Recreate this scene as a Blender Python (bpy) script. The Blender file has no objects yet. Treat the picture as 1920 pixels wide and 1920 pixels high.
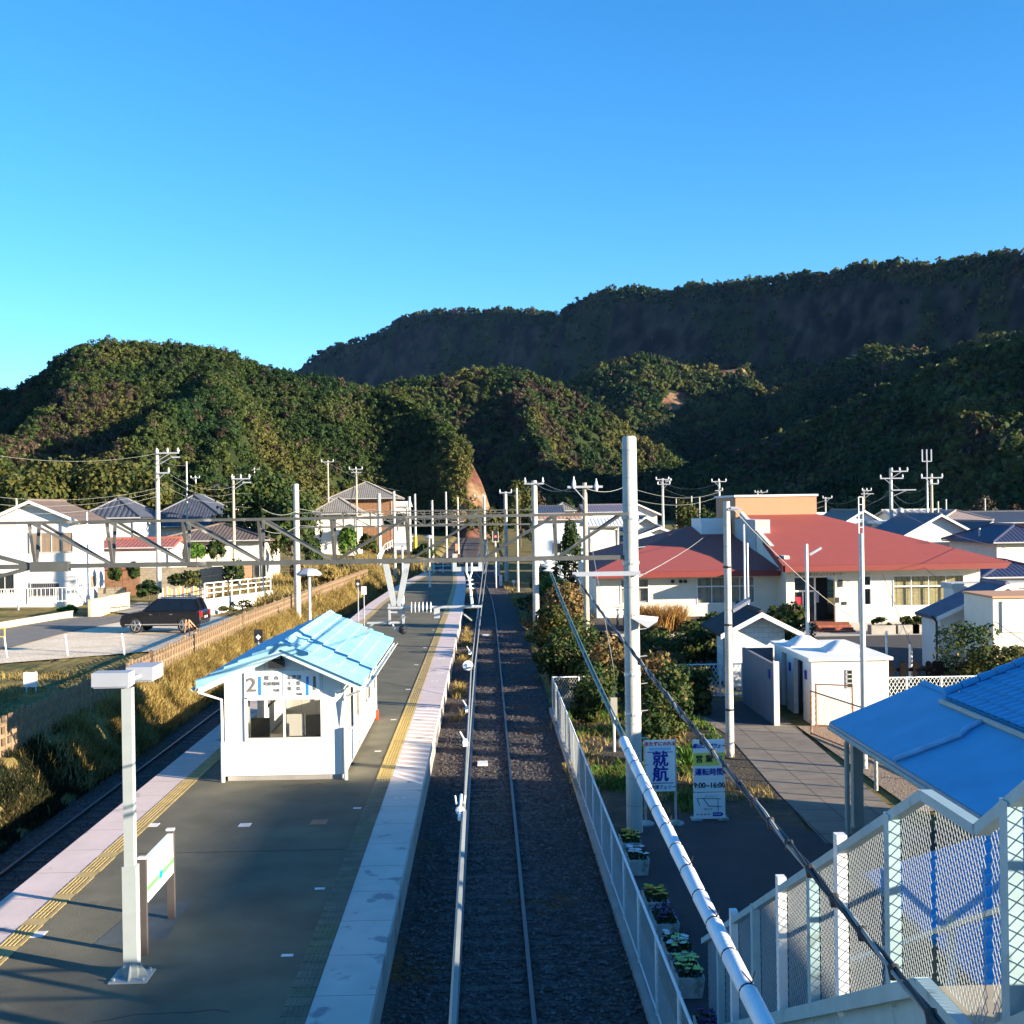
import bpy, math, random
import numpy as np
from mathutils import Vector, Matrix
R = math.radians
random.seed(7); RNG = np.random.default_rng(7)
SC = bpy.context.scene
COL = SC.collection

# ------------------------------------------------------------------ camera
F = 2213.0; CH = 7.4                       # focal length in photo pixels, eye height over the rail heads
YAW, PITCH, ROLL = R(1.294), R(-0.148), R(0.85)
_f = Vector((math.sin(YAW)*math.cos(PITCH), math.cos(YAW)*math.cos(PITCH), math.sin(PITCH)))
_r0 = Vector((math.cos(YAW), -math.sin(YAW), 0.0)); _u0 = _r0.cross(_f)
_r = math.cos(ROLL)*_r0 - math.sin(ROLL)*_u0
_u = math.cos(ROLL)*_u0 + math.sin(ROLL)*_r0
cam_d = bpy.data.cameras.new('camera'); cam = bpy.data.objects.new('camera', cam_d); COL.objects.link(cam)
cam_d.sensor_fit = 'HORIZONTAL'; cam_d.sensor_width = 36.0; cam_d.lens = 36.0*F/1920.0
cam_d.clip_start = 0.1; cam_d.clip_end = 6000
cam.matrix_world = Matrix(((_r.x, _u.x, -_f.x, 0), (_r.y, _u.y, -_f.y, 0), (_r.z, _u.z, -_f.z, CH), (0, 0, 0, 1)))
SC.camera = cam

# ------------------------------------------------------------------ light
SUN_EL, SUN_AZ = 12.5, 25.0                # sun right of the camera and a little behind it
Sdir = Vector((math.cos(R(SUN_AZ))*math.cos(R(SUN_EL)), -math.sin(R(SUN_AZ))*math.cos(R(SUN_EL)), math.sin(R(SUN_EL))))
W = bpy.data.worlds.new('World'); SC.world = W; W.use_nodes = True
nt = W.node_tree; nt.nodes.clear()
sky = nt.nodes.new('ShaderNodeTexSky'); sky.sky_type = 'NISHITA'; sky.sun_disc = False
sky.sun_elevation = R(SUN_EL); sky.sun_rotation = R(90+SUN_AZ); sky.altitude = 0
sky.air_density = 1.0; sky.dust_density = 0.0; sky.ozone_density = 4.9
hs = nt.nodes.new('ShaderNodeHueSaturation'); hs.inputs['Saturation'].default_value = 1.15
bg = nt.nodes.new('ShaderNodeBackground'); bg.inputs['Strength'].default_value = 0.09
ow = nt.nodes.new('ShaderNodeOutputWorld')
nt.links.new(sky.outputs[0], hs.inputs['Color']); nt.links.new(hs.outputs[0], bg.inputs['Color']); nt.links.new(bg.outputs[0], ow.inputs[0])
sun_d = bpy.data.lights.new('sun', 'SUN'); sun = bpy.data.objects.new('sun', sun_d); COL.objects.link(sun)
sun_d.energy = 5.0; sun_d.angle = R(0.5); sun_d.color = (1.0, 0.86, 0.66)
sun.rotation_euler = Sdir.to_track_quat('Z', 'Y').to_euler(); sun.location = (60, -30, 40)
SC.view_settings.view_transform = 'Standard'; SC.view_settings.look = 'None'
SC.view_settings.exposure = 1.9; SC.view_settings.gamma = 1.0

# ------------------------------------------------------------------ pixel <-> place helpers (used only to read positions)
def ray(px, py):
    a, b = (px-960.0)/F, (960.0-py)/F
    return _f + a*_r + b*_u
def G(px, py, z=0.0):
    d = ray(px, py); t = (z-CH)/d.z
    return Vector((d.x*t, d.y*t, z))
def P(px, py, Y):
    d = ray(px, py); t = Y/d.y
    return Vector((d.x*t, Y, CH+d.z*t))
def Pz(py, px, Y): return P(px, py, Y).z
def lerp(a, b, t): return a+(b-a)*t

# ------------------------------------------------------------------ materials
def _n(t, k, **kw):
    n = t.nodes.new(k)
    for a, b in kw.items(): setattr(n, a, b)
    return n
MATS = {}
def mat(name, c, rough=0.7, var=0.12, scale=3.0, c2=None, m2=0.5, s2=0.6, bump=0.0, bscale=30.0, metal=0.0, spec=0.4,
        joint=None, jcol=0.45, brick=None, emit=None, coat=0.0, thr=None, warp=False, detail=5.0, stain=None):
    if name in MATS: return MATS[name]
    m = bpy.data.materials.new(name); m.use_nodes = True; t = m.node_tree; t.nodes.clear()
    L = t.links.new
    out = _n(t, 'ShaderNodeOutputMaterial'); b = _n(t, 'ShaderNodeBsdfPrincipled')
    L(b.outputs[0], out.inputs[0])
    b.inputs['Roughness'].default_value = rough; b.inputs['Metallic'].default_value = metal
    b.inputs['Specular IOR Level'].default_value = spec; b.inputs['Coat Weight'].default_value = coat
    tc = _n(t, 'ShaderNodeTexCoord'); co = tc.outputs['Object']
    n1 = _n(t, 'ShaderNodeTexNoise'); n1.inputs['Scale'].default_value = scale; n1.inputs['Detail'].default_value = detail
    L(co, n1.inputs['Vector'])
    r1 = _n(t, 'ShaderNodeMapRange'); r1.inputs[1].default_value = 0.3; r1.inputs[2].default_value = 0.7
    r1.inputs[3].default_value = 1-var; r1.inputs[4].default_value = 1+var
    L(n1.outputs[0], r1.inputs[0])
    rgb = _n(t, 'ShaderNodeRGB'); rgb.outputs[0].default_value = (*c, 1); cur = rgb.outputs[0]
    if c2 is not None:
        n2 = _n(t, 'ShaderNodeTexNoise'); n2.inputs['Scale'].default_value = s2; n2.inputs['Detail'].default_value = 6
        L(co, n2.inputs['Vector'])
        rr = _n(t, 'ShaderNodeMapRange'); rr.inputs[1].default_value = m2-0.09; rr.inputs[2].default_value = m2+0.09
        L(n2.outputs[0], rr.inputs[0])
        mx = _n(t, 'ShaderNodeMix', data_type='RGBA'); L(rr.outputs[0], mx.inputs[0]); L(cur, mx.inputs[6]); mx.inputs[7].default_value = (*c2, 1)
        cur = mx.outputs[2]
    if stain:                                # (colour, threshold, scale): spots of dirt with a shape of their own
        sc_, th, ss = stain
        n3 = _n(t, 'ShaderNodeTexNoise'); n3.inputs['Scale'].default_value = ss; n3.inputs['Detail'].default_value = 8
        L(co, n3.inputs['Vector'])
        rr = _n(t, 'ShaderNodeMapRange'); rr.inputs[1].default_value = th; rr.inputs[2].default_value = th+0.06
        L(n3.outputs[0], rr.inputs[0])
        mx = _n(t, 'ShaderNodeMix', data_type='RGBA'); L(rr.outputs[0], mx.inputs[0]); L(cur, mx.inputs[6]); mx.inputs[7].default_value = (*sc_, 1)
        cur = mx.outputs[2]
    if joint:                                # list of (axis, pitch, width)
        sp = _n(t, 'ShaderNodeSeparateXYZ'); L(co, sp.inputs[0])
        for ax, pitch, wd in joint:
            d = _n(t, 'ShaderNodeMath', operation='DIVIDE'); L(sp.outputs[ax], d.inputs[0]); d.inputs[1].default_value = pitch
            f = _n(t, 'ShaderNodeMath', operation='FRACT'); L(d.outputs[0], f.inputs[0])
            g = _n(t, 'ShaderNodeMath', operation='LESS_THAN'); L(f.outputs[0], g.inputs[0]); g.inputs[1].default_value = wd/pitch
            mx = _n(t, 'ShaderNodeMix', data_type='RGBA'); L(g.outputs[0], mx.inputs[0]); L(cur, mx.inputs[6])
            mx.inputs[7].default_value = (c[0]*jcol, c[1]*jcol, c[2]*jcol, 1); cur = mx.outputs[2]
    if brick:                                # (w, h, mortar, rotate to a wall?)
        bt = _n(t, 'ShaderNodeTexBrick'); mp = _n(t, 'ShaderNodeMapping'); mp.inputs['Rotation'].default_value = (R(90), 0, 0) if brick[3] else (0, 0, 0)
        L(co, mp.inputs[0]); L(mp.outputs[0], bt.inputs['Vector'])
        bt.inputs['Scale'].default_value = 1.0; bt.inputs['Brick Width'].default_value = brick[0]; bt.inputs['Row Height'].default_value = brick[1]
        bt.inputs['Mortar Size'].default_value = brick[2]
        bt.inputs['Color1'].default_value = (1, 1, 1, 1); bt.inputs['Color2'].default_value = (.82, .82, .82, 1); bt.inputs['Mortar'].default_value = (.55, .55, .55, 1)
        mx = _n(t, 'ShaderNodeMix', data_type='RGBA', blend_type='MULTIPLY'); mx.inputs[0].default_value = 1.0
        L(cur, mx.inputs[6]); L(bt.outputs[0], mx.inputs[7]); cur = mx.outputs[2]
    vm = _n(t, 'ShaderNodeVectorMath', operation='SCALE'); L(cur, vm.inputs[0]); L(r1.outputs[0], vm.inputs['Scale'])
    L(vm.outputs[0], b.inputs['Base Color'])
    if bump:
        nb = _n(t, 'ShaderNodeTexNoise'); nb.inputs['Scale'].default_value = bscale; nb.inputs['Detail'].default_value = 4
        L(co, nb.inputs['Vector'])
        bm = _n(t, 'ShaderNodeBump'); bm.inputs['Strength'].default_value = bump; bm.inputs['Distance'].default_value = 0.05
        L(nb.outputs[0], bm.inputs['Height']); L(bm.outputs[0], b.inputs['Normal'])
    if emit:
        b.inputs['Emission Color'].default_value = (*emit[:3], 1); b.inputs['Emission Strength'].default_value = emit[3]
    MATS[name] = m; return m
def glass(name, tint=(.88, .88, .86), alpha=0.35):
    if name in MATS: return MATS[name]
    m = bpy.data.materials.new(name); m.use_nodes = True; t = m.node_tree; t.nodes.clear(); L = t.links.new
    out = _n(t, 'ShaderNodeOutputMaterial'); g = _n(t, 'ShaderNodeBsdfGlossy'); g.inputs['Roughness'].default_value = 0.02
    tr = _n(t, 'ShaderNodeBsdfTransparent'); tr.inputs[0].default_value = (*tint, 1)
    fr = _n(t, 'ShaderNodeFresnel'); fr.inputs[0].default_value = 1.45
    ad = _n(t, 'ShaderNodeMath', operation='ADD'); ad.inputs[1].default_value = alpha*0.1; L(fr.outputs[0], ad.inputs[0])
    ge = _n(t, 'ShaderNodeNewGeometry'); ib = _n(t, 'ShaderNodeMath', operation='SUBTRACT'); ib.inputs[0].default_value = 1.0; L(ge.outputs['Backfacing'], ib.inputs[1]); mu_ = _n(t, 'ShaderNodeMath', operation='MULTIPLY'); L(ad.outputs[0], mu_.inputs[0]); L(ib.outputs[0], mu_.inputs[1]); ad = mu_
    mx = _n(t, 'ShaderNodeMixShader'); L(ad.outputs[0], mx.inputs[0]); L(tr.outputs[0], mx.inputs[1]); L(g.outputs[0], mx.inputs[2]); L(mx.outputs[0], out.inputs[0])
    MATS[name] = m; return m

# ------------------------------------------------------------------ mesh building
def base_of(o):
    v = Vector((0, 0, 0))
    while o is not None: v += o.location; o = o.parent
    return v
class MB:
    def __init__(s): s.v = []; s.f = []; s.m = []; s.k = 0
    def add(s, vs, fs):
        n = len(s.v); s.v.extend([tuple(v) for v in vs])
        for f in fs: s.f.append(tuple(i+n for i in f)); s.m.append(s.k)
        return s
    def box(s, x0, y0, z0, x1, y1, z1, rz=0.0, piv=None):
        x0, x1 = min(x0, x1), max(x0, x1); y0, y1 = min(y0, y1), max(y0, y1); z0, z1 = min(z0, z1), max(z0, z1)
        vs = [(x, y, z) for z in (z0, z1) for x, y in ((x0, y0), (x1, y0), (x1, y1), (x0, y1))]
        if rz:
            px, py = piv or ((x0+x1)/2, (y0+y1)/2); c, sn = math.cos(rz), math.sin(rz)
            vs = [(px+(x-px)*c-(y-py)*sn, py+(x-px)*sn+(y-py)*c, z) for x, y, z in vs]
        return s.add(vs, [(0, 3, 2, 1), (4, 5, 6, 7), (0, 1, 5, 4), (1, 2, 6, 5), (2, 3, 7, 6), (3, 0, 4, 7)])
    def cbox(s, c, sz, rz=0.0):
        return s.box(c[0]-sz[0]/2, c[1]-sz[1]/2, c[2]-sz[2]/2, c[0]+sz[0]/2, c[1]+sz[1]/2, c[2]+sz[2]/2, rz)
    def tube(s, pts, rs, n=8, cap=True):
        pts = [Vector(p) for p in pts]
        if not hasattr(rs, '__len__'): rs = [rs]*len(pts)
        vs = []; ref = None
        for i, p in enumerate(pts):
            d = (pts[min(i+1, len(pts)-1)]-pts[max(i-1, 0)]).normalized()
            if ref is None: ref = Vector((0, 0, 1)) if abs(d.z) < .9 else Vector((1, 0, 0))
            a = d.cross(ref).normalized(); b = d.cross(a).normalized(); ref = -b if False else ref
            for k in range(n):
                t = 2*math.pi*(k+.5)/n; vs.append(p+rs[i]*(math.cos(t)*a+math.sin(t)*b))
        fs = []
        for i in range(len(pts)-1):
            for k in range(n):
                fs.append((i*n+k, i*n+(k+1) % n, (i+1)*n+(k+1) % n, (i+1)*n+k))
        if cap: fs.append(tuple(range(n-1, -1, -1))); fs.append(tuple((len(pts)-1)*n+k for k in range(n)))
        return s.add(vs, fs)
    def bar(s, a, b, w, h=None):              # rectangular bar between two points
        a, b = Vector(a), Vector(b); h = h or w; d = (b-a).normalized()
        ref = Vector((0, 0, 1)) if abs(d.z) < .95 else Vector((0, 1, 0))
        x = d.cross(ref).normalized()*w/2; y = x.cross(d).normalized()*h/2
        vs = [a-x-y, a+x-y, a+x+y, a-x+y, b-x-y, b+x-y, b+x+y, b-x+y]
        return s.add(vs, [(0, 3, 2, 1), (4, 5, 6, 7), (0, 1, 5, 4), (1, 2, 6, 5), (2, 3, 7, 6), (3, 0, 4, 7)])
    def lathe(s, c, prof, n=16):              # prof: (r, z) pairs upward
        vs = []; fs = []
        for r, z in prof:
            for k in range(n):
                t = 2*math.pi*k/n; vs.append((c[0]+r*math.cos(t), c[1]+r*math.sin(t), c[2]+z))
        for i in range(len(prof)-1):
            for k in range(n): fs.append((i*n+k, i*n+(k+1) % n, (i+1)*n+(k+1) % n, (i+1)*n+k))
        fs.append(tuple(range(n-1, -1, -1))); fs.append(tuple((len(prof)-1)*n+k for k in range(n)))
        return s.add(vs, fs)
    def ball(s, c, r, n=12, sq=(1, 1, 1)):
        m = n//2; vs = []; fs = []
        for i in range(m+1):
            p = math.pi*i/m
            for k in range(n):
                t = 2*math.pi*k/n
                vs.append((c[0]+sq[0]*r*math.sin(p)*math.cos(t), c[1]+sq[1]*r*math.sin(p)*math.sin(t), c[2]-sq[2]*r*math.cos(p)))
        for i in range(m):
            for k in range(n): fs.append((i*n+k, i*n+(k+1) % n, (i+1)*n+(k+1) % n, (i+1)*n+k))
        return s.add(vs, fs)
    def poly(s, pts): return s.add(pts, [tuple(range(len(pts)))])
    def prism(s, poly, ext):                  # polygon swept by a vector
        n = len(poly); e = Vector(ext); vs = [Vector(p) for p in poly]+[Vector(p)+e for p in poly]
        fs = [tuple(range(n-1, -1, -1)), tuple(range(n, 2*n))]+[(i, (i+1) % n, n+(i+1) % n, n+i) for i in range(n)]
        return s.add(vs, fs)
    def build(s, name, mats, parent=None, world=False, smooth=False, sharp=40):
        me = bpy.data.meshes.new(name)
        vs = s.v
        if parent is not None and world:
            o = base_of(parent); vs = [(x-o.x, y-o.y, z-o.z) for x, y, z in vs]
        me.from_pydata(vs, [], s.f)
        if not isinstance(mats, (list, tuple)): mats = [mats]
        for m in mats: me.materials.append(m)
        if len(mats) > 1: me.polygons.foreach_set('material_index', s.m)
        if smooth:
            me.polygons.foreach_set('use_smooth', [True]*len(me.polygons))
            try: me.set_sharp_from_angle(angle=R(sharp))
            except Exception: pass
        me.update()
        ob = bpy.data.objects.new(name, me); COL.objects.link(ob)
        if parent is not None: ob.parent = parent
        return ob
def tag(o, label=None, cat=None, group=None, kind=None):
    if label: o['label'] = label
    if cat: o['category'] = cat
    if group: o['group'] = group
    if kind: o['kind'] = kind
    return o
def thing(name, label, cat, loc=(0, 0, 0), rz=0.0, group=None):
    o = bpy.data.objects.new(name, None); COL.objects.link(o); o.location = loc; o.rotation_euler = (0, 0, rz)
    o.empty_display_size = 0.3
    return tag(o, label, cat, group)
def dup(root, loc, rz=0.0, label=None, group=None, scale=None):
    r = root.copy(); COL.objects.link(r); r.location = loc; r.rotation_euler = (0, 0, rz)
    if scale: r.scale = scale
    if label: r['label'] = label
    if group: r['group'] = group
    for ch in list(root.children):
        c = ch.copy(); COL.objects.link(c); c.parent = r
        for g in ch.children:
            d = g.copy(); COL.objects.link(d); d.parent = c
    return r
def np_mesh(name, V, Q, mats, parent=None, midx=None, smooth=False):
    me = bpy.data.meshes.new(name); nv, nq = len(V), len(Q); k = Q.shape[1]
    me.vertices.add(nv); me.vertices.foreach_set('co', np.ascontiguousarray(V, dtype=np.float32).ravel())
    me.loops.add(nq*k); me.polygons.add(nq)
    me.polygons.foreach_set('loop_start', np.arange(0, nq*k, k, dtype=np.int32))
    me.loops.foreach_set('vertex_index', Q.astype(np.int32).ravel())
    if not isinstance(mats, (list, tuple)): mats = [mats]
    for m in mats: me.materials.append(m)
    if midx is not None: me.polygons.foreach_set('material_index', midx.astype(np.int32))
    if smooth: me.polygons.foreach_set('use_smooth', np.ones(nq, dtype=bool))
    me.update(calc_edges=True)
    ob = bpy.data.objects.new(name, me); COL.objects.link(ob)
    if parent is not None: ob.parent = parent
    return ob
def quads(C, N, S, asp=1.6, rng=RNG):
    """one quad per centre C, facing N, of size S"""
    n = len(C); t = rng.normal(size=(n, 3)); N = N/np.linalg.norm(N, axis=1, keepdims=True)
    a = np.cross(N, t); a /= np.linalg.norm(a, axis=1, keepdims=True); b = np.cross(N, a)
    a = a*(S*0.5*asp)[:, None]; b = b*(S*0.5)[:, None]
    V = np.stack([C-a*.6-b*.5, C+a*.3-b, C+a, C-a*.2+b], axis=1).reshape(-1, 3)
    return V, np.arange(4*n).reshape(n, 4)
def crown_pts(c, rad, K, L, size, rng=RNG, sub=0.42, low=-0.35, jit=0.7):
    """leaf centres and normals of M crowns (c: M,3; rad: M,3), each of K clumps of L leaves"""
    M = len(c)
    d = rng.normal(size=(M, K, 3)); d /= np.linalg.norm(d, axis=2, keepdims=True)
    d[..., 2] = np.where(d[..., 2] < low, -d[..., 2], d[..., 2])
    rr = rng.uniform(.45, .85, (M, K, 1))
    cc = c[:, None, :]+d*rr*rad[:, None, :]
    e = rng.normal(size=(M, K, L, 3)); e /= np.linalg.norm(e, axis=3, keepdims=True)
    e = e+d[:, :, None, :]*.5; e /= np.linalg.norm(e, axis=3, keepdims=True)
    sr = (rad[:, None, None, :]*sub)*rng.uniform(.6, 1.15, (M, K, 1, 1))*rng.uniform(.75, 1.1, (M, K, L, 1))
    p = cc[:, :, None, :]+e*sr
    nrm = e+rng.normal(size=e.shape)*jit*.6
    sz = size*rng.uniform(.6, 1.3, (M, K, L))
    return p.reshape(-1, 3), nrm.reshape(-1, 3), sz.ravel()
def T(txt, size, loc, mt, parent, rx=90, rz=0, align='CENTER', ext=0.002, name='lettering', sx=1.0, shear=0.0, bold=0.0):
    """lettering standing on a board, facing -Y (rotated by rz); loc in parent space"""
    cu = bpy.data.curves.new(name, 'FONT'); cu.body = txt; cu.size = size; cu.align_x = align; cu.align_y = 'CENTER'; cu.extrude = ext
    cu.shear = shear; cu.resolution_u = 3
    to = bpy.data.objects.new(name, cu); COL.objects.link(to)
    bpy.context.view_layer.update()
    me = bpy.data.meshes.new_from_object(to); me.name = name
    bpy.data.objects.remove(to)
    if bold and len(me.vertices):            # heavier strokes: the same glyphs set four more times, each a hair in front of the last
        bm = __import__('bmesh').new()
        for q, (ox, oy) in enumerate(((0, 0), (bold, 0), (-bold, 0), (0, bold*.8), (0, -bold*.8))):
            m2 = me.copy(); m2.transform(Matrix.Translation((ox, oy, q*.0012))); bm.from_mesh(m2); bpy.data.meshes.remove(m2)
        bm.to_mesh(me); bm.free()
    if len(me.vertices) and sx != 1.0:
        for v in me.vertices: v.co.x *= sx
    mr = Matrix.Rotation(R(rz), 4, 'Z') @ Matrix.Rotation(R(rx), 4, 'X'); me.transform(Matrix.Translation(Vector(loc)) @ mr)
    me.materials.clear(); me.materials.append(mt)
    ob = bpy.data.objects.new(name, me); COL.objects.link(ob); ob.parent = parent
    return ob
def slope(mb, a, b, up, s1=0.0, s2=1.0, rib=0.3, amp=0.03, course=0.0, camp=0.02, per=4, thick=0.0):
    """roof slope: eave a->b, up vector to the ridge, top edge from s1 to s2; ribs run up the slope, courses step down it"""
    a, b, up = Vector(a), Vector(b), Vector(up); e = b-a; Lw = e.length; nrm = e.cross(up).normalized()
    if nrm.z < 0: nrm = -nrm
    nu = max(2, int(round(Lw/rib)))*per if amp > 0 else 8
    lu = up.length; nc = max(1, int(round(lu/course))) if course > 0 else 1
    vs = []; fs = []; rows = []
    for j in range(nc):
        rows.append((j/nc, camp if course > 0 else 0)); rows.append(((j+1)/nc, 0.0))
    for (v, dz) in rows:
        for i in range(nu+1):
            s = i/nu
            hm = min(1.0, s/s1 if s1 > 0 else 1.0, (1-s)/(1-s2) if s2 < 1 else 1.0)
            ph = (i % per)/per
            h = amp*(abs(math.sin(math.pi*ph)) if amp > 0 else 0)+dz
            vs.append(a+e*s+up*(v*hm)+nrm*h)
    w = nu+1
    for r in range(len(rows)-1):
        for i in range(nu): fs.append((r*w+i, r*w+i+1, (r+1)*w+i+1, (r+1)*w+i))
    mb.add(vs, fs)
    if thick:
        q = [a, b, b+up-e*(1-s2), a+up+e*s1]
        if s1 >= s2-1e-6: q = q[:3]
        n = len(q); lo = [p-nrm*thick for p in q]; hi = [p-nrm*0.003 for p in q]
        mb.add(hi+lo, [tuple(range(n)), tuple(range(2*n-1, n-1, -1))]+[(i, (i+1) % n, n+(i+1) % n, n+i) for i in range(n)])
    return mb
def sag(a, b, s, n=10):
    a, b = Vector(a), Vector(b)
    return [a.lerp(b, i/n)-Vector((0, 0, 4*s*(i/n)*(1-i/n))) for i in range(n+1)]
# ================================================================== terrain
def ss(x): x = np.clip(x, 0, 1); return x*x*(3-2*x)
BY = [0, 60, 75, 98, 125, 150, 200, 500]; BX = [-12.1, -12.1, -11.6, -10.7, -9.6, -7.8, -8.2, -9.0]
def bankx(Y): return np.interp(Y, BY, BX)
def gz(X, Y):
    X = np.asarray(X, float); Y = np.asarray(Y, float)
    b = bankx(Y)
    top = np.interp(Y, [-50, 60, 130, 180, 300], [1.3, 1.3, 1.2, 0.6, 0.3])
    left = ss((b+1.35-X)/1.6)
    z = -0.16+(top+0.16)*left
    z = z+np.where(X < b-4, ss((Y-90)/160)*2.2, 0)*ss((b-4-X)/20)
    r = ss((X-2.3)/0.5)*0.12
    z = z+np.where(X > 0, r, 0)
    z = z+np.where(X > 20, ss((Y-100)/150)*1.5, 0)*ss((X-20)/20)
    return z
def gh(x, y): return float(gz(x, y))
xs = np.unique(np.concatenate([np.linspace(-3000, -200, 12), np.linspace(-200, -20, 60), np.linspace(-20, -6, 90), np.linspace(-6, 2, 8), np.linspace(2, 3.2, 14), np.linspace(3.2, 40, 40), np.linspace(40, 250, 30), np.linspace(250, 3000, 12)]))
ys = np.unique(np.concatenate([np.linspace(-2500, -60, 8), np.linspace(-60, 10, 10), np.linspace(10, 130, 130), np.linspace(130, 400, 70), np.linspace(400, 4000, 12)]))
XX, YY = np.meshgrid(xs, ys); ZZ = gz(XX, YY)
jit = RNG.normal(size=ZZ.shape)*0.03*ss((bankx(YY)+0.6-XX)/1.0)*(np.abs(XX) < 60)*(YY < 200); ZZ = ZZ+jit
nx, ny = len(xs), len(ys); I = np.arange(nx*ny).reshape(ny, nx)
Q = np.stack([I[:-1, :-1].ravel(), I[:-1, 1:].ravel(), I[1:, 1:].ravel(), I[1:, :-1].ravel()], axis=1)
m_grass = mat('dry_grass_ground', (.20, .155, .055), .95, .3, 2.0, c2=(.085, .085, .03), m2=.55, s2=.35, bump=.6, bscale=12, spec=.1)
gr = np_mesh('ground', np.stack([XX.ravel(), YY.ravel(), ZZ.ravel()], axis=1), Q, m_grass, smooth=True); tag(gr, kind='structure')

# fractal value noise
def vnoise(x, y, seed=0):
    xi = np.floor(x).astype(np.int64); yi = np.floor(y).astype(np.int64); xf = x-xi; yf = y-yi
    def h(a, b):
        n = (a*374761393+b*668265263+seed*974711) & 0x7fffffff; n = (n ^ (n >> 13))*1274126177 & 0x7fffffff
        return ((n ^ (n >> 16)) & 0xffff)/65535.0
    u = xf*xf*(3-2*xf); v = yf*yf*(3-2*yf)
    return (h(xi, yi)*(1-u)+h(xi+1, yi)*u)*(1-v)+(h(xi, yi+1)*(1-u)+h(xi+1, yi+1)*u)*v
def fbm(x, y, seed=0, o=4):
    s = 0; a = .5
    for k in range(o): s = s+a*(vnoise(x*2**k, y*2**k, seed+k)-.5)*2; a *= .5
    return s
HOR = lambda px: 955-0.0148*(px-910)
# hill layers: silhouette in photo pixels, ridge distance and foot distance (both by column), profile power
LAY = [
 dict(n='left', px=[-500, -200, 0, 45, 95, 150, 200, 300, 400, 480, 560, 640, 700, 760, 830, 880, 905, 925, 960],
      py=[740, 760, 748, 742, 705, 658, 648, 650, 658, 688, 712, 722, 737, 752, 795, 848, 895, 928, 990],
      Yr=[(-500, 430), (200, 420), (700, 400), (940, 330)], Yf=[(-500, 250), (400, 235), (940, 285)], pw=1.15, na=36, nw=80, nf=30, tree=4.4),
 dict(n='mid', px=[560, 690, 760, 850, 920, 980, 1040, 1100, 1160, 1210, 1290, 1380],
      py=[760, 738, 718, 708, 698, 702, 722, 757, 797, 835, 880, 960],
      Yr=[(560, 620), (1380, 600)], Yf=[(560, 400), (1380, 420)], pw=1.1, na=22, nw=90, nf=30, tree=6),
 dict(n='saddle', px=[1000, 1080, 1140, 1215, 1290, 1340, 1400, 1425, 1480, 1560],
      py=[760, 716, 688, 672, 696, 690, 682, 725, 800, 880],
      Yr=[(1000, 880), (1560, 840)], Yf=[(1000, 640), (1560, 640)], pw=1.1, na=20, nw=90, nf=40, tree=8),
 dict(n='spur', px=[1120, 1250, 1350, 1400, 1500, 1600, 1650, 1770, 1850, 2150],
      py=[960, 880, 800, 765, 722, 678, 655, 672, 640, 600],
      Yr=[(1120, 950), (2050, 620), (2500, 520)], Yf=[(1120, 700), (2050, 420), (2500, 300)], pw=1.0, na=18, nw=90, nf=40, tree=8),
 dict(n='near', px=[1000, 1150, 1300, 1400, 1500, 1600, 1700, 1800, 1920, 2100],
      py=[960, 925, 885, 850, 812, 770, 728, 690, 648, 590],
      Yr=[(1000, 640), (1920, 430), (2500, 340)], Yf=[(1000, 430), (1920, 270), (2500, 180)], pw=1.0, na=12, nw=80, nf=30, tree=7),
 dict(n='mountain', px=[480, 570, 600, 640, 700, 760, 800, 880, 950, 1000, 1050, 1100, 1150, 1200, 1260, 1300, 1340, 1400, 1450, 1500, 1560, 1620, 1700, 1760, 1800, 1850, 1885, 1920, 2100, 2500],
      py=[760, 696, 664, 648, 632, 598, 586, 583, 580, 583, 588, 562, 541, 538, 550, 531, 536, 525, 526, 511, 515, 496, 490, 498, 490, 480, 474, 472, 460, 440],
      Yr=[(480, 2150), (570, 2050), (1100, 1600), (1920, 950), (2500, 760)], Yf=[(480, 1700), (1100, 1150), (1920, 640), (2500, 500)], pw=0.9, na=34, nw=140, nf=80, tree=10),
]
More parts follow.
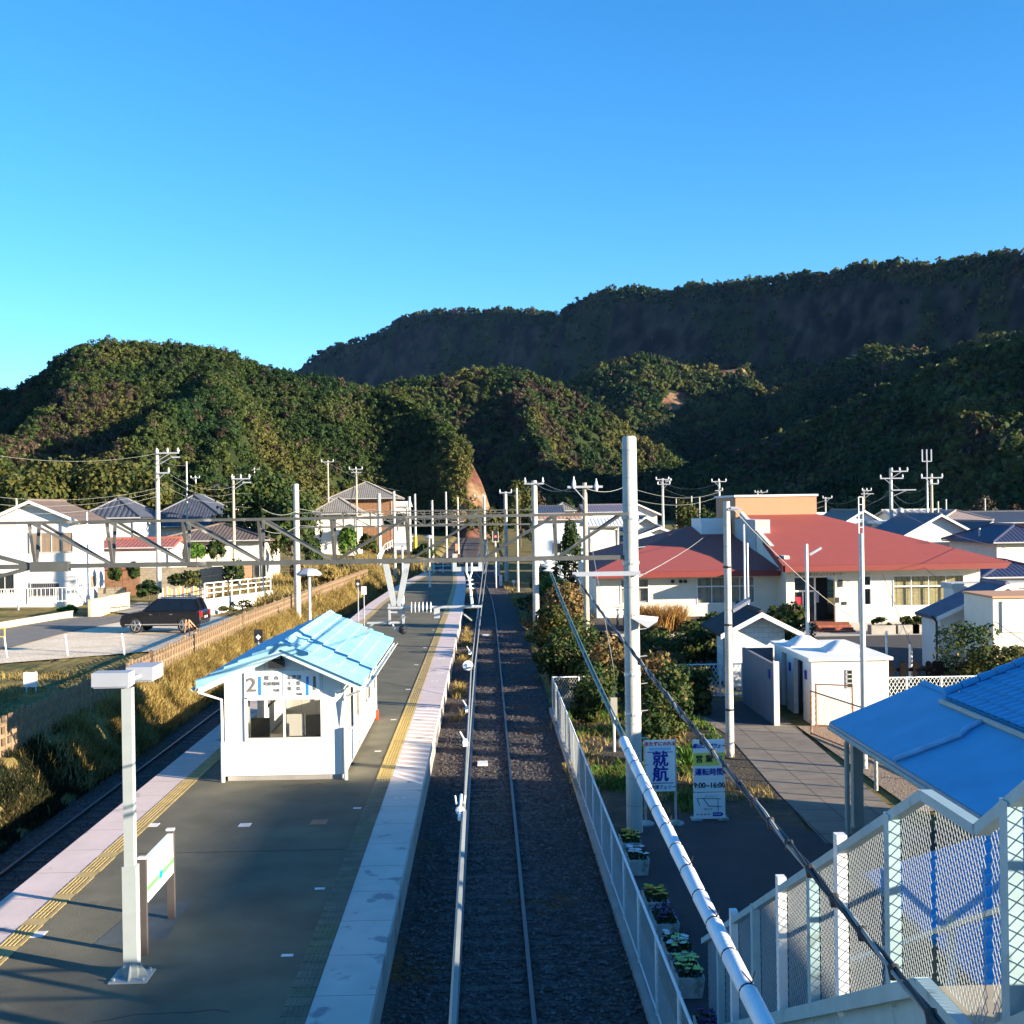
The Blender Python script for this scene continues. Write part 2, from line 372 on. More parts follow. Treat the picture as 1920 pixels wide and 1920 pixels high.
def terrain(px, Y, full=False):
    """height of the hills over the plain at photo column px (a direction) and distance Y"""
    Z = np.full(px.shape, -3.0); W_ = np.full(px.shape, -1)
    X = (px-910)/F*Y
    for i, L in enumerate(LAY):
        Yr = np.interp(px, *zip(*L['Yr'])); Yf = np.interp(px, *zip(*L['Yf']))
        top = (HOR(px)-np.interp(px, L['px'], L['py']))/F*Yr+CH-L['tree']*.25
        t = (Y-Yf)/(Yr-Yf)
        fr = np.clip(t, 0, 1)**L['pw']; fr = fr*.55+ss(t)*.45
        if L['n'] == 'mountain':              # a cliff band under the crest
            fr = np.interp(t, [0, .35, .7, .86, .93, 1.0], [0, .28, .56, .66, .92, 1.0])*(t > 0)
        back = 1-0.6*np.clip((Y-Yr)/(Yr*.35), 0, 1)**1.5
        h = top*np.where(t < 1, fr, back)
        edge = ss((px-L['px'][0])/60.0)*ss((L['px'][-1]-px)/60.0)
        nz = (fbm(X/L['nw'], Y/L['nw'], 11*i, 4)*min(L['na'], 18)*1.3-abs(fbm(X/L['nw']*1.3+9, Y/L['nw']*.45, 5*i+3, 3))*L['na']*1.8)*np.clip(t*2.2, 0, 1)*np.clip((1.02-t)*1.2, 0.02, 1)-np.abs(fbm(X/(L['nw']*.75)+4*i, Y/(L['nw']*4.0), 7*i+2, 3))*L['na']*3.0*np.clip(t*(.97-t)*4, 0, 1)*(ss((880-px)/140.0) if i == 0 else 1)
        h = (h+nz)*np.minimum(edge, 1)-4*(1-edge)
        h = np.where(t < 0, -3, h); h = np.where(top < 2, -3, h)
        W_ = np.where(h > Z, i, W_); Z = np.maximum(Z, h)
    return X, Z, W_
pu = np.linspace(-480, 2480, 740); yv = np.concatenate([np.linspace(190, 480, 150), np.linspace(482, 1100, 160), np.linspace(1106, 2400, 150)])
PU, YV = np.meshgrid(pu, yv); TX, TZ, TW = terrain(PU, YV)
nx, ny = len(pu), len(yv); I = np.arange(nx*ny).reshape(ny, nx)
Q = np.stack([I[:-1, :-1].ravel(), I[:-1, 1:].ravel(), I[1:, 1:].ravel(), I[1:, :-1].ravel()], axis=1)
keep = (TZ.ravel()[Q].max(axis=1) > -2.9); Q = Q[keep]
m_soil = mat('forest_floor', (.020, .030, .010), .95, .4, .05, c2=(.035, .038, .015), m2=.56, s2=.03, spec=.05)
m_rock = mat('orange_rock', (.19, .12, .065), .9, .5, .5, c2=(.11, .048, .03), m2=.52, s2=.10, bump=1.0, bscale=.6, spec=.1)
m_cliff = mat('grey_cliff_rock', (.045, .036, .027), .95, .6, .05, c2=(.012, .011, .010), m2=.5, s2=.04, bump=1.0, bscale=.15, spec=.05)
def bare(px, Y, w):
    """where rock shows instead of trees"""
    py = HOR(px)-(np.interp(px, pu, pu*0))
    return py
cPX = PU.ravel()[Q].mean(axis=1); cY = YV.ravel()[Q].mean(axis=1); cZ = TZ.ravel()[Q].mean(axis=1); cW = TW.ravel()[Q[:, 0]]
def scar(px, Y, Z, w):
    py = HOR(px)-(Z-CH)*F/Y
    n = fbm(px/22.0, Y/18.0, 5, 3)*9
    a = (w == 0) & (py > 846) & (px+n*.6 > 886-(py-850)*.28)
    b = (w == 2) & (((px+n-1368)/34)**2+((py+n-690)/14)**2 < 1)
    c = (w == 2) & (((px+n-1272)/26)**2+((py+n-755)/22)**2 < 1)
    return a, b | c
sa, sb = scar(cPX, cY, cZ, cW)
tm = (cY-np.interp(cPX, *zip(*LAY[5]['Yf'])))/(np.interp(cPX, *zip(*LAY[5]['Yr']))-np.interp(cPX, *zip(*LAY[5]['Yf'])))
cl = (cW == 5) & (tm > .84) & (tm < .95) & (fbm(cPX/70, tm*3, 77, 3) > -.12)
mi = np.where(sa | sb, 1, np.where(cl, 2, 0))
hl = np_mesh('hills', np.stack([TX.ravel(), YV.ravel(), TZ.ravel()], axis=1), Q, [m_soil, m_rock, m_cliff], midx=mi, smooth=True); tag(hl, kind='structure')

# forest on the hills
def leafmat(name, a, b, c, s=.12, rough=.65, tl=.25):
    if name in MATS: return MATS[name]
    m = bpy.data.materials.new(name); m.use_nodes = True; t = m.node_tree; t.nodes.clear(); L = t.links.new
    out = _n(t, 'ShaderNodeOutputMaterial'); b1 = _n(t, 'ShaderNodeBsdfPrincipled'); b1.inputs['Roughness'].default_value = rough; b1.inputs['Specular IOR Level'].default_value = .15
    tc = _n(t, 'ShaderNodeTexCoord'); n1 = _n(t, 'ShaderNodeTexNoise'); n1.inputs['Scale'].default_value = s; n1.inputs['Detail'].default_value = 3
    L(tc.outputs['Object'], n1.inputs['Vector'])
    cr = _n(t, 'ShaderNodeValToRGB'); e = cr.color_ramp.elements; e[0].position = .36; e[0].color = (*a, 1); e[1].position = .66; e[1].color = (*c, 1)
    x = cr.color_ramp.elements.new(.5); x.color = (*b, 1); L(n1.outputs[0], cr.inputs[0])
    n2 = _n(t, 'ShaderNodeTexNoise'); n2.inputs['Scale'].default_value = s*14; n2.inputs['Detail'].default_value = 2; L(tc.outputs['Object'], n2.inputs['Vector'])
    mr = _n(t, 'ShaderNodeMapRange'); mr.inputs[1].default_value = .3; mr.inputs[2].default_value = .7; mr.inputs[3].default_value = .6; mr.inputs[4].default_value = 1.45; L(n2.outputs[0], mr.inputs[0])
    vm = _n(t, 'ShaderNodeVectorMath', operation='SCALE'); L(cr.outputs[0], vm.inputs[0]); L(mr.outputs[0], vm.inputs['Scale']); L(vm.outputs[0], b1.inputs['Base Color'])
    tr = _n(t, 'ShaderNodeBsdfTranslucent'); L(vm.outputs[0], tr.inputs[0])
    mx = _n(t, 'ShaderNodeMixShader'); mx.inputs[0].default_value = tl; L(b1.outputs[0], mx.inputs[1]); L(tr.outputs[0], mx.inputs[2]); L(mx.outputs[0], out.inputs[0])
    MATS[name] = m; return m
lf_forest = leafmat('forest_leaves', (.014, .036, .009), (.038, .060, .013), (.105, .100, .024), s=.03)
lf_bare = leafmat('bare_twigs', (.030, .022, .013), (.048, .036, .02), (.07, .05, .03), s=.05, tl=.0)
def forest(li, name, n, K, Lf, size, y0=1.0, hgt=None, frac_bare=.12):
    Ld = LAY[li]; k = 0; out = []
    px = RNG.uniform(max(Ld['px'][0], -420), min(Ld['px'][-1], 2200), n)
    Yr = np.interp(px, *zip(*Ld['Yr'])); Yf = np.interp(px, *zip(*Ld['Yf']))
    t = RNG.uniform(0.0, 1.06, n); Y = Yf+(Yr-Yf)*t
    X, Z, w = terrain(px, Y)
    ok = (w == li) & (Z > y0)
    a, b = scar(px, Y, Z, w); ok &= ~((a | b) & ~((fbm(px/9, Z/5, 8, 2) > .12) & a))
    if Ld['n'] == 'mountain': ok &= ~((t > .85) & (t < .945) & (fbm(px/70, t*3, 77, 3) > -.12) & (RNG.uniform(size=n) < .9))
    X, Y, Z, px = X[ok], Y[ok], Z[ok], px[ok]; M = len(X)
    r = Ld['tree']*RNG.uniform(.32, .62, M)
    rad = np.stack([r, r, r*RNG.uniform(.75, 1.25, M)], axis=1)
    c = np.stack([X, Y, Z+rad[:, 2]*.55], axis=1)
    isb = (RNG.uniform(size=M) < frac_bare) | ((fbm(X/40, Y/40, 3, 2) > .30) & (RNG.uniform(size=M) < .5))
    for sel, mt, nm, sc_ in ((~isb, lf_forest, name, 1.0), (isb, lf_bare, name+'_of_bare_trees', .6)):
        if sel.sum() == 0: continue
        p, nn, s = crown_pts(c[sel], rad[sel]*(1 if sc_ == 1 else .95), K, Lf, size*sc_)
        V, Qd = quads(p, nn, s, asp=1.5 if sc_ == 1 else 4.0)
        o = np_mesh(nm, V, Qd, mt); tag(o, kind='stuff')
forest(0, 'forest', 12500, 5, 27, .52, frac_bare=.09)
forest(1, 'forest', 4200, 6, 26, .95, frac_bare=.07)
forest(2, 'forest', 3600, 5, 20, 1.5, frac_bare=.07)
forest(3, 'forest', 5200, 5, 18, 1.5, frac_bare=.06)
forest(4, 'forest', 4200, 5, 14, 1.7, frac_bare=.05)
forest(5, 'forest', 15000, 4, 9, 2.6, frac_bare=.05)

# ================================================================== railway
def cR(Y): return np.interp(Y, [-60, 80, 97, 110, 119, 135, 150, 170, 193, 240, 400, 900], [.03, .03, -.12, -.4, -.72, -1.6, -2.5, -3.6, -4.4, -5.0, -5.7, -6.6])
def cL(Y): return np.interp(Y, [-60, 82, 98, 110, 121, 135, 150, 170, 193, 240, 400], [-9.6, -9.6, -9.2, -8.6, -7.9, -7.0, -6.2, -5.3, -4.7, -5.0, -5.7])
m_ball = mat('ballast', (.075, .062, .058), .95, .35, 14, c2=(.12, .105, .095), m2=.6, s2=9, bump=1.0, bscale=16, spec=.15, stain=((.15, .07, .035), .60, .35))
m_rail = mat('rail_steel', (.13, .075, .05), .45, .2, 8, metal=.3)
m_railtop = mat('polished_rail_head', (.10, .10, .11), .42, .05, 8, metal=.9)
m_sleep = mat('sleeper_concrete', (.075, .066, .060), .9, .2, 4)
mb = MB()
yy = list(np.arange(-20, 400, 1.5))
st = MB()
for side in (0,):
    vs = []; cols = [-11.3, -10.9, -10.0, -9.0, -8.2, -6.5, -4.0, -1.6, -.9, 0, .9, 1.7, 2.2, 2.5]
    for y in yy:
        for x in cols:
            z = -.09+random.uniform(-.012, .012)
            if x > 2.3 or x < -11: z = -.2
            if y > 122: x = x*(1-.4*min(1, (y-122)/70.0))-2.6*min(1, (y-122)/70.0)
            vs.append((x, y, z))
    w = len(cols); fs = [(i*w+k, i*w+k+1, (i+1)*w+k+1, (i+1)*w+k) for i in range(len(yy)-1) for k in range(w-1)]
    st.add(vs, fs)
tag(st.build('ballast', m_ball, smooth=True), kind='structure')
# loose stones near the eye
N_ = 26000
sy = 13+RNG.uniform(0, 1, N_)**1.6*60; sx_ = np.where(RNG.uniform(size=N_) < .82, RNG.uniform(-1.45, 2.35, N_), RNG.uniform(-11, -8.3, N_))
base = np.array([[1, 0, 0], [0, 1, 0], [-1, 0, 0], [0, -1, 0], [0, 0, .8], [0, 0, -.8]])
tri = np.array([[0, 1, 4], [1, 2, 4], [2, 3, 4], [3, 0, 4]])
s = RNG.uniform(.022, .05, N_); V = base[None]*s[:, None, None]*RNG.uniform(.6, 1.3, (N_, 6, 1)); a = RNG.uniform(0, 6.28, N_)
Vx = V[..., 0]*np.cos(a)[:, None]-V[..., 1]*np.sin(a)[:, None]; Vy = V[..., 0]*np.sin(a)[:, None]+V[..., 1]*np.cos(a)[:, None]
V = np.stack([Vx+sx_[:, None], Vy+sy[:, None], V[..., 2]-.075], axis=2)
V = V[:, :5]; Qs = (tri[None]+(np.arange(N_)*5)[:, None, None]).reshape(-1, 3)
m_st = mat('ballast_stone', (.12, .105, .098), .9, .45, 9, c2=(.06, .048, .042), m2=.5, s2=6)
tag(np_mesh('ballast_stones', V.reshape(-1, 3), Qs, m_st), kind='stuff')
def track(name, cf, y1, label):
    t = thing(name, label, 'railway track', (float(cf(0)), 0, 0)); t['kind'] = 'structure'
    ys_ = [y for y in np.arange(-20, y1, 2.0)]
    for sgn in (-1, 1):
        m = MB(); prof = [(-.06, -.13), (-.06, -.115), (-.012, -.10), (-.012, -.04), (-.033, -.03), (-.033, 0), (.033, 0), (.033, -.03), (.012, -.04), (.012, -.10), (.06, -.115), (.06, -.13)]
        for y in ys_:
            x = float(cf(y))+sgn*.5665
            m.v.extend([(x+a_, y, z_) for a_, z_ in prof])
        k = len(prof)
        for i in range(len(ys_)-1):
            for j in range(k-1):
                m.f.append((i*k+j, i*k+j+1, (i+1)*k+j+1, (i+1)*k+j)); m.m.append(1 if j == 5 else 0)
        m.build('rail', [m_rail, m_railtop], t, world=True)
    m = MB()
    for y in np.arange(-20, min(y1, 260), .62):
        x = float(cf(y)); m.box(x-1.0, y-.11, -.2, x+1.0, y+.11, -.082+random.uniform(-.008, .004))
    o = m.build('sleeper', m_sleep, t, world=True); o['kind'] = 'stuff'
track('railway_track', cR, 700, 'railway track with polished rails on dark ballast right of the platform')
track('railway_track', cL, 195, 'railway track in the shade along the left edge of the platform')

# ================================================================== platform
XL = lambda Y: float(np.interp(Y, [-60, 82, 98, 110, 121], [-8.15, -8.15, -7.75, -7.2, -6.45]))
XR = lambda Y: float(np.interp(Y, [-60, 80, 97, 110, 121], [-1.55, -1.55, -1.68, -1.95, -2.3]))
ZP = 1.0
m_asph = mat('platform_asphalt', (.122, .112, .080), .93, .16, 1.2, c2=(.148, .135, .092), m2=.55, s2=.35, bump=.25, bscale=60, spec=.2, stain=((.10, .092, .075), .66, .8))
m_slab = mat('edge_slab', (.56, .45, .41), .85, .08, 1.5, joint=[(1, 1.42, .02)], bump=.1, bscale=40, stain=((.30, .25, .24), .63, 1.3))
m_tact = mat('tactile_paving', (.40, .29, .11), .8, .15, 3, joint=[(1, .30, .012)], jcol=.6, stain=((.24, .19, .09), .60, 1.2))
m_conc = mat('concrete', (.34, .31, .27), .9, .15, 1.5, bump=.2, bscale=20, stain=((.20, .18, .15), .6, .7))
m_white = mat('white_paint', (.70, .69, .665), .6, .04, 3)
m_whitelow = mat('worn_white_paint', (.62, .60, .56), .7, .2, 4)
pl = thing('platform', 'long island platform with pink edge slabs and yellow tactile strips', 'platform', (-4.85, 0, 0)); pl['kind'] = 'structure'
yp = [-20.0, 82, 90, 98, 104, 110, 116, 121]
yp = sorted(set(yp+[float(v) for v in np.arange(0, 82, 4)]))
def strip(name, fa, fb, z, m, z0=None, yl=None):
    b = MB(); q = yl or yp
    for i in range(len(q)-1):
        a, c = q[i], q[i+1]
        b.add([(fa(a), a, z), (fb(a), a, z), (fb(c), c, z), (fa(c), c, z)], [(0, 1, 2, 3)])
    return b.build(name, m, pl, world=True)
strip('asphalt_surface', lambda y: XL(y)+.8, lambda y: XR(y)-.8, ZP, m_asph)
for f, sg in ((XL, 1), (XR, -1)):
    b = MB()
    for i in range(len(yp)-1):
        a, c = yp[i], yp[i+1]; lo, hi = sorted((0, sg*.8))
        v = [(f(a)+lo, a, ZP-.16), (f(a)+hi, a, ZP-.16), (f(c)+hi, c, ZP-.16), (f(c)+lo, c, ZP-.16), (f(a)+lo, a, ZP+.004), (f(a)+hi, a, ZP+.004), (f(c)+hi, c, ZP+.004), (f(c)+lo, c, ZP+.004)]
        b.k = 1 if (sg < 0 and c <= 28) else 0
        b.add(v, [(4, 5, 6, 7), (0, 3, 2, 1), (3, 0, 4, 7), (1, 2, 6, 5)])
    b.build('edge_slab', [m_slab, mat('grey_edge_slab', (.47, .47, .43), .88, .10, 1.5, joint=[(1, 1.42, .02)], stain=((.25, .26, .26), .60, 1.6))] if sg < 0 else m_slab, pl, world=True)
    b = MB()                                  # side wall set back under the slab
    for i in range(len(yp)-1):
        a, c = yp[i], yp[i+1]
        b.add([(f(a)+sg*.1, a, -.2), (f(c)+sg*.1, c, -.2), (f(c)+sg*.1, c, ZP-.16), (f(a)+sg*.1, a, ZP-.16)], [(0, 1, 2, 3)])
    b.build('side_wall', m_conc, pl, world=True)
# tactile strips with real raised bars
for f, sg in ((XL, 1), (XR, -1)):
    b = MB()
    for i in range(len(yp)-1):
        a, c = yp[i], yp[i+1]; x0, x1 = sorted((sg*.80, sg*1.14))
        b.k = (1 if c <= 28 else 2 if c <= 40 else 0) if sg < 0 else 0
        b.add([(f(a)+x0, a, ZP+.006), (f(a)+x1, a, ZP+.006), (f(c)+x1, c, ZP+.006), (f(c)+x0, c, ZP+.006)], [(0, 1, 2, 3)])
    q = list(np.arange(12, 76, .30))
    for y in q:
        if (y*7.3) % 9 < 1.2 and sg > 0: continue
        b.k = (1 if y < 28 else 2 if y < 40 else 0) if sg < 0 else 0
        for k in range(5):
            x = f(y)+sg*(.83+.065*k); b.box(x-.013, y+.02, ZP+.006, x+.013, y+.285, ZP+.013)
        x = f(y)+sg*1.125; b.box(x-.02, y+.01, ZP+.006, x+.02, y+.295, ZP+.014)
    b.build('tactile_strip', [m_tact, mat('worn_tactile_paving', (.16, .14, .095), .9, .25, 3, joint=[(1, .30, .012)], c2=(.14, .17, .07), m2=.6, s2=1.0), mat('new_tactile_paving', (.46, .33, .10), .75, .1, 3, joint=[(1, .30, .012)], jcol=.7)] if sg < 0 else m_tact, pl, world=True)
# white hatching and small marks painted on the right-hand slab
b = MB()
for i in range(19):
    y = 27.6+i*.56; x0, x1 = -2.33, -1.57
    if i < 4: x0 = -2.33; sk = (.9, .7, .5, .35)[i]
    else: sk = .28
    b.add([(x0, y+sk, ZP+.009), (x1, y-.05, ZP+.009), (x1, y+.17, ZP+.009), (x0, y+sk+.22, ZP+.009)], [(0, 1, 2, 3)])
b.build('hatch_marking', mat('hatch_paint', (.80, .76, .70), .7, .06, 3, stain=((.52, .42, .38), .62, 2.0)), pl, world=True)
b = MB()
for i, y in enumerate([17.1, 20.1, 25.5, 31.5, 36.2, 42.3, 49, 55, 63, 72]):
    x = XR(y)-1.32+(i % 3)*.05; b.box(x-.17, y-.045, ZP, x+.0, y+.045, ZP+.006)
for px, py in ((72, 1752), (288, 1547), (461, 1547)):
    g = G(px, py, ZP); b.box(g.x-.14, g.y-.13, ZP, g.x+.1, g.y+.13, ZP+.006)
for i, y in enumerate([26.3, 38.2, 44.2, 46.4, 51, 53, 60, 62, 70]):
    x = -2.0+(i % 2)*.12; b.box(x-.13, y-.06, ZP+.004, x-.02, y+.06, ZP+.009); b.box(x+.03, y-.06, ZP+.004, x+.13, y+.06, ZP+.009)
b.build('painted_mark', m_whitelow, pl, world=True)
b = MB()
b.box(-6.45, 120.95, -.2, -2.3, 121.05, ZP-.01); b.build('end_wall', m_conc, pl, world=True)
# hairline cracks and seams in the asphalt, a drain cover
rc_ = random.Random(11)
for k in range(9):
    x, y = rc_.uniform(-6.6, -3.2), 15+k*6.3; cb_ = MB(); pts_ = [(x, y)]
    for q in range(rc_.randint(7, 13)): x += rc_.uniform(-.16, .22) if k % 2 else rc_.uniform(.08, .22); y += rc_.uniform(.05, .22) if k % 2 else rc_.uniform(-.1, .1); pts_.append((min(max(x, -6.7), -2.9), y))
    for (xa, ya), (xb, yb) in zip(pts_[:-1], pts_[1:]): cb_.bar((xa, ya, ZP+.001), (xb, yb, ZP+.001), .014, .006)
    cb_.build('asphalt_crack', mat('tar_line', (.035, .033, .03), .8, .2, 4), pl, world=True)
for y in (22.4, 41.0, 58.5): MB().box(-6.9, y, ZP+.0, -2.75, y+.02, ZP+.004).build('asphalt_seam', mat('tar_line', (.035, .033, .03)), pl, world=True)
MB().box(-3.7, 24.2, ZP, -3.35, 24.6, ZP+.005).build('drain_cover', mat('cast_iron', (.09, .08, .07), .6, .2, 8, joint=[(0, .05, .02)]), pl, world=True)
# a darker patch in the asphalt near the lamp
b = MB(); b.add([(-5.95, 17.6, ZP+.004), (-4.9, 17.9, ZP+.004), (-4.95, 19.6, ZP+.004), (-5.75, 19.4, ZP+.004)], [(0, 1, 2, 3)])
b.build('asphalt_patch', mat('patch_asphalt', (.10, .11, .10), .9, .15, 3), pl, world=True)
# ================================================================== waiting shelter on the platform
m_sid = mat('white_siding', (.66, .655, .62), .55, .03, 2, joint=[(0, .455, .014)], jcol=.6, stain=((.52, .49, .42), .66, 1.1))
m_side = mat('white_siding_side', (.80, .79, .75), .55, .03, 2, joint=[(1, .455, .008)], jcol=.75)
m_alu = mat('aluminium_frame', (.62, .60, .55), .4, .05, 4, metal=.3)
m_cream = mat('cream_plastic_pipe', (.78, .72, .62), .5, .05, 3)
m_rblue = mat('light_blue_roof_metal', (.27, .52, .63), .5, .10, 2, c2=(.23, .46, .57), s2=.8, spec=.4, joint=[(1, .5, .018)], jcol=.55, stain=((.22, .38, .44), .66, 1.6))
m_glass = glass('window_glass')
m_dark = mat('dark_interior', (.03, .03, .03), .8, .1)
m_black = mat('black_metal', (.02, .02, .022), .5, .1)
m_steel = mat('galvanised_steel', (.46, .48, .48), .45, .10, 6, metal=.35, stain=((.34, .35, .35), .6, 3))
m_grey = mat('grey_paint', (.30, .32, .36), .5, .06, 3)
m_blueb = mat('sign_blue', (.02, .22, .62), .5, .02)
m_txt = mat('sign_grey_lettering', (.16, .15, .14), .6, .02)
m_board = mat('sign_board_white', (.82, .82, .80), .4, .02)
SX0, SX1, SY0, SY1 = -6.29, -3.45, 28.3, 36.7
EV, RG = 3.43, 4.16
sh = thing('waiting_shelter', 'white platform waiting shelter with light blue ribbed gable roof and platform number board', 'shelter', ((SX0+SX1)/2, (SY0+SY1)/2, ZP))
def wall_x(mb, x0, x1, y, z0, z1, th, ops):   # wall along X with openings (xa, xb, za, zb)
    cuts = sorted({x0, x1, *[o[0] for o in ops], *[o[1] for o in ops]})
    for a, b in zip(cuts[:-1], cuts[1:]):
        segs = [(z0, z1)]
        for o in ops:
            if o[0] <= a+1e-6 and o[1] >= b-1e-6:
                segs = [q for s in segs for q in ((s[0], min(s[1], o[2])), (max(s[0], o[3]), s[1])) if q[1]-q[0] > 1e-4]
        for s in segs: mb.box(a, y, s[0], b, y+th, s[1])
def wall_y(mb, y0, y1, x, z0, z1, th, ops):
    cuts = sorted({y0, y1, *[o[0] for o in ops], *[o[1] for o in ops]})
    for a, b in zip(cuts[:-1], cuts[1:]):
        segs = [(z0, z1)]
        for o in ops:
            if o[0] <= a+1e-6 and o[1] >= b-1e-6:
                segs = [q for s in segs for q in ((s[0], min(s[1], o[2])), (max(s[0], o[3]), s[1])) if q[1]-q[0] > 1e-4]
        for s in segs: mb.box(x, a, s[0], x+th, b, s[1])
def wx(px, Y=SY0): return P(px, 1380, Y).x
def wz(py, Y=SY0): return P(520, py, Y).z
FW = (wx(465), wx(602), wz(1383), wz(1312))
front = (FW[0], FW[1], FW[2], FW[3])
b = MB()
wall_x(b, SX0, SX1, SY0, ZP+.12, EV, .08, [front])
cx = (SX0+SX1)/2
b.prism([(SX0, SY0, EV), (SX1, SY0, EV), (cx, SY0, RG-.05)], (0, .08, 0))
b.build('front_wall', m_sid, sh, world=True); b = MB(); b.prism([(SX0, SY1-.08, EV), (SX1, SY1-.08, EV), (cx, SY1-.08, RG-.05)], (0, .08, 0))
wall_x(b, SX0, SX1, SY1-.08, ZP+.12, EV, .08, [(SX0+.7, SX1-.9, 1.9, 2.9)])
b.build('rear_wall', m_sid, sh, world=True)
b = MB()
side_ops = [(29.05, 30.05, 2.0, 3.05), (30.9, 32.3, ZP+.12, 3.1), (33.1, 34.6, 2.0, 3.05), (35.2, 36.2, 2.0, 3.05)]
wall_y(b, SY0+.08, SY1-.08, SX1-.08, ZP+.12, EV, .08, side_ops)
b.build('side_wall', m_side, sh, world=True); b = MB()
wall_y(b, SY0+.08, SY1-.08, SX0, ZP+.12, EV, .08, [(29.2, 30.4, 1.9, 3.0), (30.9, 32.3, ZP+.12, 3.1), (33.4, 35.0, 1.9, 3.0)])
b.build('side_wall', m_side, sh, world=True)
b = MB(); b.box(SX0+.05, SY0+.03, ZP-.01, SX1-.05, SY1-.05, ZP+.118); b.build('foundation', m_conc, sh, world=True)
b = MB(); b.box(SX0+.09, SY0+.09, ZP+.125, SX1-.09, SY1-.09, ZP+.14); b.build('floor', mat('shelter_floor', (.12, .11, .10), .6), sh, world=True)
b = MB(); b.box(SX0+.09, SY0+.09, EV-.05, SX1-.09, SY1-.09, EV-.02); b.build('ceiling', mat('shelter_ceiling', (.55, .52, .46), .8), sh, world=True)
# roof: stepped courses, verge pieces and ridge cap
RX0, RX1, RY0, RY1 = -6.87, -2.92, 27.93, 36.95
zE = 3.38; zR = 4.27
rf = MB()
slope(rf, (RX0, RY0, zE), (RX0, RY1, zE), (cx-RX0, 0, zR-zE), rib=.50, amp=.012, course=.36, camp=.045, per=4, thick=.10)
slope(rf, (RX1, RY1, zE), (RX1, RY0, zE), (cx-RX1, 0, zR-zE), rib=.50, amp=.012, course=.36, camp=.045, per=4, thick=.10)
roof = rf.build('roof', m_rblue, sh, world=True)
rc = MB()
for k in range(18):
    y = RY0-.02+k*.505; rc.add([(cx-.14, y, zR-.02), (cx, y, zR+.085), (cx+.14, y, zR-.02), (cx-.14, y+.5, zR-.035), (cx, y+.5, zR+.065), (cx+.14, y+.5, zR-.035)], [(0, 3, 4, 1), (1, 4, 5, 2), (0, 1, 2), (5, 4, 3)])
rc.build('ridge_cap', m_rblue, roof, world=False) if False else None
rb = rc.build('ridge_cap', m_rblue, sh, world=True)
vb = MB()                                     # verge covers seen as steps along both front slopes, and bargeboards below
for sg, xe in ((-1, RX0), (1, RX1)):
    n = 6; d = Vector((cx-xe, 0, zR-zE))
    for k in range(n):
        p0 = Vector((xe, RY0-.03, zE))+d*(k/n); p1 = Vector((xe, RY0-.03, zE))+d*((k+1)/n)
        up = .11
        vb.prism([(p0.x, p0.y, p0.z-.10), (p1.x, p1.y, p1.z-.10), (p1.x, p1.y, p1.z+up-.05), (p0.x, p0.y, p0.z+up)], (0, .16, 0))
vb.build('verge_tiles', m_rblue, sh, world=True)
bb = MB()
for xe in (RX0+.05, RX1-.05):
    bb.prism([(xe, RY0+.02, zE-.24), (cx, RY0+.02, zR-.24), (cx, RY0+.02, zR-.10), (xe, RY0+.02, zE-.10)], (0, .03, 0))
bb.build('bargeboard', mat('pale_blue_board', (.48, .66, .70), .6, .08, 2), sh, world=True)
g = MB()
for xe, s in ((RX0, -1), (RX1, 1)):
    pts = [(xe+s*.07+.06*math.cos(t), 0, zE-.10+.06*math.sin(t)) for t in [math.pi+math.pi*k/6 for k in range(7)]]
    for i in range(6):
        a, c = pts[i], pts[i+1]
        g.add([(a[0], RY0+.02, a[2]), (c[0], RY0+.02, c[2]), (c[0], RY1, c[2]), (a[0], RY1, a[2])], [(0, 1, 2, 3)])
g.build('gutter', m_cream, sh, world=True)
d = MB(); d.tube([(RX0-.05, RY0+.25, zE-.17), (RX0+.02, RY0+.25, zE-.24), (SX0-.06, SY0-.06, zE-.42), (SX0-.05, SY0-.06, ZP+.9)], .035, 8); d.tube([(SX0-.05, SY0-.06, ZP+.95), (SX0-.05, SY0-.06, ZP)], .05, 8)
d.build('downpipe', m_cream, sh, world=True, smooth=True)
d = MB(); d.tube([(RX1-.02, RY0+.25, zE-.18), (RX1-.1, RY0+.2, zE-.24), (SX1+.06, SY0-.02, zE-.40), (SX1+.03, SY0-.07, zE-.50), (SX1+.03, SY0-.07, ZP+1.2)], .035, 8); d.tube([(SX1+.03, SY0-.07, ZP+1.25), (SX1+.03, SY0-.07, ZP)], .05, 8)
d.build('downpipe', m_cream, sh, world=True, smooth=True)
def window_x(parent, x0, x1, z0, z1, y, nm='window', fr=.05, m=None, mull=1, gl=None):
    b = MB(); m = m or m_alu
    b.box(x0-fr, y-.03, z0-fr, x0, y+.06, z1+fr); b.box(x1, y-.03, z0-fr, x1+fr, y+.06, z1+fr)
    b.box(x0, y-.032, z0-fr, x1, y+.06, z0); b.box(x0, y-.032, z1, x1, y+.06, z1+fr)
    for k in range(mull):
        xm = x0+(x1-x0)*(k+1)/(mull+1); b.box(xm-.022, y-.02, z0, xm+.022, y+.04, z1)
    o = b.build(nm, m, parent, world=True)
    MB().box(x0, y+.01, z0, x1, y+.016, z1).build('pane', gl or m_glass, o, world=True)
    return o
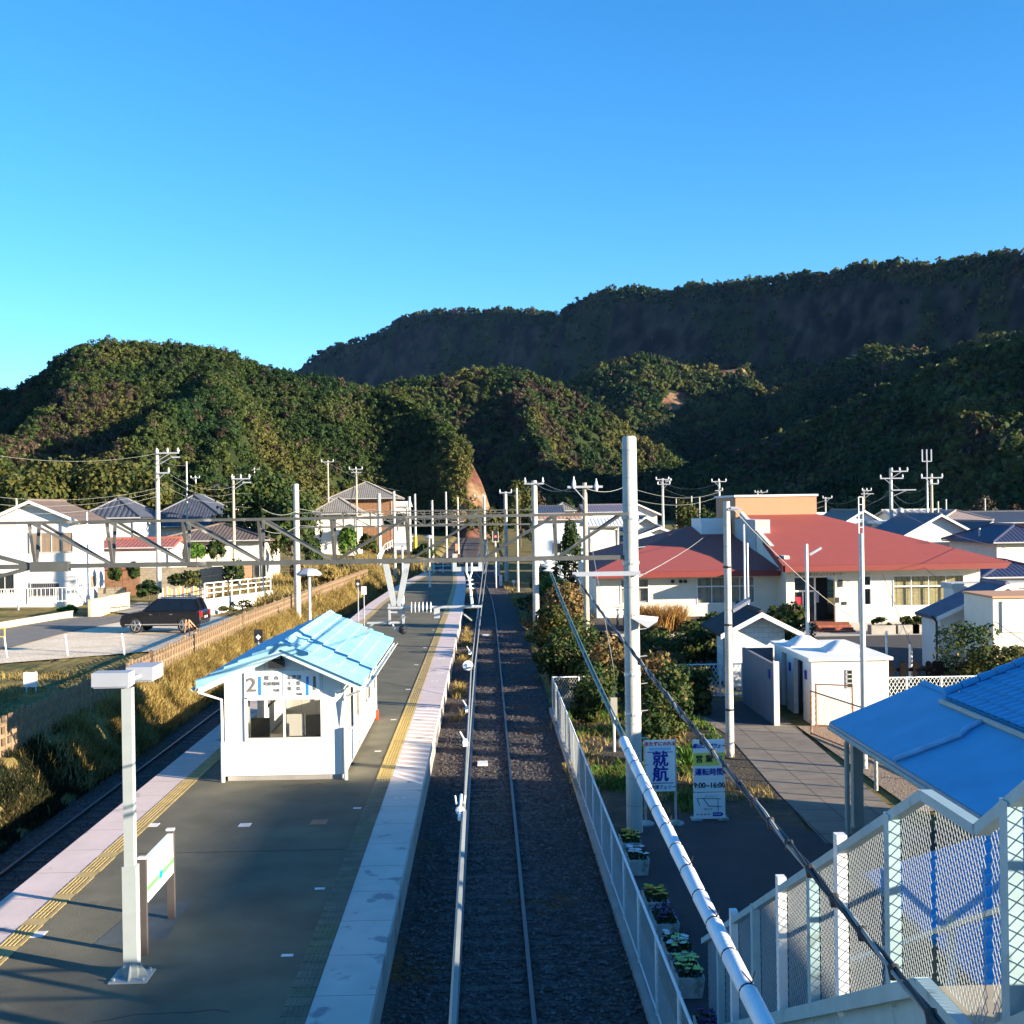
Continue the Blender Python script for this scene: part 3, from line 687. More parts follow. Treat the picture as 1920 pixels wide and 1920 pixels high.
def window_y(parent, y0, y1, z0, z1, x, nm='window', fr=.05, m=None, mull=1, gl=None):
    b = MB(); m = m or m_alu
    b.box(x-.06, y0-fr, z0-fr, x+.03, y0, z1+fr); b.box(x-.06, y1, z0-fr, x+.03, y1+fr, z1+fr)
    b.box(x-.06, y0, z0-fr, x+.032, y1, z0); b.box(x-.06, y0, z1, x+.032, y1, z1+fr)
    for k in range(mull):
        ym = y0+(y1-y0)*(k+1)/(mull+1); b.box(x-.04, ym-.022, z0, x+.02, ym+.022, z1)
    o = b.build(nm, m, parent, world=True)
    MB().box(x-.016, y0, z0, x-.01, y1, z1).build('pane', gl or m_glass, o, world=True)
    return o
window_x(sh, *front[:2], *front[2:], SY0, fr=.07, m=mat('cream_window_frame', (.70, .68, .62), .5))
for (a, c, z0, z1) in (side_ops[0], side_ops[2], side_ops[3]): window_y(sh, a, c, z0, z1, SX1)
window_y(sh, 29.2, 30.4, 1.9, 3.0, SX0+.05); window_y(sh, 33.4, 35.0, 1.9, 3.0, SX0+.05)
window_x(sh, SX0+.7, SX1-.9, 1.9, 2.9, SY1-.05)
dr = MB(); dr.box(SX1-.05, 30.92, ZP+.13, SX1-.02, 31.6, 3.08); o = dr.build('sliding_door', m_alu, sh, world=True)
MB().box(SX1-.06, 31.0, 2.0, SX1-.012, 31.5, 2.9).build('pane', m_glass, o, world=True)
# inside: bench and chairs seen through the front window
for i, x in enumerate((-5.7, -4.9, -4.35)):
    ct = thing('waiting_chair', ['black padded chair behind the left pane of the shelter window', 'white framed chair in the middle of the shelter window', 'black padded chair behind the right pane of the shelter window'][i], 'chair', (x, 29.4+.5*(i % 2), ZP+.14), group='chairs inside the waiting shelter')
    m_ = m_black if i != 1 else m_white
    b = MB(); b.cbox((0, 0, .45), (.48, .48, .07)); b.build('seat', m_, ct)
    b = MB(); b.cbox((0, .24, .85), (.46, .06, .55)); b.build('backrest', m_, ct)
    for sx in (-.2, .2):
        for sy_ in (-.2, .2): MB().tube([(sx, sy_, 0), (sx, sy_, .42)], .015, 6).build('leg', m_steel, ct)
# number board and floodlight
zb0, zb1 = wz(1309), wz(1258); bx0, bx1 = wx(460), wx(601)
bd = MB(); bd.box(bx0, SY0-.03, zb0, bx1, SY0-.006, zb1); bo = bd.build('number_board', m_board, sh, world=True)
O = base_of(bo); zc = (zb0+zb1)/2; yb = SY0-.036
def bt(t, size, px, py, m=m_txt, **k):
    k.setdefault('bold', .0025); p = P(px, py, SY0); T(t, size, (p.x-O.x, yb-O.y, p.z-O.z), m, bo, **k)
bt('2', .46, 472, 1285, sx=1.1, bold=.010); bt('1', .46, 590, 1282, bold=.010)
bt('館　山', .115, 510, 1271); bt('安房鴨川', .10, 510, 1282); bt('方面', .08, 519, 1294)
bt('木更津', .115, 552, 1270); bt('千　葉', .105, 552, 1281); bt('東　京', .105, 552, 1291); bt('方面', .075, 562, 1301)
q = MB()
for px in (488, 577):
    p = P(px, 1286, SY0); q.box(p.x-.03, yb-.004, p.z-.22, p.x+.03, SY0-.031, p.z+.23)
q.build('blue_stripe', m_blueb, bo, world=True)
MB().box(P(531, 1286, SY0).x-.004, yb-.002, zb0+.02, P(531, 1286, SY0).x+.004, SY0-.031, zb1-.02).build('divider', m_grey, bo, world=True)
p = P(520, 1243, SY0)
b = MB(); b.box(p.x-.18, SY0-.17, p.z-.10, p.x+.18, SY0-.03, p.z+.10); b.bar((p.x+.1, SY0-.05, p.z+.1), (p.x+.12, SY0, p.z+.22), .03)
for k in range(4): b.box(p.x-.17, SY0-.175, p.z-.085+k*.05, p.x+.17, SY0-.171, p.z-.065+k*.05)
b.build('floodlight', m_black, sh, world=True)
b = MB(); b.box(SX1+.0, 36.2, ZP+.0, SX1+.09, 36.3, ZP+.3); b.build('fire_extinguisher_box', mat('red_paint', (.5, .05, .02), .5), sh, world=True)

# ================================================================== platform lamps
m_lamp = mat('lamp_post_paint', (.31, .345, .34), .5, .05, 5)
def square_lamp(base, top_z, label, hw=.055, big=True, heads=True):
    t = thing('platform_lamp', label, 'lamp', base, group='lamps on the platform')
    h = top_z-base[2]
    b = MB(); b.box(-.26, -.24, 0, .26, .24, .02)
    for a in (0, 1):
        for s in (-1, 1):
            pts = [(s*.22, 0, .02), (s*.075, 0, .02), (s*.075, 0, .26)]
            if a: pts = [(0, s*.22, .02), (0, s*.075, .02), (0, s*.075, .26)]
            b.prism(pts, (0, .012, 0) if not a else (.012, 0, 0))
        for s in (-1, 1): b.tube([(s*.2, (a*2-1)*.18, .02), (s*.2, (a*2-1)*.18, .06)], .02, 6)
    b.build('base_plate', m_lamp, t)
    b = MB(); b.box(-.095, -.085, .02, .095, .085, 1.55); b.box(-.1, -.09, .88, .1, .09, .885); b.build('lower_post', m_lamp, t)
    b = MB(); b.box(-hw*1.25, -hw*1.25, 1.55, hw*1.25, hw*1.25, h-.2); b.build('post', m_lamp, t)
    if heads:
        for xa_, xb_, ya_, yb_ in ((-.46, .05, -.12, .17), (-.16, .22, .45, 1.0)):
            b = MB(); b.box(xa_, ya_, h-.17, xb_, yb_, h+.02); b.box(xa_+.02, ya_+.02, h-.19, xb_-.02, yb_-.02, h-.17)
            o = b.build('lamp_box', m_grey, t)
        MB().bar((0, .1, h-.1), (.03, .5, h-.1), .05).build('arm', m_lamp, t)
    return t
gb = G(248, 1832, ZP); zt = P(245, 1262, gb.y).z
square_lamp((gb.x, gb.y, ZP), zt, 'tall pale lamp post with two grey box heads, nearest on the platform')
def mushroom_lamp(base, h, label, r=.30, box=False):
    t = thing('platform_lamp', label, 'lamp', base, group='lamps on the platform')
    MB().tube([(0, 0, 0), (0, 0, 1.3)], .075, 10).build('lower_post', m_white, t, smooth=True)
    MB().tube([(0, 0, 1.3), (0, 0, h)], .055, 10).build('post', m_white, t, smooth=True)
    MB().box(-.16, -.16, 0, .16, .16, .02).build('base_plate', m_grey, t)
    b = MB()
    if box: b.box(-.45, -.2, h-.05, .45, .2, h+.15)
    else: b.lathe((0, 0, h), [(r*1.6, -.12), (r*1.7, -.05), (r*1.05, .12), (r*.4, .17), (.01, .18)], 8)
    b.build('lamp_head', m_grey, t)
mushroom_lamp((-7.35+.25, 47.5, ZP), P(661, 1072, 47.5).z-ZP, 'white lamp post with flat mushroom head just behind the shelter')
g1 = G(756, 1157, ZP); mushroom_lamp((g1.x, g1.y, ZP), P(753, 1022, g1.y).z-ZP, 'white lamp post with grey box head halfway down the platform', box=True)
g1 = G(806, 1101, ZP); mushroom_lamp((g1.x, g1.y, ZP), P(804, 1007, g1.y).z-ZP, 'slim white lamp post nearest the platform end railing', r=.22)

# ================================================================== station name sign
g2 = G(270, 1790, ZP); g3 = G(327, 1722, ZP)
g3 = Vector((g2.x+.02, g3.y, ZP))
t = thing('station_sign', 'white station name board with green band between two dark posts', 'sign', tuple(g2))
zt2 = P(268, 1610, g2.y).z-ZP
m_post = mat('brown_steel_post', (.07, .06, .055), .5, .1)
dY = g3.y-g2.y
for y in (0, dY):
    MB().box(-.055, y-.04, 0, .055, y+.04, zt2).build('post', m_post, t)
    MB().box(-.06, y-.045, zt2, .06, y+.045, zt2+.03).build('post_cap', m_whitelow, t)
b = MB(); b.box(-.035, .045, zt2-.66, .05, dY-.045, zt2-.04); bo = b.build('board', m_board, t)
MB().box(.05, .06, zt2-.50, .054, dY-.06, zt2-.42).build('green_band', mat('sign_green', (.12, .62, .12), .5), bo)
MB().box(.054, dY/2-.08, zt2-.52, .057, dY/2+.07, zt2-.40).build('blue_square', mat('sign_cyan', (.0, .42, .75), .5), bo)
T('はまかなや', .14, (.052, dY/2, zt2-.17), m_txt, bo, rz=90, ext=.001); T('浜金谷', .09, (.052, dY/2, zt2-.30), m_txt, bo, rz=90, ext=.001)
T('Hama-Kanaya', .06, (.052, dY/2, zt2-.58), m_txt, bo, rz=90, ext=.001)

# ================================================================== railing at the platform end
t = thing('platform_end_railing', 'turquoise pipe railing across the far end of the platform', 'railing', (-4.5, 120.5, ZP))
m_teal = mat('turquoise_paint', (.30, .68, .66), .5)
xa, xb = P(797, 1040, 120.5).x+4.5, P(847, 1040, 120.5).x+4.5
for k in range(4): x = xa+(xb-xa)*k/3; MB().tube([(x, 0, 0), (x, 0, 1.15)], .045, 6).build('post', m_teal, t)
for z in (.25, .7, 1.15): MB().tube([(xa, 0, z), (xb, 0, z)], .04, 6).build('rail', m_teal, t)

# ================================================================== catenary gantries
m_cpole = mat('spun_concrete_pole', (.46, .44, .39), .85, .10, 2.0, c2=(.38, .37, .34), m2=.56, s2=1.2, joint=[(2, .62, .012)], jcol=.6, bump=.1, bscale=25)
m_ins = mat('white_porcelain', (.80, .80, .78), .25, .03)
m_truss = mat('galvanised_truss_steel', (.095, .097, .092), .5, .15, 3, metal=.25, stain=((.28, .27, .25), .62, 2))
def round_pole(t, x, y, z0, z1, r0, r1, name='pole', m=None, n=14):
    b = MB(); b.tube([(x, y, z0), (x, y, z1-.04), (x, y, z1)], [r0, r1, r1*.8], n); return b.build(name, m or m_cpole, t, world=True, smooth=True)
def insulator(mb, a, b, r=.09, n=5):
    a, b = Vector(a), Vector(b); mb.tube([a, b], .025, 6)
    for k in range(n):
        c = a.lerp(b, (k+.6)/(n+.2)); d = (b-a).normalized()*.02
        mb.tube([c-d, c+d*.2, c+d], [r*.55, r, r*.35], 10)
def gantry(Yg, xl, xr, zc0, zc1, label, near=False, r=.17, ztop=9.05, left_pole=True, zl=0.0, hang=True):
    t = thing('catenary_gantry', label, 'gantry', (xr, Yg, 0), group='gantries over the tracks')
    W = .3 if near else .25; A = .065 if near else .06
    o = MB()
    zt = zc1
    def ch(y0, z0, y1=None, z1=None): o.box(xl, Yg+y0, z0, xr-r*.4, Yg+y1, z1)
    ch(-W-.03, zt-.06, -W+.03, zt); ch(W-.03, zt-.06, W+.03, zt)
    o.build('top_chord', m_truss, t, world=True)
    o = MB(); o.box(xl+(2.2 if near else 0), Yg-.07, zc0-.05, xr-r*.4, Yg+.07, zc0+.05); o.build('bottom_chord', m_truss, t, world=True)
    st_ = 4.02 if not near else None
    xsn = [P(px, 1000, Yg).x for px in (67, 211, 352, 492, 627, 766, 903, 1042)] if near else list(np.arange(xl+1.2, xr-.6, 1.65))
    for i, x in enumerate(xsn):
        b = MB(); b.bar((x-.03, Yg-W, zt-.04), (x, Yg-.03, zc0), A, .05); b.bar((x-.03, Yg+W, zt-.04), (x, Yg+.03, zc0), A, .05); b.bar((x, Yg-W, zt-.05), (x, Yg+W, zt-.05), .05)
        b.build('strut', m_truss, t, world=True)
        if i < len(xsn)-1 or near:
            b = MB(); x2 = xsn[i+1] if i+1 < len(xsn) else xr-.2
            if (near and i < 4) or (not near and i < len(xsn)/2): b.bar((x+.05, Yg-W, zt-.06), (x2-.05, Yg-.03, zc0+.03), A*1.15, .05); b.bar((x+.05, Yg+W, zt-.06), (x2-.05, Yg+.03, zc0+.03), A*1.15, .05)
            else: b.bar((x+.05, Yg-.03, zc0+.03), (x2-.05, Yg-W, zt-.06), A*1.15, .05); b.bar((x+.05, Yg+.03, zc0+.03), (x2-.05, Yg+W, zt-.06), A*1.15, .05)
            b.build('diagonal', m_truss, t, world=True)
    round_pole(t, xr, Yg, -.2, ztop, r*1.06, r*.92)
    if left_pole: round_pole(t, xl, Yg, zl, ztop, r*1.06, r*.92)
    return t
YG = 26.8
ZB, ZT = P(900, 1049, YG).z, P(900, 965, YG).z
gx = P(1185, 1200, YG).x
g0 = gantry(YG, -13.6, gx, ZB, ZT, 'near grey steel truss gantry on the thick concrete pole beside the ferry sign', near=True, r=.178, ztop=P(1183, 818, YG).z, zl=gh(-13.6, YG)-.2)
b = MB(); kn = P(67, 1063, YG); b.bar((kn.x, YG, ZB), (-13.4, YG, ZB-.85), .12, .08); b.bar((kn.x, YG, ZB), (-13.4, YG, ZT-.1), .12, .08); b.build('knee_brace', m_truss, g0, world=True)
b = MB(); b.box(kn.x-.1, YG-.1, ZB-.12, kn.x+.75, YG+.1, ZB+.1); b.build('joint_plate', m_truss, g0, world=True)
for px0 in (1057,):
    x0, x1, z = P(1072, 1077, YG).x, P(1210, 1073, YG).x, P(1120, 1075, YG).z
    MB().box(x0, YG-.26, z-.05, x1-.15, YG-.18, z+.05).build('side_arm', m_grey, g0, world=True)
for z in (P(1183, 1055, YG).z, P(1183, 970, YG).z, 3.6, 2.7): MB().lathe((gx, YG, z), [(.19, -.04), (.195, 0), (.19, .04)], 14).build('pole_band', m_steel, g0, world=True)
b = MB()
for k in range(11): z = .9+k*.62; b.tube([(gx+.15, YG-.05, z), (gx+.33, YG-.06, z+.02)], .012, 5)
b.build('climbing_rung', m_steel, g0, world=True)
# cable plate, wrap and band on the thick pole
p = P(1213, 1163, YG-.3); t = thing('floodlight', 'white hooded floodlight clamped to the thick concrete gantry pole', 'light', tuple(p))
b = MB(); b.add([(-.36, -.08, .06), (.2, -.2, -.02), (.28, .12, .06), (-.3, .2, .12), (-.28, -.05, .0), (0, -.15, -.16), (.02, .1, -.16), (-.25, .15, .0)], [(0, 1, 2, 3), (0, 4, 5, 1), (5, 6, 2, 1), (4, 7, 6, 5), (3, 2, 6, 7), (0, 3, 7, 4)]); b.build('lamp_head', m_white, t)
b = MB(); b.bar((-.25, .1, .1), (-.2, .3, .1), .04); b.build('bracket', m_steel, t)
# V hanger with drop bracket, insulators and steady arm
t = thing('contact_wire_hanger', 'grey V-shaped hanger under the near gantry with ribbed insulators on its arm', 'catenary arm', (P(745, 1140, YG).x, YG, 5.2), group='wire supports under the near gantry')
vx = P(744, 1140, YG)
MB().bar((P(722, 1050, YG).x, YG, ZB), (vx.x-.05, YG, vx.z+.05), .13, .08).build('strut', m_steel, t, world=True)
MB().bar((P(764, 1050, YG).x, YG, ZB), (vx.x+.05, YG, vx.z+.05), .13, .08).build('strut', m_steel, t, world=True)
b = MB(); z1 = P(744, 1170, YG).z; b.box(vx.x-.19, YG-.05, z1, vx.x-.14, YG+.05, vx.z+.1); b.box(vx.x+.12, YG-.05, z1, vx.x+.17, YG+.05, vx.z+.1); b.box(vx.x-.19, YG-.04, z1+.25, vx.x+.17, YG+.04, z1+.29); b.build('bracket', m_steel, t, world=True)
zz = P(840, 1138, YG).z
b = MB(); b.tube([(vx.x-.2, YG-.06, zz), (P(903, 1138, YG).x, YG-.06, zz)], .035, 8); b.build('arm', m_steel, t, world=True, smooth=True)
b = MB(); x0, x1 = P(772, 1138, YG).x, P(808, 1138, YG).x
for k in range(6): x = lerp(x0, x1, k/5); b.tube([(x-.015, YG-.06, zz), (x, YG-.06, zz), (x+.02, YG-.06, zz)], [.07, .135, .06], 12)
b.build('insulator', m_ins, t, world=True)
b = MB(); q = P(819, 1150, YG); b.box(q.x-.06, YG-.1, q.z-.10, q.x+.07, YG-.02, zz); b.bar((q.x+.05, YG-.06, q.z-.02), (P(865, 1150, YG).x, YG-.06, P(865, 1147, YG).z), .012); b.bar((P(865, 1150, YG).x, YG-.06, P(865, 1147, YG).z), (P(885, 1163, YG).x, YG-.06, P(885, 1163, YG).z), .03); b.build('clamp', m_steel, t, world=True)
zz2 = P(720, 1168, YG).z
b = MB(); b.tube([(P(688, 1168, YG).x, YG, zz2), (P(757, 1168, YG).x, YG, zz2)], .03, 8); b.bar((P(700, 1168, YG).x, YG, zz2), (P(686, 1185, YG).x, YG, zz2-.2), .05); b.tube(sag((P(735, 1169, YG).x, YG, zz2), (P(752, 1180, YG).x, YG, zz2-.17), .1, 8), .02, 6); b.build('lower_arm', m_steel, t, world=True)
p = P(755, 1181, YG); MB().ball(tuple(p), .105, 12).build('black_weight', m_black, t, world=True, smooth=True)
# U frame
t = thing('feeder_support', 'grey U-shaped frame hung under the near gantry with a white standing insulator', 'catenary arm', (P(876, 1072, YG).x, YG, 6), group='wire supports under the near gantry')
b = MB(); x0, x1 = P(852, 1050, YG).x, P(901, 1050, YG).x; zu = P(876, 1071, YG).z
b.box(x0-.04, YG-.05, zu, x0+.05, YG+.05, ZB+.14); b.box(x1-.05, YG-.05, zu, x1+.04, YG+.05, ZB+.14); b.box(x0+.05, YG-.048, zu, x1-.05, YG+.048, zu+.1); b.build('u_frame', m_steel, t, world=True)
xi = P(880, 1100, YG).x
b = MB(); b.tube([(xi-.06, YG-.08, P(876, 1055, YG).z), (xi-.06, YG-.08, zu-.02), (xi-.01, YG-.08, zu-.16)], .02, 6); b.tube([(xi+.06, YG-.08, P(876, 1055, YG).z), (xi+.06, YG-.08, zu-.02), (xi+.01, YG-.08, zu-.16)], .02, 6); b.build('fork', m_ins, t, world=True)
b = MB(); insulator(b, (xi, YG-.08, zu-.14), (xi+.03, YG-.08, P(882, 1108, YG).z), .10, 3); b.tube([(xi+.03, YG-.08, P(882, 1108, YG).z), (xi+.06, YG-.08, P(883, 1137, YG).z)], .035, 8); b.build('insulator', m_ins, t, world=True)
# insulator for the guy wire
p = P(1028, 1062, YG); t = thing('strain_insulator', 'white stacked insulator under the truss where the sleeved guy wire starts', 'insulator', tuple(p))
b = MB(); b.lathe((0, 0, -.12), [(.10, 0), (.14, .03), (.05, .06), (.05, .09), (.14, .12), (.16, .15), (.06, .18), (.12, .24), (.05, .28)], 14); b.build('insulator_stack', m_ins, t, smooth=True)
YG2 = 72.0
g_2 = gantry(YG2, P(556, 1000, YG2).x, P(1003, 1000, YG2).x, P(900, 984, YG2).z, P(900, 956, YG2).z, 'second gantry with twin insulators on its right pole top', r=.19, ztop=P(1001, 901, YG2).z, zl=1.0)
def tee(t, x, y, z, w, hh=.35, m=None, n=2, r=.05):
    b = MB(); b.box(x-w/2, y-.06, z-.05, x+w/2, y+.06, z+.05); b.build('crossarm', m or m_grey, t, world=True)
    for k in range(n):
        xx = x-w/2+.06+(w-.12)*k/max(1, n-1)
        b = MB(); b.tube([(xx, y, z), (xx, y, z+hh)], .02, 6); b.lathe((xx, y, z+.05), [(.02, 0), (r, .04), (r*1.5, .08), (r, .16), (r*.8, .24), (.01, hh)], 8); b.build('insulator', m_ins, t, world=True)
p = P(1001, 907, YG2); tee(g_2, p.x, YG2-.2, p.z, 1.2)
YG3 = 122.0
g_3 = gantry(YG3, P(711, 960, YG3).x, P(948, 960, YG3).x, P(900, 982, YG3).z, P(900, 961, YG3).z, 'third gantry beyond the end of the platform', r=.19, ztop=P(948, 922, YG3).z, zl=.8)
p = P(948, 924, YG3); tee(g_3, p.x, YG3-.2, p.z, 1.3)
YG4 = 170.0
g_4 = gantry(YG4, P(768, 960, YG4).x, P(908, 960, YG4).x, P(890, 972, YG4).z, P(890, 955, YG4).z, 'farthest gantry in front of the orange cutting', r=.2, ztop=P(900, 929, YG4).z, zl=.3)
p = P(898, 931, YG4); tee(g_4, p.x, YG4-.2, p.z, 1.3)
# bare concrete poles along the left of the tracks
for (px, pt, pb, Yp, rr, lb) in ((740, 921, 1030, 118, .17, 'bare pole on the bank left of the third gantry'), (779, 926, 1010, 150, .17, 'bare pole with a yellow wrap behind the platform end'), (811, 938, 1015, 135, .16, 'slim bare pole above the platform end railing'),
                                 (837, 922, 1000, 170, .16, 'small bare pole left of the far gantry'), (859, 932, 990, 200, .16, 'last bare pole before the orange cutting'), (971, 915, 1080, 105, .12, 'thin brownish pole left of the second gantry right pole')):
    p = P(px, pb, Yp); z0 = gh(p.x, Yp)-.1
    t = thing('concrete_pole', lb, 'pole', (p.x, Yp, z0), group='bare poles along the line')
    MB().tube([(0, 0, 0), (0, 0, P(px, pt, Yp).z-z0)], [rr, rr*.75], 10).build('shaft', m_cpole, t, smooth=True)
    if px == 779: MB().tube([(0, 0, 1.2), (0, 0, 3.2)], rr*1.2, 10).build('yellow_wrap', mat('yellow_plastic', (.65, .42, .02), .5), t)
    if px in (837, 859): b = MB(); b.box(-1.0, -.05, 5.6, 1.0, .05, 5.7); b.build('crossarm', m_grey, t)

# ================================================================== overhead wires
m_wire = mat('copper_wire', (.50, .46, .38), .4, .1, metal=.6); m_bwire = mat('black_cable', (.022, .022, .025), .5, .1); m_gwire = mat('green_grey_wire', (.16, .26, .24), .5, .1); m_lwire = mat('pale_cable', (.26, .27, .25), .5, .1)
def wire(label, pts, r, m, group='overhead wires', name='overhead_wire', n=5):
    b = MB(); o = base = Vector(pts[0]); b.tube([Vector(p)-o for p in pts], r, n)
    ob = b.build(name, m); ob.location = o; return tag(ob, label, 'wire', group)
cwx = lambda Y: float(cR(Y))-.2+.12*math.sin(Y/13)
wire('thick white contact wire from the forked clamp to the bottom edge', [(-.18, 1.0, 5.12), (-.18, 5.3, 5.1), (-.195, 9.0, 5.1)], .019, m_lwire)
wire('left contact wire of the pair over the right-hand track', [(-.195, 9.0, 5.1), (-.24, 17.3, 5.1), (-.2, YG, 5.12), (-.1, 48, 5.12), (.1, YG2, 5.12), (-1.4, YG3, 5.15), (-4, 180, 5.2)], .012, m_lwire)
wire('right contact wire of the pair over the right-hand track', [(-.195, 9.0, 5.1), (-.19, 17, 5.1), (-.12, YG, 5.15), (.15, 60, 5.3)], .010, m_lwire)
mes = []
for a, c in (((-.05, YG, 5.95), (.1, YG2, 6.0)), ((.1, YG2, 6.0), (-1.4, YG3, 6.0)), ((-1.4, YG3, 6.0), (-4, 180, 6.0))): mes += sag(a, c, .55, 10)[:-1]
wire('thin messenger wire above the contact wires beyond the near gantry', mes, .010, m_lwire)
t = thing('section_insulator', 'small white clamp with prongs on the contact wire halfway to the shelter', 'insulator', tuple(P(863, 1512, 9.1)))
b = MB(); b.tube([(0, -.3, -.02), (0, .35, .0)], .015, 6); b.ball((0, -.12, 0), .035, 8); b.build('clamp_body', m_ins, t)
for s_ in (-1, 1): MB().tube([(s_*.03, 0, .02), (s_*.04, .05, .07)], .007, 5).build('prong', m_ins, t)
p = P(877, 1248, 17.3); o = MB().lathe((0, 0, 0), [(.01, -.03), (.07, -.028), (.078, 0), (.07, .02), (.03, .03), (.01, .05)], 18)
o = o.build('round_insulator', m_ins, smooth=True); o.location = p; o.rotation_euler = (R(70), 0, 0); tag(o, 'round white disc insulator clipped on the contact wire', 'insulator')
for k, (px, py, Y) in enumerate(((872, 1393, 11.5), (876, 1330, 13.8), (881, 1224, 19.2))):
    p = P(px, py, Y); q = thing('wire_clip', ['small clip on the contact wire nearer the eye than the round disc', 'pointed clip on the contact wire just in front of the round disc', 'slim clip on the contact wire just beyond the round disc'][k], 'clip', tuple(p), group='clips on the contact wire')
    b = MB(); b.box(-.02, -.08, -.02, .02, .08, .03); b.ball((0, .02, .0), .03, 8); b.build('clip_body', m_ins, q); MB().tube([(0, 0, .02), (-.05, .05, .10)], .008, 5).build('tail', m_ins, q)
# sleeved guy wire and black twisted cable towards the footbridge
A, Bp = Vector(P(1031, 1072, YG)), Vector((1.44, 3.0, 4.57))
gpts = sag(A, Bp, .24, 24)
gw = thing('guy_wire', 'green-grey guy wire ending in a long white segmented sleeve', 'wire', tuple(A))
MB().tube(gpts, .016, 6).build('strand', m_gwire, gw, world=True)
MB().tube([p+Vector((.03, 0, .02)) for p in gpts[:18]], .010, 5).build('strand', m_gwire, gw, world=True)
m_slv = mat('white_sleeve_plastic', (.80, .79, .80), .45, .06, 5, stain=((.60, .60, .62), .64, 2.5))
i0 = next(i for i, p in enumerate(gpts) if p.y < 12.6); sp = [gpts[i0].lerp(gpts[i0-1], (12.6-gpts[i0].y)/(gpts[i0-1].y-gpts[i0].y))]+gpts[i0:]
def along(pts, d):
    for a, c in zip(pts[:-1], pts[1:]):
        l = (c-a).length
        if d <= l: return a.lerp(c, d/l)
        d -= l
    return pts[-1]
tot = sum((c-a).length for a, c in zip(sp[:-1], sp[1:])); d0 = 0; sl = MB(); bd = MB()
while d0 < tot-.05:
    a, c = along(sp, d0), along(sp, min(tot, d0+.50)); sl.tube([a, a.lerp(c, .03), a.lerp(c, .96), c], [.050, .056, .053, .049], 14)
    bd.tube([c-(c-a)*.012, c+(c-a)*.012], .057, 12)
    if int(d0*2) % 2: bd.tube([c+Vector((.02, 0, .055)), c+Vector((-.03, .03, .11))], .004, 4); bd.tube([c+Vector((.02, 0, .055)), c+Vector((.05, .05, .10))], .004, 4)
    d0 += .50
sl.build('white_sleeve', m_slv, gw, world=True, smooth=True); bd.build('sleeve_tie', m_black, gw, world=True)
A2, B2 = Vector(P(1076, 1078, YG-.2)), Vector((2.38, 3.0, 4.55))
cp = sag(A2, B2, .10, 60); ck = thing('black_cable', 'black twisted cable bundle running down to the mesh-sided stairway', 'cable', tuple(A2))
for k in range(3):
    b = MB(); b.tube([p+.018*Vector((math.cos(i*1.1+k*2.09), 0, math.sin(i*1.1+k*2.09))) for i, p in enumerate(cp)], .013, 6); b.build('strand', m_bwire if k < 2 else m_lwire, ck, world=True)
for k in range(26):
    c = along(cp, 10+k*.55); MB().tube([c-Vector((0, .02, .04)), c+Vector((0, .03, .02))], .034, 8).build('cable_tie', m_black, ck, world=True)
# ================================================================== plants
lf_dark = leafmat('evergreen_leaves', (.012, .030, .008), (.028, .052, .012), (.075, .085, .02), s=1.6)
lf_olive = leafmat('olive_leaves', (.026, .042, .010), (.062, .068, .015), (.125, .11, .025), s=1.2)
lf_green = leafmat('bright_green_leaves', (.03, .08, .012), (.07, .14, .02), (.15, .20, .04), s=1.5)
lf_dry = leafmat('dry_brown_leaves', (.10, .06, .025), (.17, .11, .045), (.27, .18, .07), s=2.0)
lf_straw = leafmat('straw_grass', (.20, .14, .045), (.30, .22, .07), (.42, .32, .12), s=1.0, tl=.35)
m_bark = mat('bark', (.11, .08, .055), .95, .3, 6, bump=.5, bscale=20)
def plant(name, label, cat, loc, rad, leafm, size=.10, K=26, L=60, zc=None, trunk=None, group=None, seed=None, extra=None, low=-.35):
    """a tree or shrub: trunk with limbs, crown of leaf clumps"""
    rg = np.random.default_rng(seed if seed is not None else abs(hash((round(loc[0], 2), round(loc[1], 2)))) % 99999)
    t = thing(name, label, cat, loc, group=group)
    rx, ry, rz_ = rad; zc = rz_*.85 if zc is None else zc
    p, nn, s = crown_pts(np.array([[0, 0, zc]]), np.array([[rx, ry, rz_]]), K, L, size, rng=rg, low=low)
    V, Qd = quads(p, nn, s, asp=1.4, rng=rg); V[:, 2] = np.maximum(V[:, 2], 0.02)
    ms = [leafm]; mi = None
    if extra is not None:
        ms.append(extra[0]); mi = (rg.uniform(size=len(Qd)) < extra[1]).astype(int)
    np_mesh('crown', V, Qd, ms, parent=t, midx=mi)
    tr = trunk or max(.04, rx*.06)
    b = MB(); b.tube([(0, 0, -.1), (0.02*rx, 0, zc*.5), (0, .03*rx, zc*1.1)], [tr, tr*.75, tr*.3], 8)
    for k in range(6):
        a = rg.uniform(0, 6.28); h = zc*rg.uniform(.35, .8)
        b.tube([(0, 0, h), (math.cos(a)*rx*.4, math.sin(a)*ry*.4, h+rz_*.25), (math.cos(a)*rx*.7, math.sin(a)*ry*.7, h+rz_*.4)], [tr*.5, tr*.3, tr*.1], 5)
    b.build('trunk', m_bark, t)
    return t
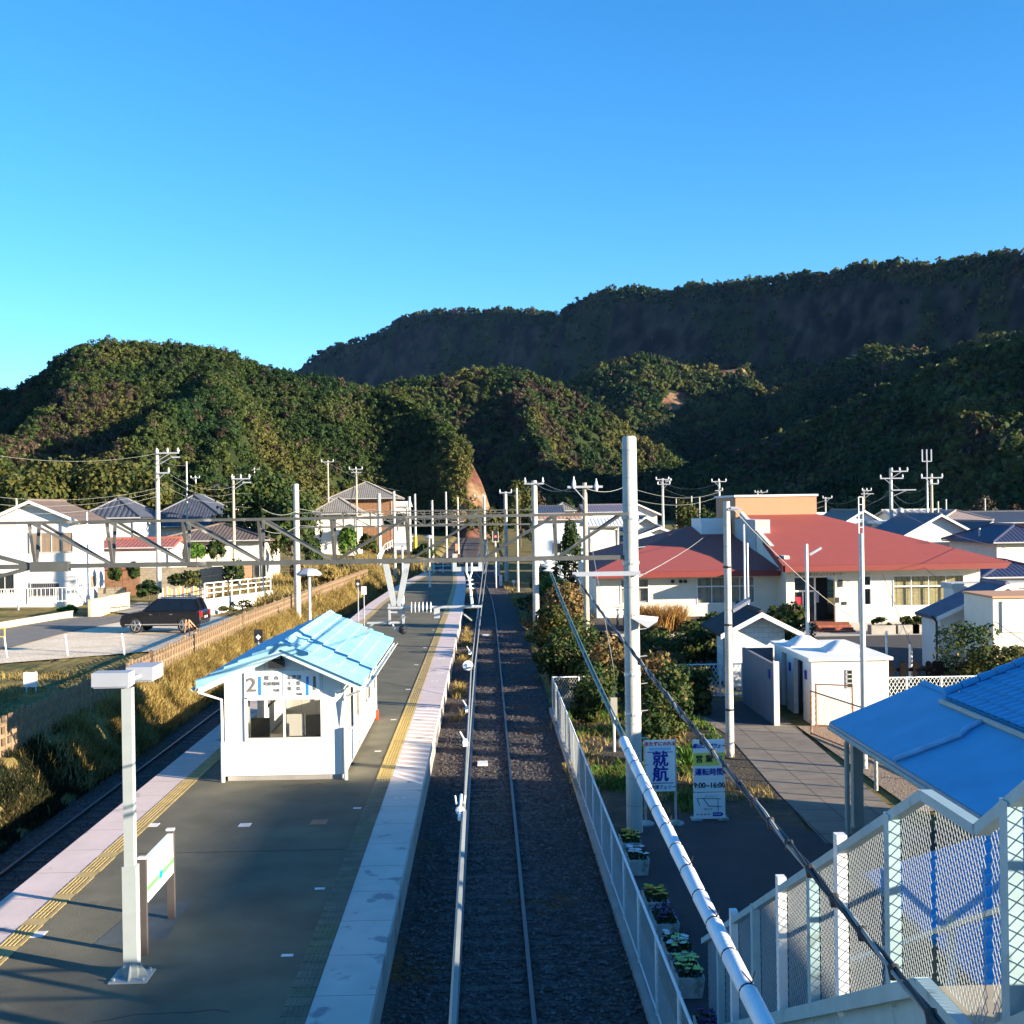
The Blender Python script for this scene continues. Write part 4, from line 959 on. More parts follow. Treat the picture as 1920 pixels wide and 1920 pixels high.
def blades(name, pts, h, w, mt, lean=.4, kind='stuff', rng=RNG):
    """grass: one curved two-segment blade per point"""
    n = len(pts); a = rng.uniform(0, 6.28, n); hh = h*rng.uniform(.5, 1.25, n); ln = lean*hh*rng.uniform(.2, 1.3, n)
    dx, dy = np.cos(a), np.sin(a); px_, py_ = -dy*w/2, dx*w/2
    P0 = pts; P1 = pts+np.stack([dx*ln*.35, dy*ln*.35, hh*.6], 1); P2 = pts+np.stack([dx*ln, dy*ln, hh], 1)
    o = np.stack([px_, py_, np.zeros(n)], 1)
    V = np.stack([P0-o, P0+o, P1+o*.8, P1-o*.8, P2+o*.15, P2-o*.15], 1).reshape(-1, 3)
    b = np.arange(n)*6; Qd = np.concatenate([np.stack([b, b+1, b+2, b+3], 1), np.stack([b+3, b+2, b+4, b+5], 1)])
    ob = np_mesh(name, V, Qd, mt); return tag(ob, kind=kind)

# ================================================================== left side: lot, road, fence, grass
def sheet(name, pts, dz, m, fz=None, n=14, kind='structure'):
    """a surface sheet draped over the ground inside a quad a-b-c-d"""
    a, b_, c, d = [np.array(p, float) for p in pts]; vs = []; fs = []
    for i in range(n+1):
        for j in range(n+1):
            u, v = i/n, j/n; p = (1-u)*(1-v)*a+u*(1-v)*b_+u*v*c+(1-u)*v*d
            vs.append((p[0], p[1], (gh(p[0], p[1]) if fz is None else fz)+dz))
    for i in range(n):
        for j in range(n): fs.append((i*(n+1)+j, (i+1)*(n+1)+j, (i+1)*(n+1)+j+1, i*(n+1)+j+1))
    mb = MB(); mb.add(vs, fs); return tag(mb.build(name, m), kind=kind)
m_gravel = mat('pale_gravel', (.68, .56, .41), .95, .22, 9, bump=.6, bscale=14, c2=(.58, .47, .33), m2=.5, s2=.5)
m_road = mat('road_asphalt', (.15, .14, .12), .9, .15, 2, bump=.2, bscale=30)
Zl = 1.36
def lotpt(px, py): g = G(px, py, 1.3); return (g.x, g.y)
sheet('gravel_lot', [lotpt(-60, 1252), lotpt(395, 1215), lotpt(470, 1158), lotpt(120, 1158)], .07, m_gravel, n=24)
sheet('side_road', [lotpt(-90, 1248), lotpt(150, 1183), lotpt(330, 1150), lotpt(-60, 1172)], .10, m_road, n=20)
sheet('back_lane', [lotpt(200, 1150), lotpt(395, 1162), lotpt(400, 1140), lotpt(260, 1131)], .105, mat('lane_concrete', (.30, .27, .23), .9), n=8)
# lattice fence of brown posts and rails
m_lat = mat('brown_resin_fence', (.23, .155, .09), .8, .15, 3)
fpts = [(-12.35, y) for y in np.arange(22, 58, 2.4)]+[(float(bankx(y))-.25, y) for y in np.arange(58, 108, 2.4)]
t = thing('lattice_fence', 'long brown lattice fence along the top of the left bank', 'fence', (-12.35, 40, gh(-12.35, 40)))
rails, posts = MB(), MB()
for (x0, y0), (x1, y1) in zip(fpts[:-1], fpts[1:]):
    z0, z1 = gh(x0, y0), gh(x1, y1)
    for k, zr in enumerate((.22, .52, .82)): rails.bar((x0, y0, z0+zr), (x1, y1, z1+zr), .05, .10)
    for k in range(6):
        f = k/6; x, y, z = lerp(x0, x1, f), lerp(y0, y1, f), lerp(z0, z1, f)
        posts.box(x-.045 if k else x-.06, y-.055, z-.1, x+.045, y+.055, z+(1.02 if k else 1.10))
o = rails.build('rails', m_lat, t, world=True); o = posts.build('uprights', m_lat, t, world=True)
# dry grass on the bank and in the field
n = 90000; y = 18+RNG.uniform(0, 1, n)**1.3*98; bx = bankx(y); x = bx+RNG.uniform(-.15, 1.25, n)
keep_ = (fbm(x*2, y*.8, 9, 3) > -.28); x, y = x[keep_], y[keep_]
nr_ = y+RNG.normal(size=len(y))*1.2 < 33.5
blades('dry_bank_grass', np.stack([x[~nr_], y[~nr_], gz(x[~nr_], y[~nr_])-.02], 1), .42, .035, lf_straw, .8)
blades('shade_tinted_bank_grass', np.stack([x[nr_], y[nr_], gz(x[nr_], y[nr_])-.02], 1), .22, .035, leafmat('shade_tinted_grass', (.012, .018, .008), (.025, .028, .012), (.06, .048, .02), s=1.5), .9)  # near bank: its shade is put into this darker blade colour
n = 26000; x = RNG.uniform(-26, -12.6, n); y = RNG.uniform(24, 46, n); c_ = fbm(x*.6, y*.6, 4, 3) > -.05
gl = np.array([lotpt(-60, 1252), lotpt(395, 1215)]); ylim = np.interp(x, [gl[0][0], gl[1][0]], [gl[0][1], gl[1][1]])
k_ = c_ & (y < ylim-.2)
blades('field_grass', np.stack([x[k_], y[k_], gz(x[k_], y[k_])], 1), .16, .03, lf_straw, 1.2)
n = 30000; y = RNG.uniform(78, 170, n); bx = bankx(y); x = bx+RNG.uniform(-9, 1.0, n)
k_ = (fbm(x*.4, y*.3, 14, 3) > -.1) & (x < bx+1.1)
blades('dry_meadow_grass', np.stack([x[k_], y[k_], gz(x[k_], y[k_])-.05], 1), .85, .07, lf_straw, .7)
for k, (px, py, lb) in enumerate(((14, 1236, 'leaning pale stake at the left edge of the gravel lot'), (128, 1232, 'thin pale stake in the middle of the lot edge'), (234, 1230, 'tilted pale stake nearest the lattice fence'))):
    g = G(px, py, 1.3); t = thing('stake', lb, 'stake', (g.x, g.y, 1.3), group='stakes edging the gravel lot'); MB().tube([(0, 0, -.1), (-.12, 0, .98)], .035, 6).build('shaft', m_whitelow, t)
b = MB(); pts_ = [G(px, py, 1.3) for px, py in ((14, 1236), (128, 1232), (234, 1230))]
for a, c in zip(pts_[:-1], pts_[1:]): b.tube(sag(a+Vector((0, 0, .5)), c+Vector((0, 0, .5)), .05, 6), .008, 4)
o = b.build('boundary_rope', m_lwire); tag(o, 'thin rope strung between the three pale stakes', 'rope')
g = G(58, 1300, 1.3); t = thing('notice_board', 'small white blank notice board on two legs in the dry grass', 'sign', (g.x, g.y, 1.3))
MB().box(-.25, -.01, .22, .22, .02, .72).build('board', m_white, t)
for x in (-.16, .16): MB().box(x-.02, .02, 0, x+.02, .05, .74).build('leg', m_whitelow, t)
g = G(352, 1196, 1.3); t = thing('folding_barrier', 'weathered orange A-frame barrier behind the black car wheel', 'barrier', (g.x, g.y, 1.37)); m_or = mat('faded_orange_paint', (.50, .24, .12), .6)
for x in (-.12, .12):
    MB().bar((x, -.1, 0), (x*.6, 0, .82), .05).build('leg', m_or, t); MB().bar((x+.5, .5, 0), (x*.6, 0, .82), .045).build('leg', m_or, t)
MB().bar((-.1, 0, .6), (.1, 0, .6), .05, .14).build('board', m_or, t)
for k, (px, py) in enumerate(((10, 1205), (3, 1222))):
    pass
t = thing('yellow_gate', 'yellow tubular barrier at the left edge of the road', 'barrier', (G(4, 1215, 1.3).x, G(4, 1215, 1.3).y, 1.37)); m_y = mat('yellow_paint', (.62, .48, .08), .5)
for x in (-.6, .12): MB().tube([(x, 0, 0), (x, 0, .9)], .03, 6).build('post', m_y, t)
MB().tube([(-.6, 0, .85), (.12, 0, .85)], .03, 6).build('rail', m_y, t); MB().tube([(-.6, 0, .45), (.12, 0, .45)], .03, 6).build('rail', m_y, t)

# ------------------------------------------------------------------ black estate car
def car():
    g = G(311, 1184, 1.38); t = thing('parked_car', 'black sport utility car parked side-on on the gravel lot', 'car', (g.x, g.y, 1.38), R(176)); t.scale = (.86, .9, 1.0)
    m_p = mat('black_car_paint', (.005, .005, .008), .25, .02, coat=.35, spec=.35); m_w = mat('car_glass', (.006, .008, .012), .08, .02, spec=.5)
    m_t = mat('tyre_rubber', (.018, .018, .018), .85); m_r = mat('alloy_wheel', (.55, .55, .56), .25, .05, metal=.9); m_ch = mat('chrome_trim', (.7, .7, .7), .15, .02, metal=1)
    Lh, W2 = 2.42, .94; wf, wr, rr = 1.45, -1.42, .385
    def arch(x): return [(x+rr*1.12*math.cos(a), .36+rr*1.12*math.sin(a)) for a in [math.pi*k/10 for k in range(11)]]
    low = [(-2.36, .42)]+[p for p in reversed(arch(wr))]+[p for p in reversed(arch(wf))]+[(2.30, .30), (2.42, .45), (2.43, .72), (2.33, .90), (1.85, 1.02), (1.12, 1.10), (-2.25, 1.12), (-2.42, 1.02), (-2.43, .62)]
    low = [(x, max(z, .26)) for x, z in low]
    b = MB(); n = len(low); rings = []
    for y, s in ((-W2, .0), (-W2*.985, .05), (W2*.985, .05), (W2, .0)): pass
    vs = []
    for y, k in ((-W2, .97), (-W2*.93, 1.0), (W2*.93, 1.0), (W2, .97)):
        vs += [(x*k, y, .62+(z-.62)*(k if z > .62 else 1)) for x, z in low]
    fs = [tuple(range(n)), tuple(3*n+i for i in reversed(range(n)))]
    for q in range(3):
        for i in range(n): fs.append((q*n+i, (q+1)*n+i, (q+1)*n+(i+1) % n, q*n+(i+1) % n))
    b.add(vs, fs)
    lo = [(-2.28, -.88, 1.08), (1.12, -.88, 1.06), (1.12, .88, 1.06), (-2.28, .88, 1.08)]; hi = [(-1.98, -.68, 1.70), (.20, -.68, 1.74), (.20, .68, 1.74), (-1.98, .68, 1.70)]
    b.add(lo+hi, [(0, 3, 2, 1), (4, 5, 6, 7), (0, 1, 5, 4), (1, 2, 6, 5), (2, 3, 7, 6), (3, 0, 4, 7)])
    b.build('body', m_p, t)
    def onside(s, u, v): return Vector(lerp(Vector((lerp(-2.28, 1.12, u), s*.88, 1.07)), Vector((lerp(-1.98, .20, u), s*.68, 1.72)), v))
    for s in (-1, 1):
        for u0, u1 in ((.06, .30), (.33, .57), (.60, .93)):
            q = [onside(s, u0, .10), onside(s, u1, .10), onside(s, min(u1, u1), .82), onside(s, u0, .82)]; off = Vector((0, s*.008, .003))
            MB().add([p+off for p in q], [(0, 1, 2, 3)]).build('side_window', m_w, t)
        MB().tube([(-1.9, s*.62, 1.78), (.15, s*.62, 1.80)], .022, 6).build('roof_rail', m_ch, t)
        MB().box(-2.0, s*.945, .42, 2.1, s*.955, .47).build('side_trim', m_ch, t)
        for x in (.55, -.65): MB().box(x-.1, s*.945, .93, x+.08, s*.965, .96).build('door_handle', m_ch, t)
        MB().ball((.95, s*.98, 1.14), .10, 8, (1, .9, .75)).build('mirror', m_p, t)
        MB().box(2.16, s*.62, .68, 2.40, s*.90, .84).build('headlight', mat('headlight_glass', (.6, .62, .65), .1), t)
        MB().box(-2.44, s*.66, .80, -2.26, s*.925, 1.08).build('tail_light', mat('tail_light_red', (.45, .01, .01), .2), t)
        for xw in (wf, wr):
            w = MB(); w.tube([(xw, s*.72, .385), (xw, s*.93, .385)], rr, 22); o = w.build('tyre', m_t, t, smooth=True)
            w = MB(); w.tube([(xw, s*.925, .385), (xw, s*.937, .385)], .25, 20)
            o2 = w.build('rim', m_t, o)
            w = MB()
            for k in range(5):
                a = k*2*math.pi/5; w.bar((xw, s*.942, .385), (xw+.25*math.cos(a), s*.942, .385+.25*math.sin(a)), .07, .03)
            w.tube([(xw, s*.935, .385), (xw, s*.955, .385)], .06, 10); w.build('spokes', m_r, o)
            w = MB(); pr = [(xw+.265*math.cos(a), s*.94, .385+.265*math.sin(a)) for a in [2*math.pi*k/20 for k in range(21)]]; w.tube(pr, .02, 5, cap=False); w.build('rim_ring', m_r, o)
    b = MB(); b.add([(1.10, -.80, 1.12), (1.10, .80, 1.12), (.27, .64, 1.70), (.27, -.64, 1.70)], [(0, 1, 2, 3)]); o = b.build('windscreen', m_w, t); o.location = (.02, 0, .01)
    b = MB(); b.add([(-2.26, -.76, 1.16), (-2.26, .76, 1.16), (-2.02, .62, 1.66), (-2.02, -.62, 1.66)], [(0, 3, 2, 1)]); o = b.build('rear_window', m_w, t); o.location = (-.02, 0, .01)
    MB().box(-2.46, -.22, .70, -2.43, .22, .82).build('number_plate', m_white, t)
    MB().box(2.40, -.5, .55, 2.44, .5, .78).build('grille', m_ch, t)
car()

# ------------------------------------------------------------------ houses
m_tile_d = mat('dark_grey_roof_tiles', (.055, .06, .075), .5, .2, 2, spec=.5); m_tile_g = mat('grey_roof_tiles', (.17, .155, .135), .7, .15, 2); m_tile_b = mat('brown_roof_slates', (.115, .085, .07), .7, .15, 2)
m_tile_n = mat('navy_roof_tiles', (.035, .04, .08), .45, .15, 2); m_tin = mat('rusty_red_tin_roof', (.30, .10, .07), .6, .2, 2); m_purple = mat('purple_grey_tin_roof', (.14, .12, .15), .6, .15, 2)
m_wcream = mat('cream_render', (.66, .60, .49), .8, .06, 1.5, stain=((.52, .46, .36), .66, .7)); m_wwhite = mat('white_render', (.62, .60, .55), .8, .05, 1.5, stain=((.62, .59, .52), .68, .6)); m_wgrey = mat('grey_render', (.42, .41, .39), .85, .1, 1.5)
m_wbrown = mat('brown_timber_wall', (.22, .11, .055), .8, .2, 3, joint=[(0, .5, .03)]); m_worange = mat('orange_render', (.44, .235, .13), .85, .04, 1.5); m_wblue = mat('pale_blue_siding', (.50, .58, .66), .6, .05, 2)
m_wood = mat('brown_window_shutter', (.24, .175, .12), .6, .1, 3, joint=[(0, .22, .012)]); m_dglass = mat('dark_window_glass', (.02, .026, .03), .08, .05, spec=.9); m_curt = mat('yellow_curtain_window', (.48, .42, .24), .5, .25, 6, joint=[(0, .33, .05)], jcol=.6)
def house(label, x, y, z, w, d, h, roof='hip', rise=1.4, over=.5, wm=None, rm=None, wins=(), rz=0.0, name='house', cat='house', group=None, rib=.32, amp=.03, chim=False, face='front'):
    t = thing(name, label, cat, (x, y, z), rz, group)
    b = MB(); b.box(-w/2, -d/2, -.8, w/2, d/2, h)
    if roof == 'gable_y': b.prism([(-w/2, -d/2, h), (w/2, -d/2, h), (0, -d/2, h+rise*.93)], (0, d, 0))
    if roof == 'gable_x': b.prism([(-w/2, -d/2, h), (-w/2, d/2, h), (-w/2, 0, h+rise*.93)], (w, 0, 0))
    b.build('wall', wm or m_wwhite, t)
    W_, D_ = w/2+over, d/2+over; zo = h-rise*over/((w if roof == 'gable_y' else d)/2)*.9+.06; rs = h+rise-zo+.06
    r = MB()
    if roof == 'hip':
        m_ = min(W_, D_)
        s1 = m_/(2*W_) if W_ >= D_ else .5; s2 = 1-s1
        if W_ >= D_:
            slope(r, (-W_, -D_, zo), (W_, -D_, zo), (0, D_, rs), s1, s2, rib, amp); slope(r, (W_, D_, zo), (-W_, D_, zo), (0, -D_, rs), s1, s2, rib, amp)
            slope(r, (W_, -D_, zo), (W_, D_, zo), (-m_, 0, rs), .5, .5, rib, amp); slope(r, (-W_, D_, zo), (-W_, -D_, zo), (m_, 0, rs), .5, .5, rib, amp)
        else:
            q = W_/(2*D_)
            slope(r, (-W_, -D_, zo), (W_, -D_, zo), (0, W_, rs), .5, .5, rib, amp); slope(r, (W_, D_, zo), (-W_, D_, zo), (0, -W_, rs), .5, .5, rib, amp)
            slope(r, (W_, -D_, zo), (W_, D_, zo), (-W_, 0, rs), q, 1-q, rib, amp); slope(r, (-W_, D_, zo), (-W_, -D_, zo), (W_, 0, rs), q, 1-q, rib, amp)
        rl = max(0, W_-D_); rl2 = max(0, D_-W_)
        r.tube([(-rl, -rl2, zo+rs+.05), (rl if rl else .01, rl2 if rl2 else .01, zo+rs+.05)], .12, 6)
        for sx in (-1, 1):
            for sy_ in (-1, 1): r.tube([(sx*W_, sy_*D_, zo+.05), (sx*rl, sy_*rl2, zo+rs+.05)], .09, 6)
        r.box(-W_, -D_, zo-.12, W_, D_, zo-.02)
    elif roof == 'gable_x':
        slope(r, (-W_, -D_, zo), (W_, -D_, zo), (0, D_, rs), 0, 1, rib, amp, thick=.14); slope(r, (W_, D_, zo), (-W_, D_, zo), (0, -D_, rs), 0, 1, rib, amp, thick=.14)
        r.tube([(-W_, 0, zo+rs+.05), (W_, 0, zo+rs+.05)], .11, 6)
    elif roof == 'gable_y':
        slope(r, (-W_, D_, zo), (-W_, -D_, zo), (W_, 0, rs), 0, 1, rib, amp, thick=.14); slope(r, (W_, -D_, zo), (W_, D_, zo), (-W_, 0, rs), 0, 1, rib, amp, thick=.14)
        r.tube([(0, -D_, zo+rs+.05), (0, D_, zo+rs+.05)], .11, 6)
    elif roof == 'shed':
        slope(r, (-W_, -D_, h+.1), (W_, -D_, h+.1), (0, 2*D_, rise), 0, 1, rib, amp, thick=.1)
    else:
        r.box(-W_, -D_, h, W_, D_, h+.25)
    ro = r.build('roof', rm or m_tile_g, t)
    if roof in ('gable_y',):
        q = MB()
        for sx in (-1, 1): q.prism([(sx*W_, -D_-.03, zo-.16), (0, -D_-.03, zo+rs-.16), (0, -D_-.03, zo+rs+.04), (sx*W_, -D_-.03, zo+.04)], (0, .05, 0))
        q.build('bargeboard', m_white, t)
    if roof in ('hip', 'gable_x'):
        MB().tube([(-W_, -D_-.05, zo-.02), (W_, -D_-.05, zo-.02)], .06, 6).build('gutter', m_wgrey, t)
        MB().tube([(w/2-.15, -D_-.02, zo-.06), (w/2-.12, -d/2-.06, zo-.4), (w/2-.12, -d/2-.06, 0)], .045, 6).build('downpipe', m_wgrey, t)
    for k, wn in enumerate(wins):            # (face, u, z, w, h, glass material, mullions)
        f, u, zz_, ww, hh, gm = wn[:6]; mu = wn[6] if len(wn) > 6 else 1; nm = 'door' if zz_ < .2 else 'window'
        bb_ = MB(); pn = MB()
        def bx(a0, z0, a1, z1, o0, o1, M):
            if f == 'front': M.box(a0, -d/2-o1, z0, a1, -d/2-o0, z1)
            elif f == 'right': M.box(w/2+o0, a0, z0, w/2+o1, a1, z1)
            else: M.box(-w/2-o1, a0, z0, -w/2-o0, a1, z1)
        e = .06
        bx(u-ww/2-e, zz_-e, u+ww/2+e, zz_, 0.003, .07, bb_); bx(u-ww/2-e, zz_+hh, u+ww/2+e, zz_+hh+e, 0.003, .07, bb_)
        bx(u-ww/2-e, zz_, u-ww/2, zz_+hh, 0.003, .07, bb_); bx(u+ww/2, zz_, u+ww/2+e, zz_+hh, 0.003, .07, bb_)
        for q in range(mu): c0 = u-ww/2+ww*(q+1)/(mu+1); bx(c0-.025, zz_, c0+.025, zz_+hh, .02, .06, bb_)
        o = bb_.build(nm, m_alu, t); bx(u-ww/2, zz_, u+ww/2, zz_+hh, .004, .03, pn); pn.build('pane', gm, o)
    if chim: MB().box(-.4, -.2, h+rise*.4, .3, .4, h+rise+.8).build('chimney', m_wgrey, ro)
    return t
def hpx(label, pxl, pxr, Y, pe, pr, d=7, z=None, **k):
    """a house whose front wall spans photo columns pxl..pxr at distance Y; eave and ridge rows pe, pr"""
    a, c = P(pxl, 960, Y).x, P(pxr, 960, Y).x; pc = (pxl+pxr)/2; z0 = gh((a+c)/2, Y) if z is None else z
    h = P(pc, pe, Y).z-z0; ymid = Y+(d/2 if k.get('roof', 'hip') != 'gable_y' else 0); rise = max(.3, P(pc, pr, ymid).z-z0-h)
    return house(label, (a+c)/2, Y+d/2, z0, c-a, d, max(1.5, h), rise=rise, **k)
# the white two-storey house
a, c = P(-22, 1000, 80).x, P(141, 1000, 80).x; z0 = gh(-30, 80); wW = c-a
h1 = P(140, 975, 80).z-z0; U = lambda px: P(px, 1000, 80).x-(a+c)/2; Zq = lambda py: P(80, py, 80).z-z0
house('two-storey white house with brown gable roof and shuttered upper windows at the left edge', (a+c)/2, 83, z0, wW, 6.0, h1, 'gable_y', P(62, 941, 80).z-z0-h1, .45, m_wwhite, m_tile_b,
      [('front', (U(57)+U(136))/2, Zq(1035), U(136)-U(57), Zq(1000)-Zq(1035), m_wood, 3), ('front', (U(57)+U(110))/2, Zq(1117), U(110)-U(57), Zq(1094)-Zq(1117), mat('dark_grille', (.03, .03, .035), .5, joint=[(0, .14, .03)], jcol=6.0), 0),
       ('front', U(8), Zq(1110), 1.2, Zq(1074)-Zq(1110), m_dglass, 1), ('right', -1.9, Zq(1022), 1.6, 1.05, m_wcream, 3), ('right', 1.0, Zq(1022), 2.4, 1.05, m_wcream, 3), ('right', .2, Zq(1108), 1.0, .8, m_wood, 0)])
hpx('small square house with dark blue tiled hip roof behind the white house', 162, 252, 105, 967, 937, d=7, roof='hip', rm=m_tile_d, wins=[('front', 1.2, 2.4, 1.4, 1.2, m_dglass), ('front', -.6, 2.4, .8, 1.2, m_wood)], rib=.45, amp=.06, over=.7)
hpx('low white annex with rusty red tin roof beside the white house', 186, 318, 92, 1027, 1012, d=5, roof='gable_x', rm=m_tin, wins=[('front', -1.4, .6, 1.8, 1.1, m_wood)], over=.3)
house('flat rusty porch roof in front of the white annex', P(225, 1040, 91).x, 90.6, gh(-26, 90), 3.0, 1.6, 2.0, 'shed', .25, .15, m_wbrown, m_tin, name='porch', cat='porch', rib=.2)
hpx('big house with navy and grey pyramid roof left of centre', 262, 425, 118, 982, 931, d=13, roof='hip', rm=m_tile_d, over=.8, wins=[('front', 2, 1.2, 2, 1.4, m_dglass)])
hpx('long low house with brown roof and orange door in front of the pyramid roof', 300, 492, 100, 1011, 985, d=8, roof='hip', rm=m_tile_b, wm=m_wcream, over=.7, wins=[('front', 3.0, .1, .9, 2.0, m_worange, 0), ('front', 4.0, .3, 1.0, 1.6, m_dglass), ('front', -1.2, .8, 2.4, 1.2, m_dglass), ('front', -4, .8, 1.8, 1.2, m_wood)])
hpx('distant house with dark tiled roof behind the telegraph wires on the left', 380, 440, 165, 935, 912, d=9, roof='gable_x', rm=m_tile_d)
hpx('temple-like house with tall grey roof and brown timber upper floor', 628, 735, 185, 931, 905, d=12, roof='hip', rm=m_tile_g, wm=m_wbrown, over=1.1, wins=[('front', 1.4, 4.2, 3.2, 1.8, m_wcream, 3), ('front', -2.2, 4.2, 2, 1.8, m_wcream, 2)])
hpx('grey tiled house in front of the temple-like house', 590, 668, 170, 960, 934, d=8, roof='hip', rm=m_tile_g, wm=m_wcream, over=.8, wins=[('front', 1, 1.5, 1.6, 1.3, m_dglass)])
hpx('long pale shed left of the bare poles', 668, 765, 190, 950, 943, d=7, roof='gable_x', rm=m_white, wm=m_wwhite, over=.3, wins=[('front', 1, 1.0, 2, 1.3, m_dglass)])
hpx('small house with pale hipped roof up on the left slope', 30, 84, 205, 901, 889, d=8, roof='hip', rm=m_tile_g, wins=[('front', 0, 1.2, 2, 1.2, m_wood)])
hpx('tan cabin with light roof at the far left edge', -22, 10, 190, 898, 890, d=7, roof='gable_x', rm=m_tile_g, wm=m_wcream)
# walls, ramp and railings
def wall(label, p0, p1, z0, z1, m, name='garden_wall', th=.18, cap=None, cat='wall', dz1=0.0):
    a_, c_ = Vector((p0[0], p0[1], 0)), Vector((p1[0], p1[1], 0)); L_ = (c_-a_).length; t = thing(name, label, cat, (a_.x, a_.y, z0), math.atan2(c_.y-a_.y, c_.x-a_.x))
    b = MB(); b.add([(0, -th/2, -.5), (L_, -th/2, -.5), (L_, th/2, -.5), (0, th/2, -.5), (0, -th/2, z1-z0), (L_, -th/2, z1-z0+dz1), (L_, th/2, z1-z0+dz1), (0, th/2, z1-z0)], [(0, 3, 2, 1), (4, 5, 6, 7), (0, 1, 5, 4), (1, 2, 6, 5), (2, 3, 7, 6), (3, 0, 4, 7)])
    b.build('wall_body', m, t); q = MB(); q.add([(-.02, -th/2-.03, z1-z0+.003), (L_+.02, -th/2-.03, z1-z0+dz1+.003), (L_+.02, th/2+.03, z1-z0+dz1+.003), (-.02, th/2+.03, z1-z0+.003), (-.02, -th/2-.03, z1-z0+.06), (L_+.02, -th/2-.03, z1-z0+dz1+.06), (L_+.02, th/2+.03, z1-z0+dz1+.06), (-.02, th/2+.03, z1-z0+.06)], [(0, 3, 2, 1), (4, 5, 6, 7), (0, 1, 5, 4), (1, 2, 6, 5), (2, 3, 7, 6), (3, 0, 4, 7)])
    q.build('coping', cap or m, t); return t
m_beige = mat('beige_concrete', (.52, .42, .27), .9, .1, 1.2, stain=((.40, .32, .2), .62, .8)); m_block = mat('grey_block_wall', (.30, .26, .19), .9, .15, 2, brick=(.4, .2, .012, True))
gA, gB = G(168, 1157, 1.36), G(241, 1140, 1.36); wall('short beige concrete wall below the white house', (gA.x, gA.y), (gB.x, gB.y), 1.36, 1.36+.97, m_beige)
gA, gB = G(262, 1106, 1.4), G(424, 1106, 1.4); wall('long grey block wall behind the utility pole', (P(262, 1100, 92).x, 91), (P(424, 1100, 92).x, 91), 1.5, P(340, 1065, 91).z, m_block)
wall('low grey block wall left of the clipped round shrubs', (P(188, 1100, 84).x, 83.5), (P(240, 1100, 84).x, 83.5), 1.5, P(215, 1103, 83.5).z, m_block)
gA, gB = G(-70, 1192, 1.36), G(134, 1157, 1.36); wall('low pale kerb wall along the far side of the road', (gA.x, gA.y), (gB.x, gB.y), 1.36, 1.36+.32, m_beige)
t = thing('white_ramp', 'white ramp wall with three-bar white railing behind the black car', 'ramp', (P(390, 1150, 72).x, 72, 1.3))
xa, xb = P(388, 1150, 71).x, P(508, 1140, 82).x; ya, yb_ = 70.5, 82
def rp(f, zz): return Vector((lerp(xa, xb, f), lerp(ya, yb_, f), zz))
zt0, zt1 = P(390, 1124, ya).z, P(508, 1107, yb_).z
b = MB(); A0, B0 = rp(0, .8), rp(1, .8); n_ = Vector((yb_-ya, -(xb-xa), 0)).normalized()*.15
b.add([A0-n_, B0-n_, B0+n_, A0+n_, rp(0, zt0)-n_, rp(1, zt1)-n_, rp(1, zt1)+n_, rp(0, zt0)+n_], [(0, 3, 2, 1), (4, 5, 6, 7), (0, 1, 5, 4), (1, 2, 6, 5), (2, 3, 7, 6), (3, 0, 4, 7)]); b.build('wall_body', m_white, t, world=True)
for k in range(9): f = k/8; MB().bar(rp(f, lerp(zt0, zt1, f)), rp(f, lerp(zt0, zt1, f)+.95), .07).build('railing_post', m_white, t, world=True)
for zz_ in (.35, .65, .95): MB().bar(rp(0, zt0+zz_), rp(1, zt1+zz_), .06).build('rail', m_white, t, world=True)
def railing(label, pts, h, n, m, name='railing', r=.03, bars=(.5, 1.0), cat='railing', vert=0, group=None):
    t = thing(name, label, cat, tuple(pts[0]), group=group); pts = [Vector(p) for p in pts]
    segs = list(zip(pts[:-1], pts[1:]))
    for a_, c_ in segs:
        for z_ in bars: MB().bar(a_+Vector((0, 0, h*z_)), c_+Vector((0, 0, h*z_)), r*1.6).build('rail', m, t, world=True)
        for k in range(n+1): p_ = a_.lerp(c_, k/n); MB().bar(p_, p_+Vector((0, 0, h)), r*1.6).build('post', m, t, world=True)
        if vert:
            b = MB()
            for k in range(vert): p_ = a_.lerp(c_, (k+.5)/vert); b.bar(p_+Vector((0, 0, .08)), p_+Vector((0, 0, h)), r)
            b.build('bars', m, t, world=True)
    return t
railing('low white railing in front of the white house', [P(-20, 1135, 76), P(50, 1133, 76), P(160, 1130, 76)], 1.0, 4, m_white, bars=(.15, 1.0), vert=14)
railing('white railing curving up the far bank left of the platform end', [P(708, 1058, 118), P(722, 1035, 128), P(745, 1022, 140), P(775, 1018, 150)], .9, 5, m_white, bars=(.3, .95), vert=8)
t = thing('picket_fence', 'faded multicoloured picket fence behind the black car', 'fence', (P(306, 1100, 78).x, 78, 1.4))
for k in range(22):
    x = lerp(P(306, 1100, 78).x, P(392, 1100, 78).x, k/21); MB().box(x-.05, 77.97, 1.4, x+.05, 78.0, 1.4+1.15+.1*math.sin(k)).build('picket', [m_wcream, m_or, m_whitelow, m_y][k % 4], t, world=True)
for z_ in (1.75, 2.3): MB().box(P(304, 1100, 78).x, 78.003, z_, P(394, 1100, 78).x, 78.04, z_+.08).build('rail', m_wcream, t, world=True)

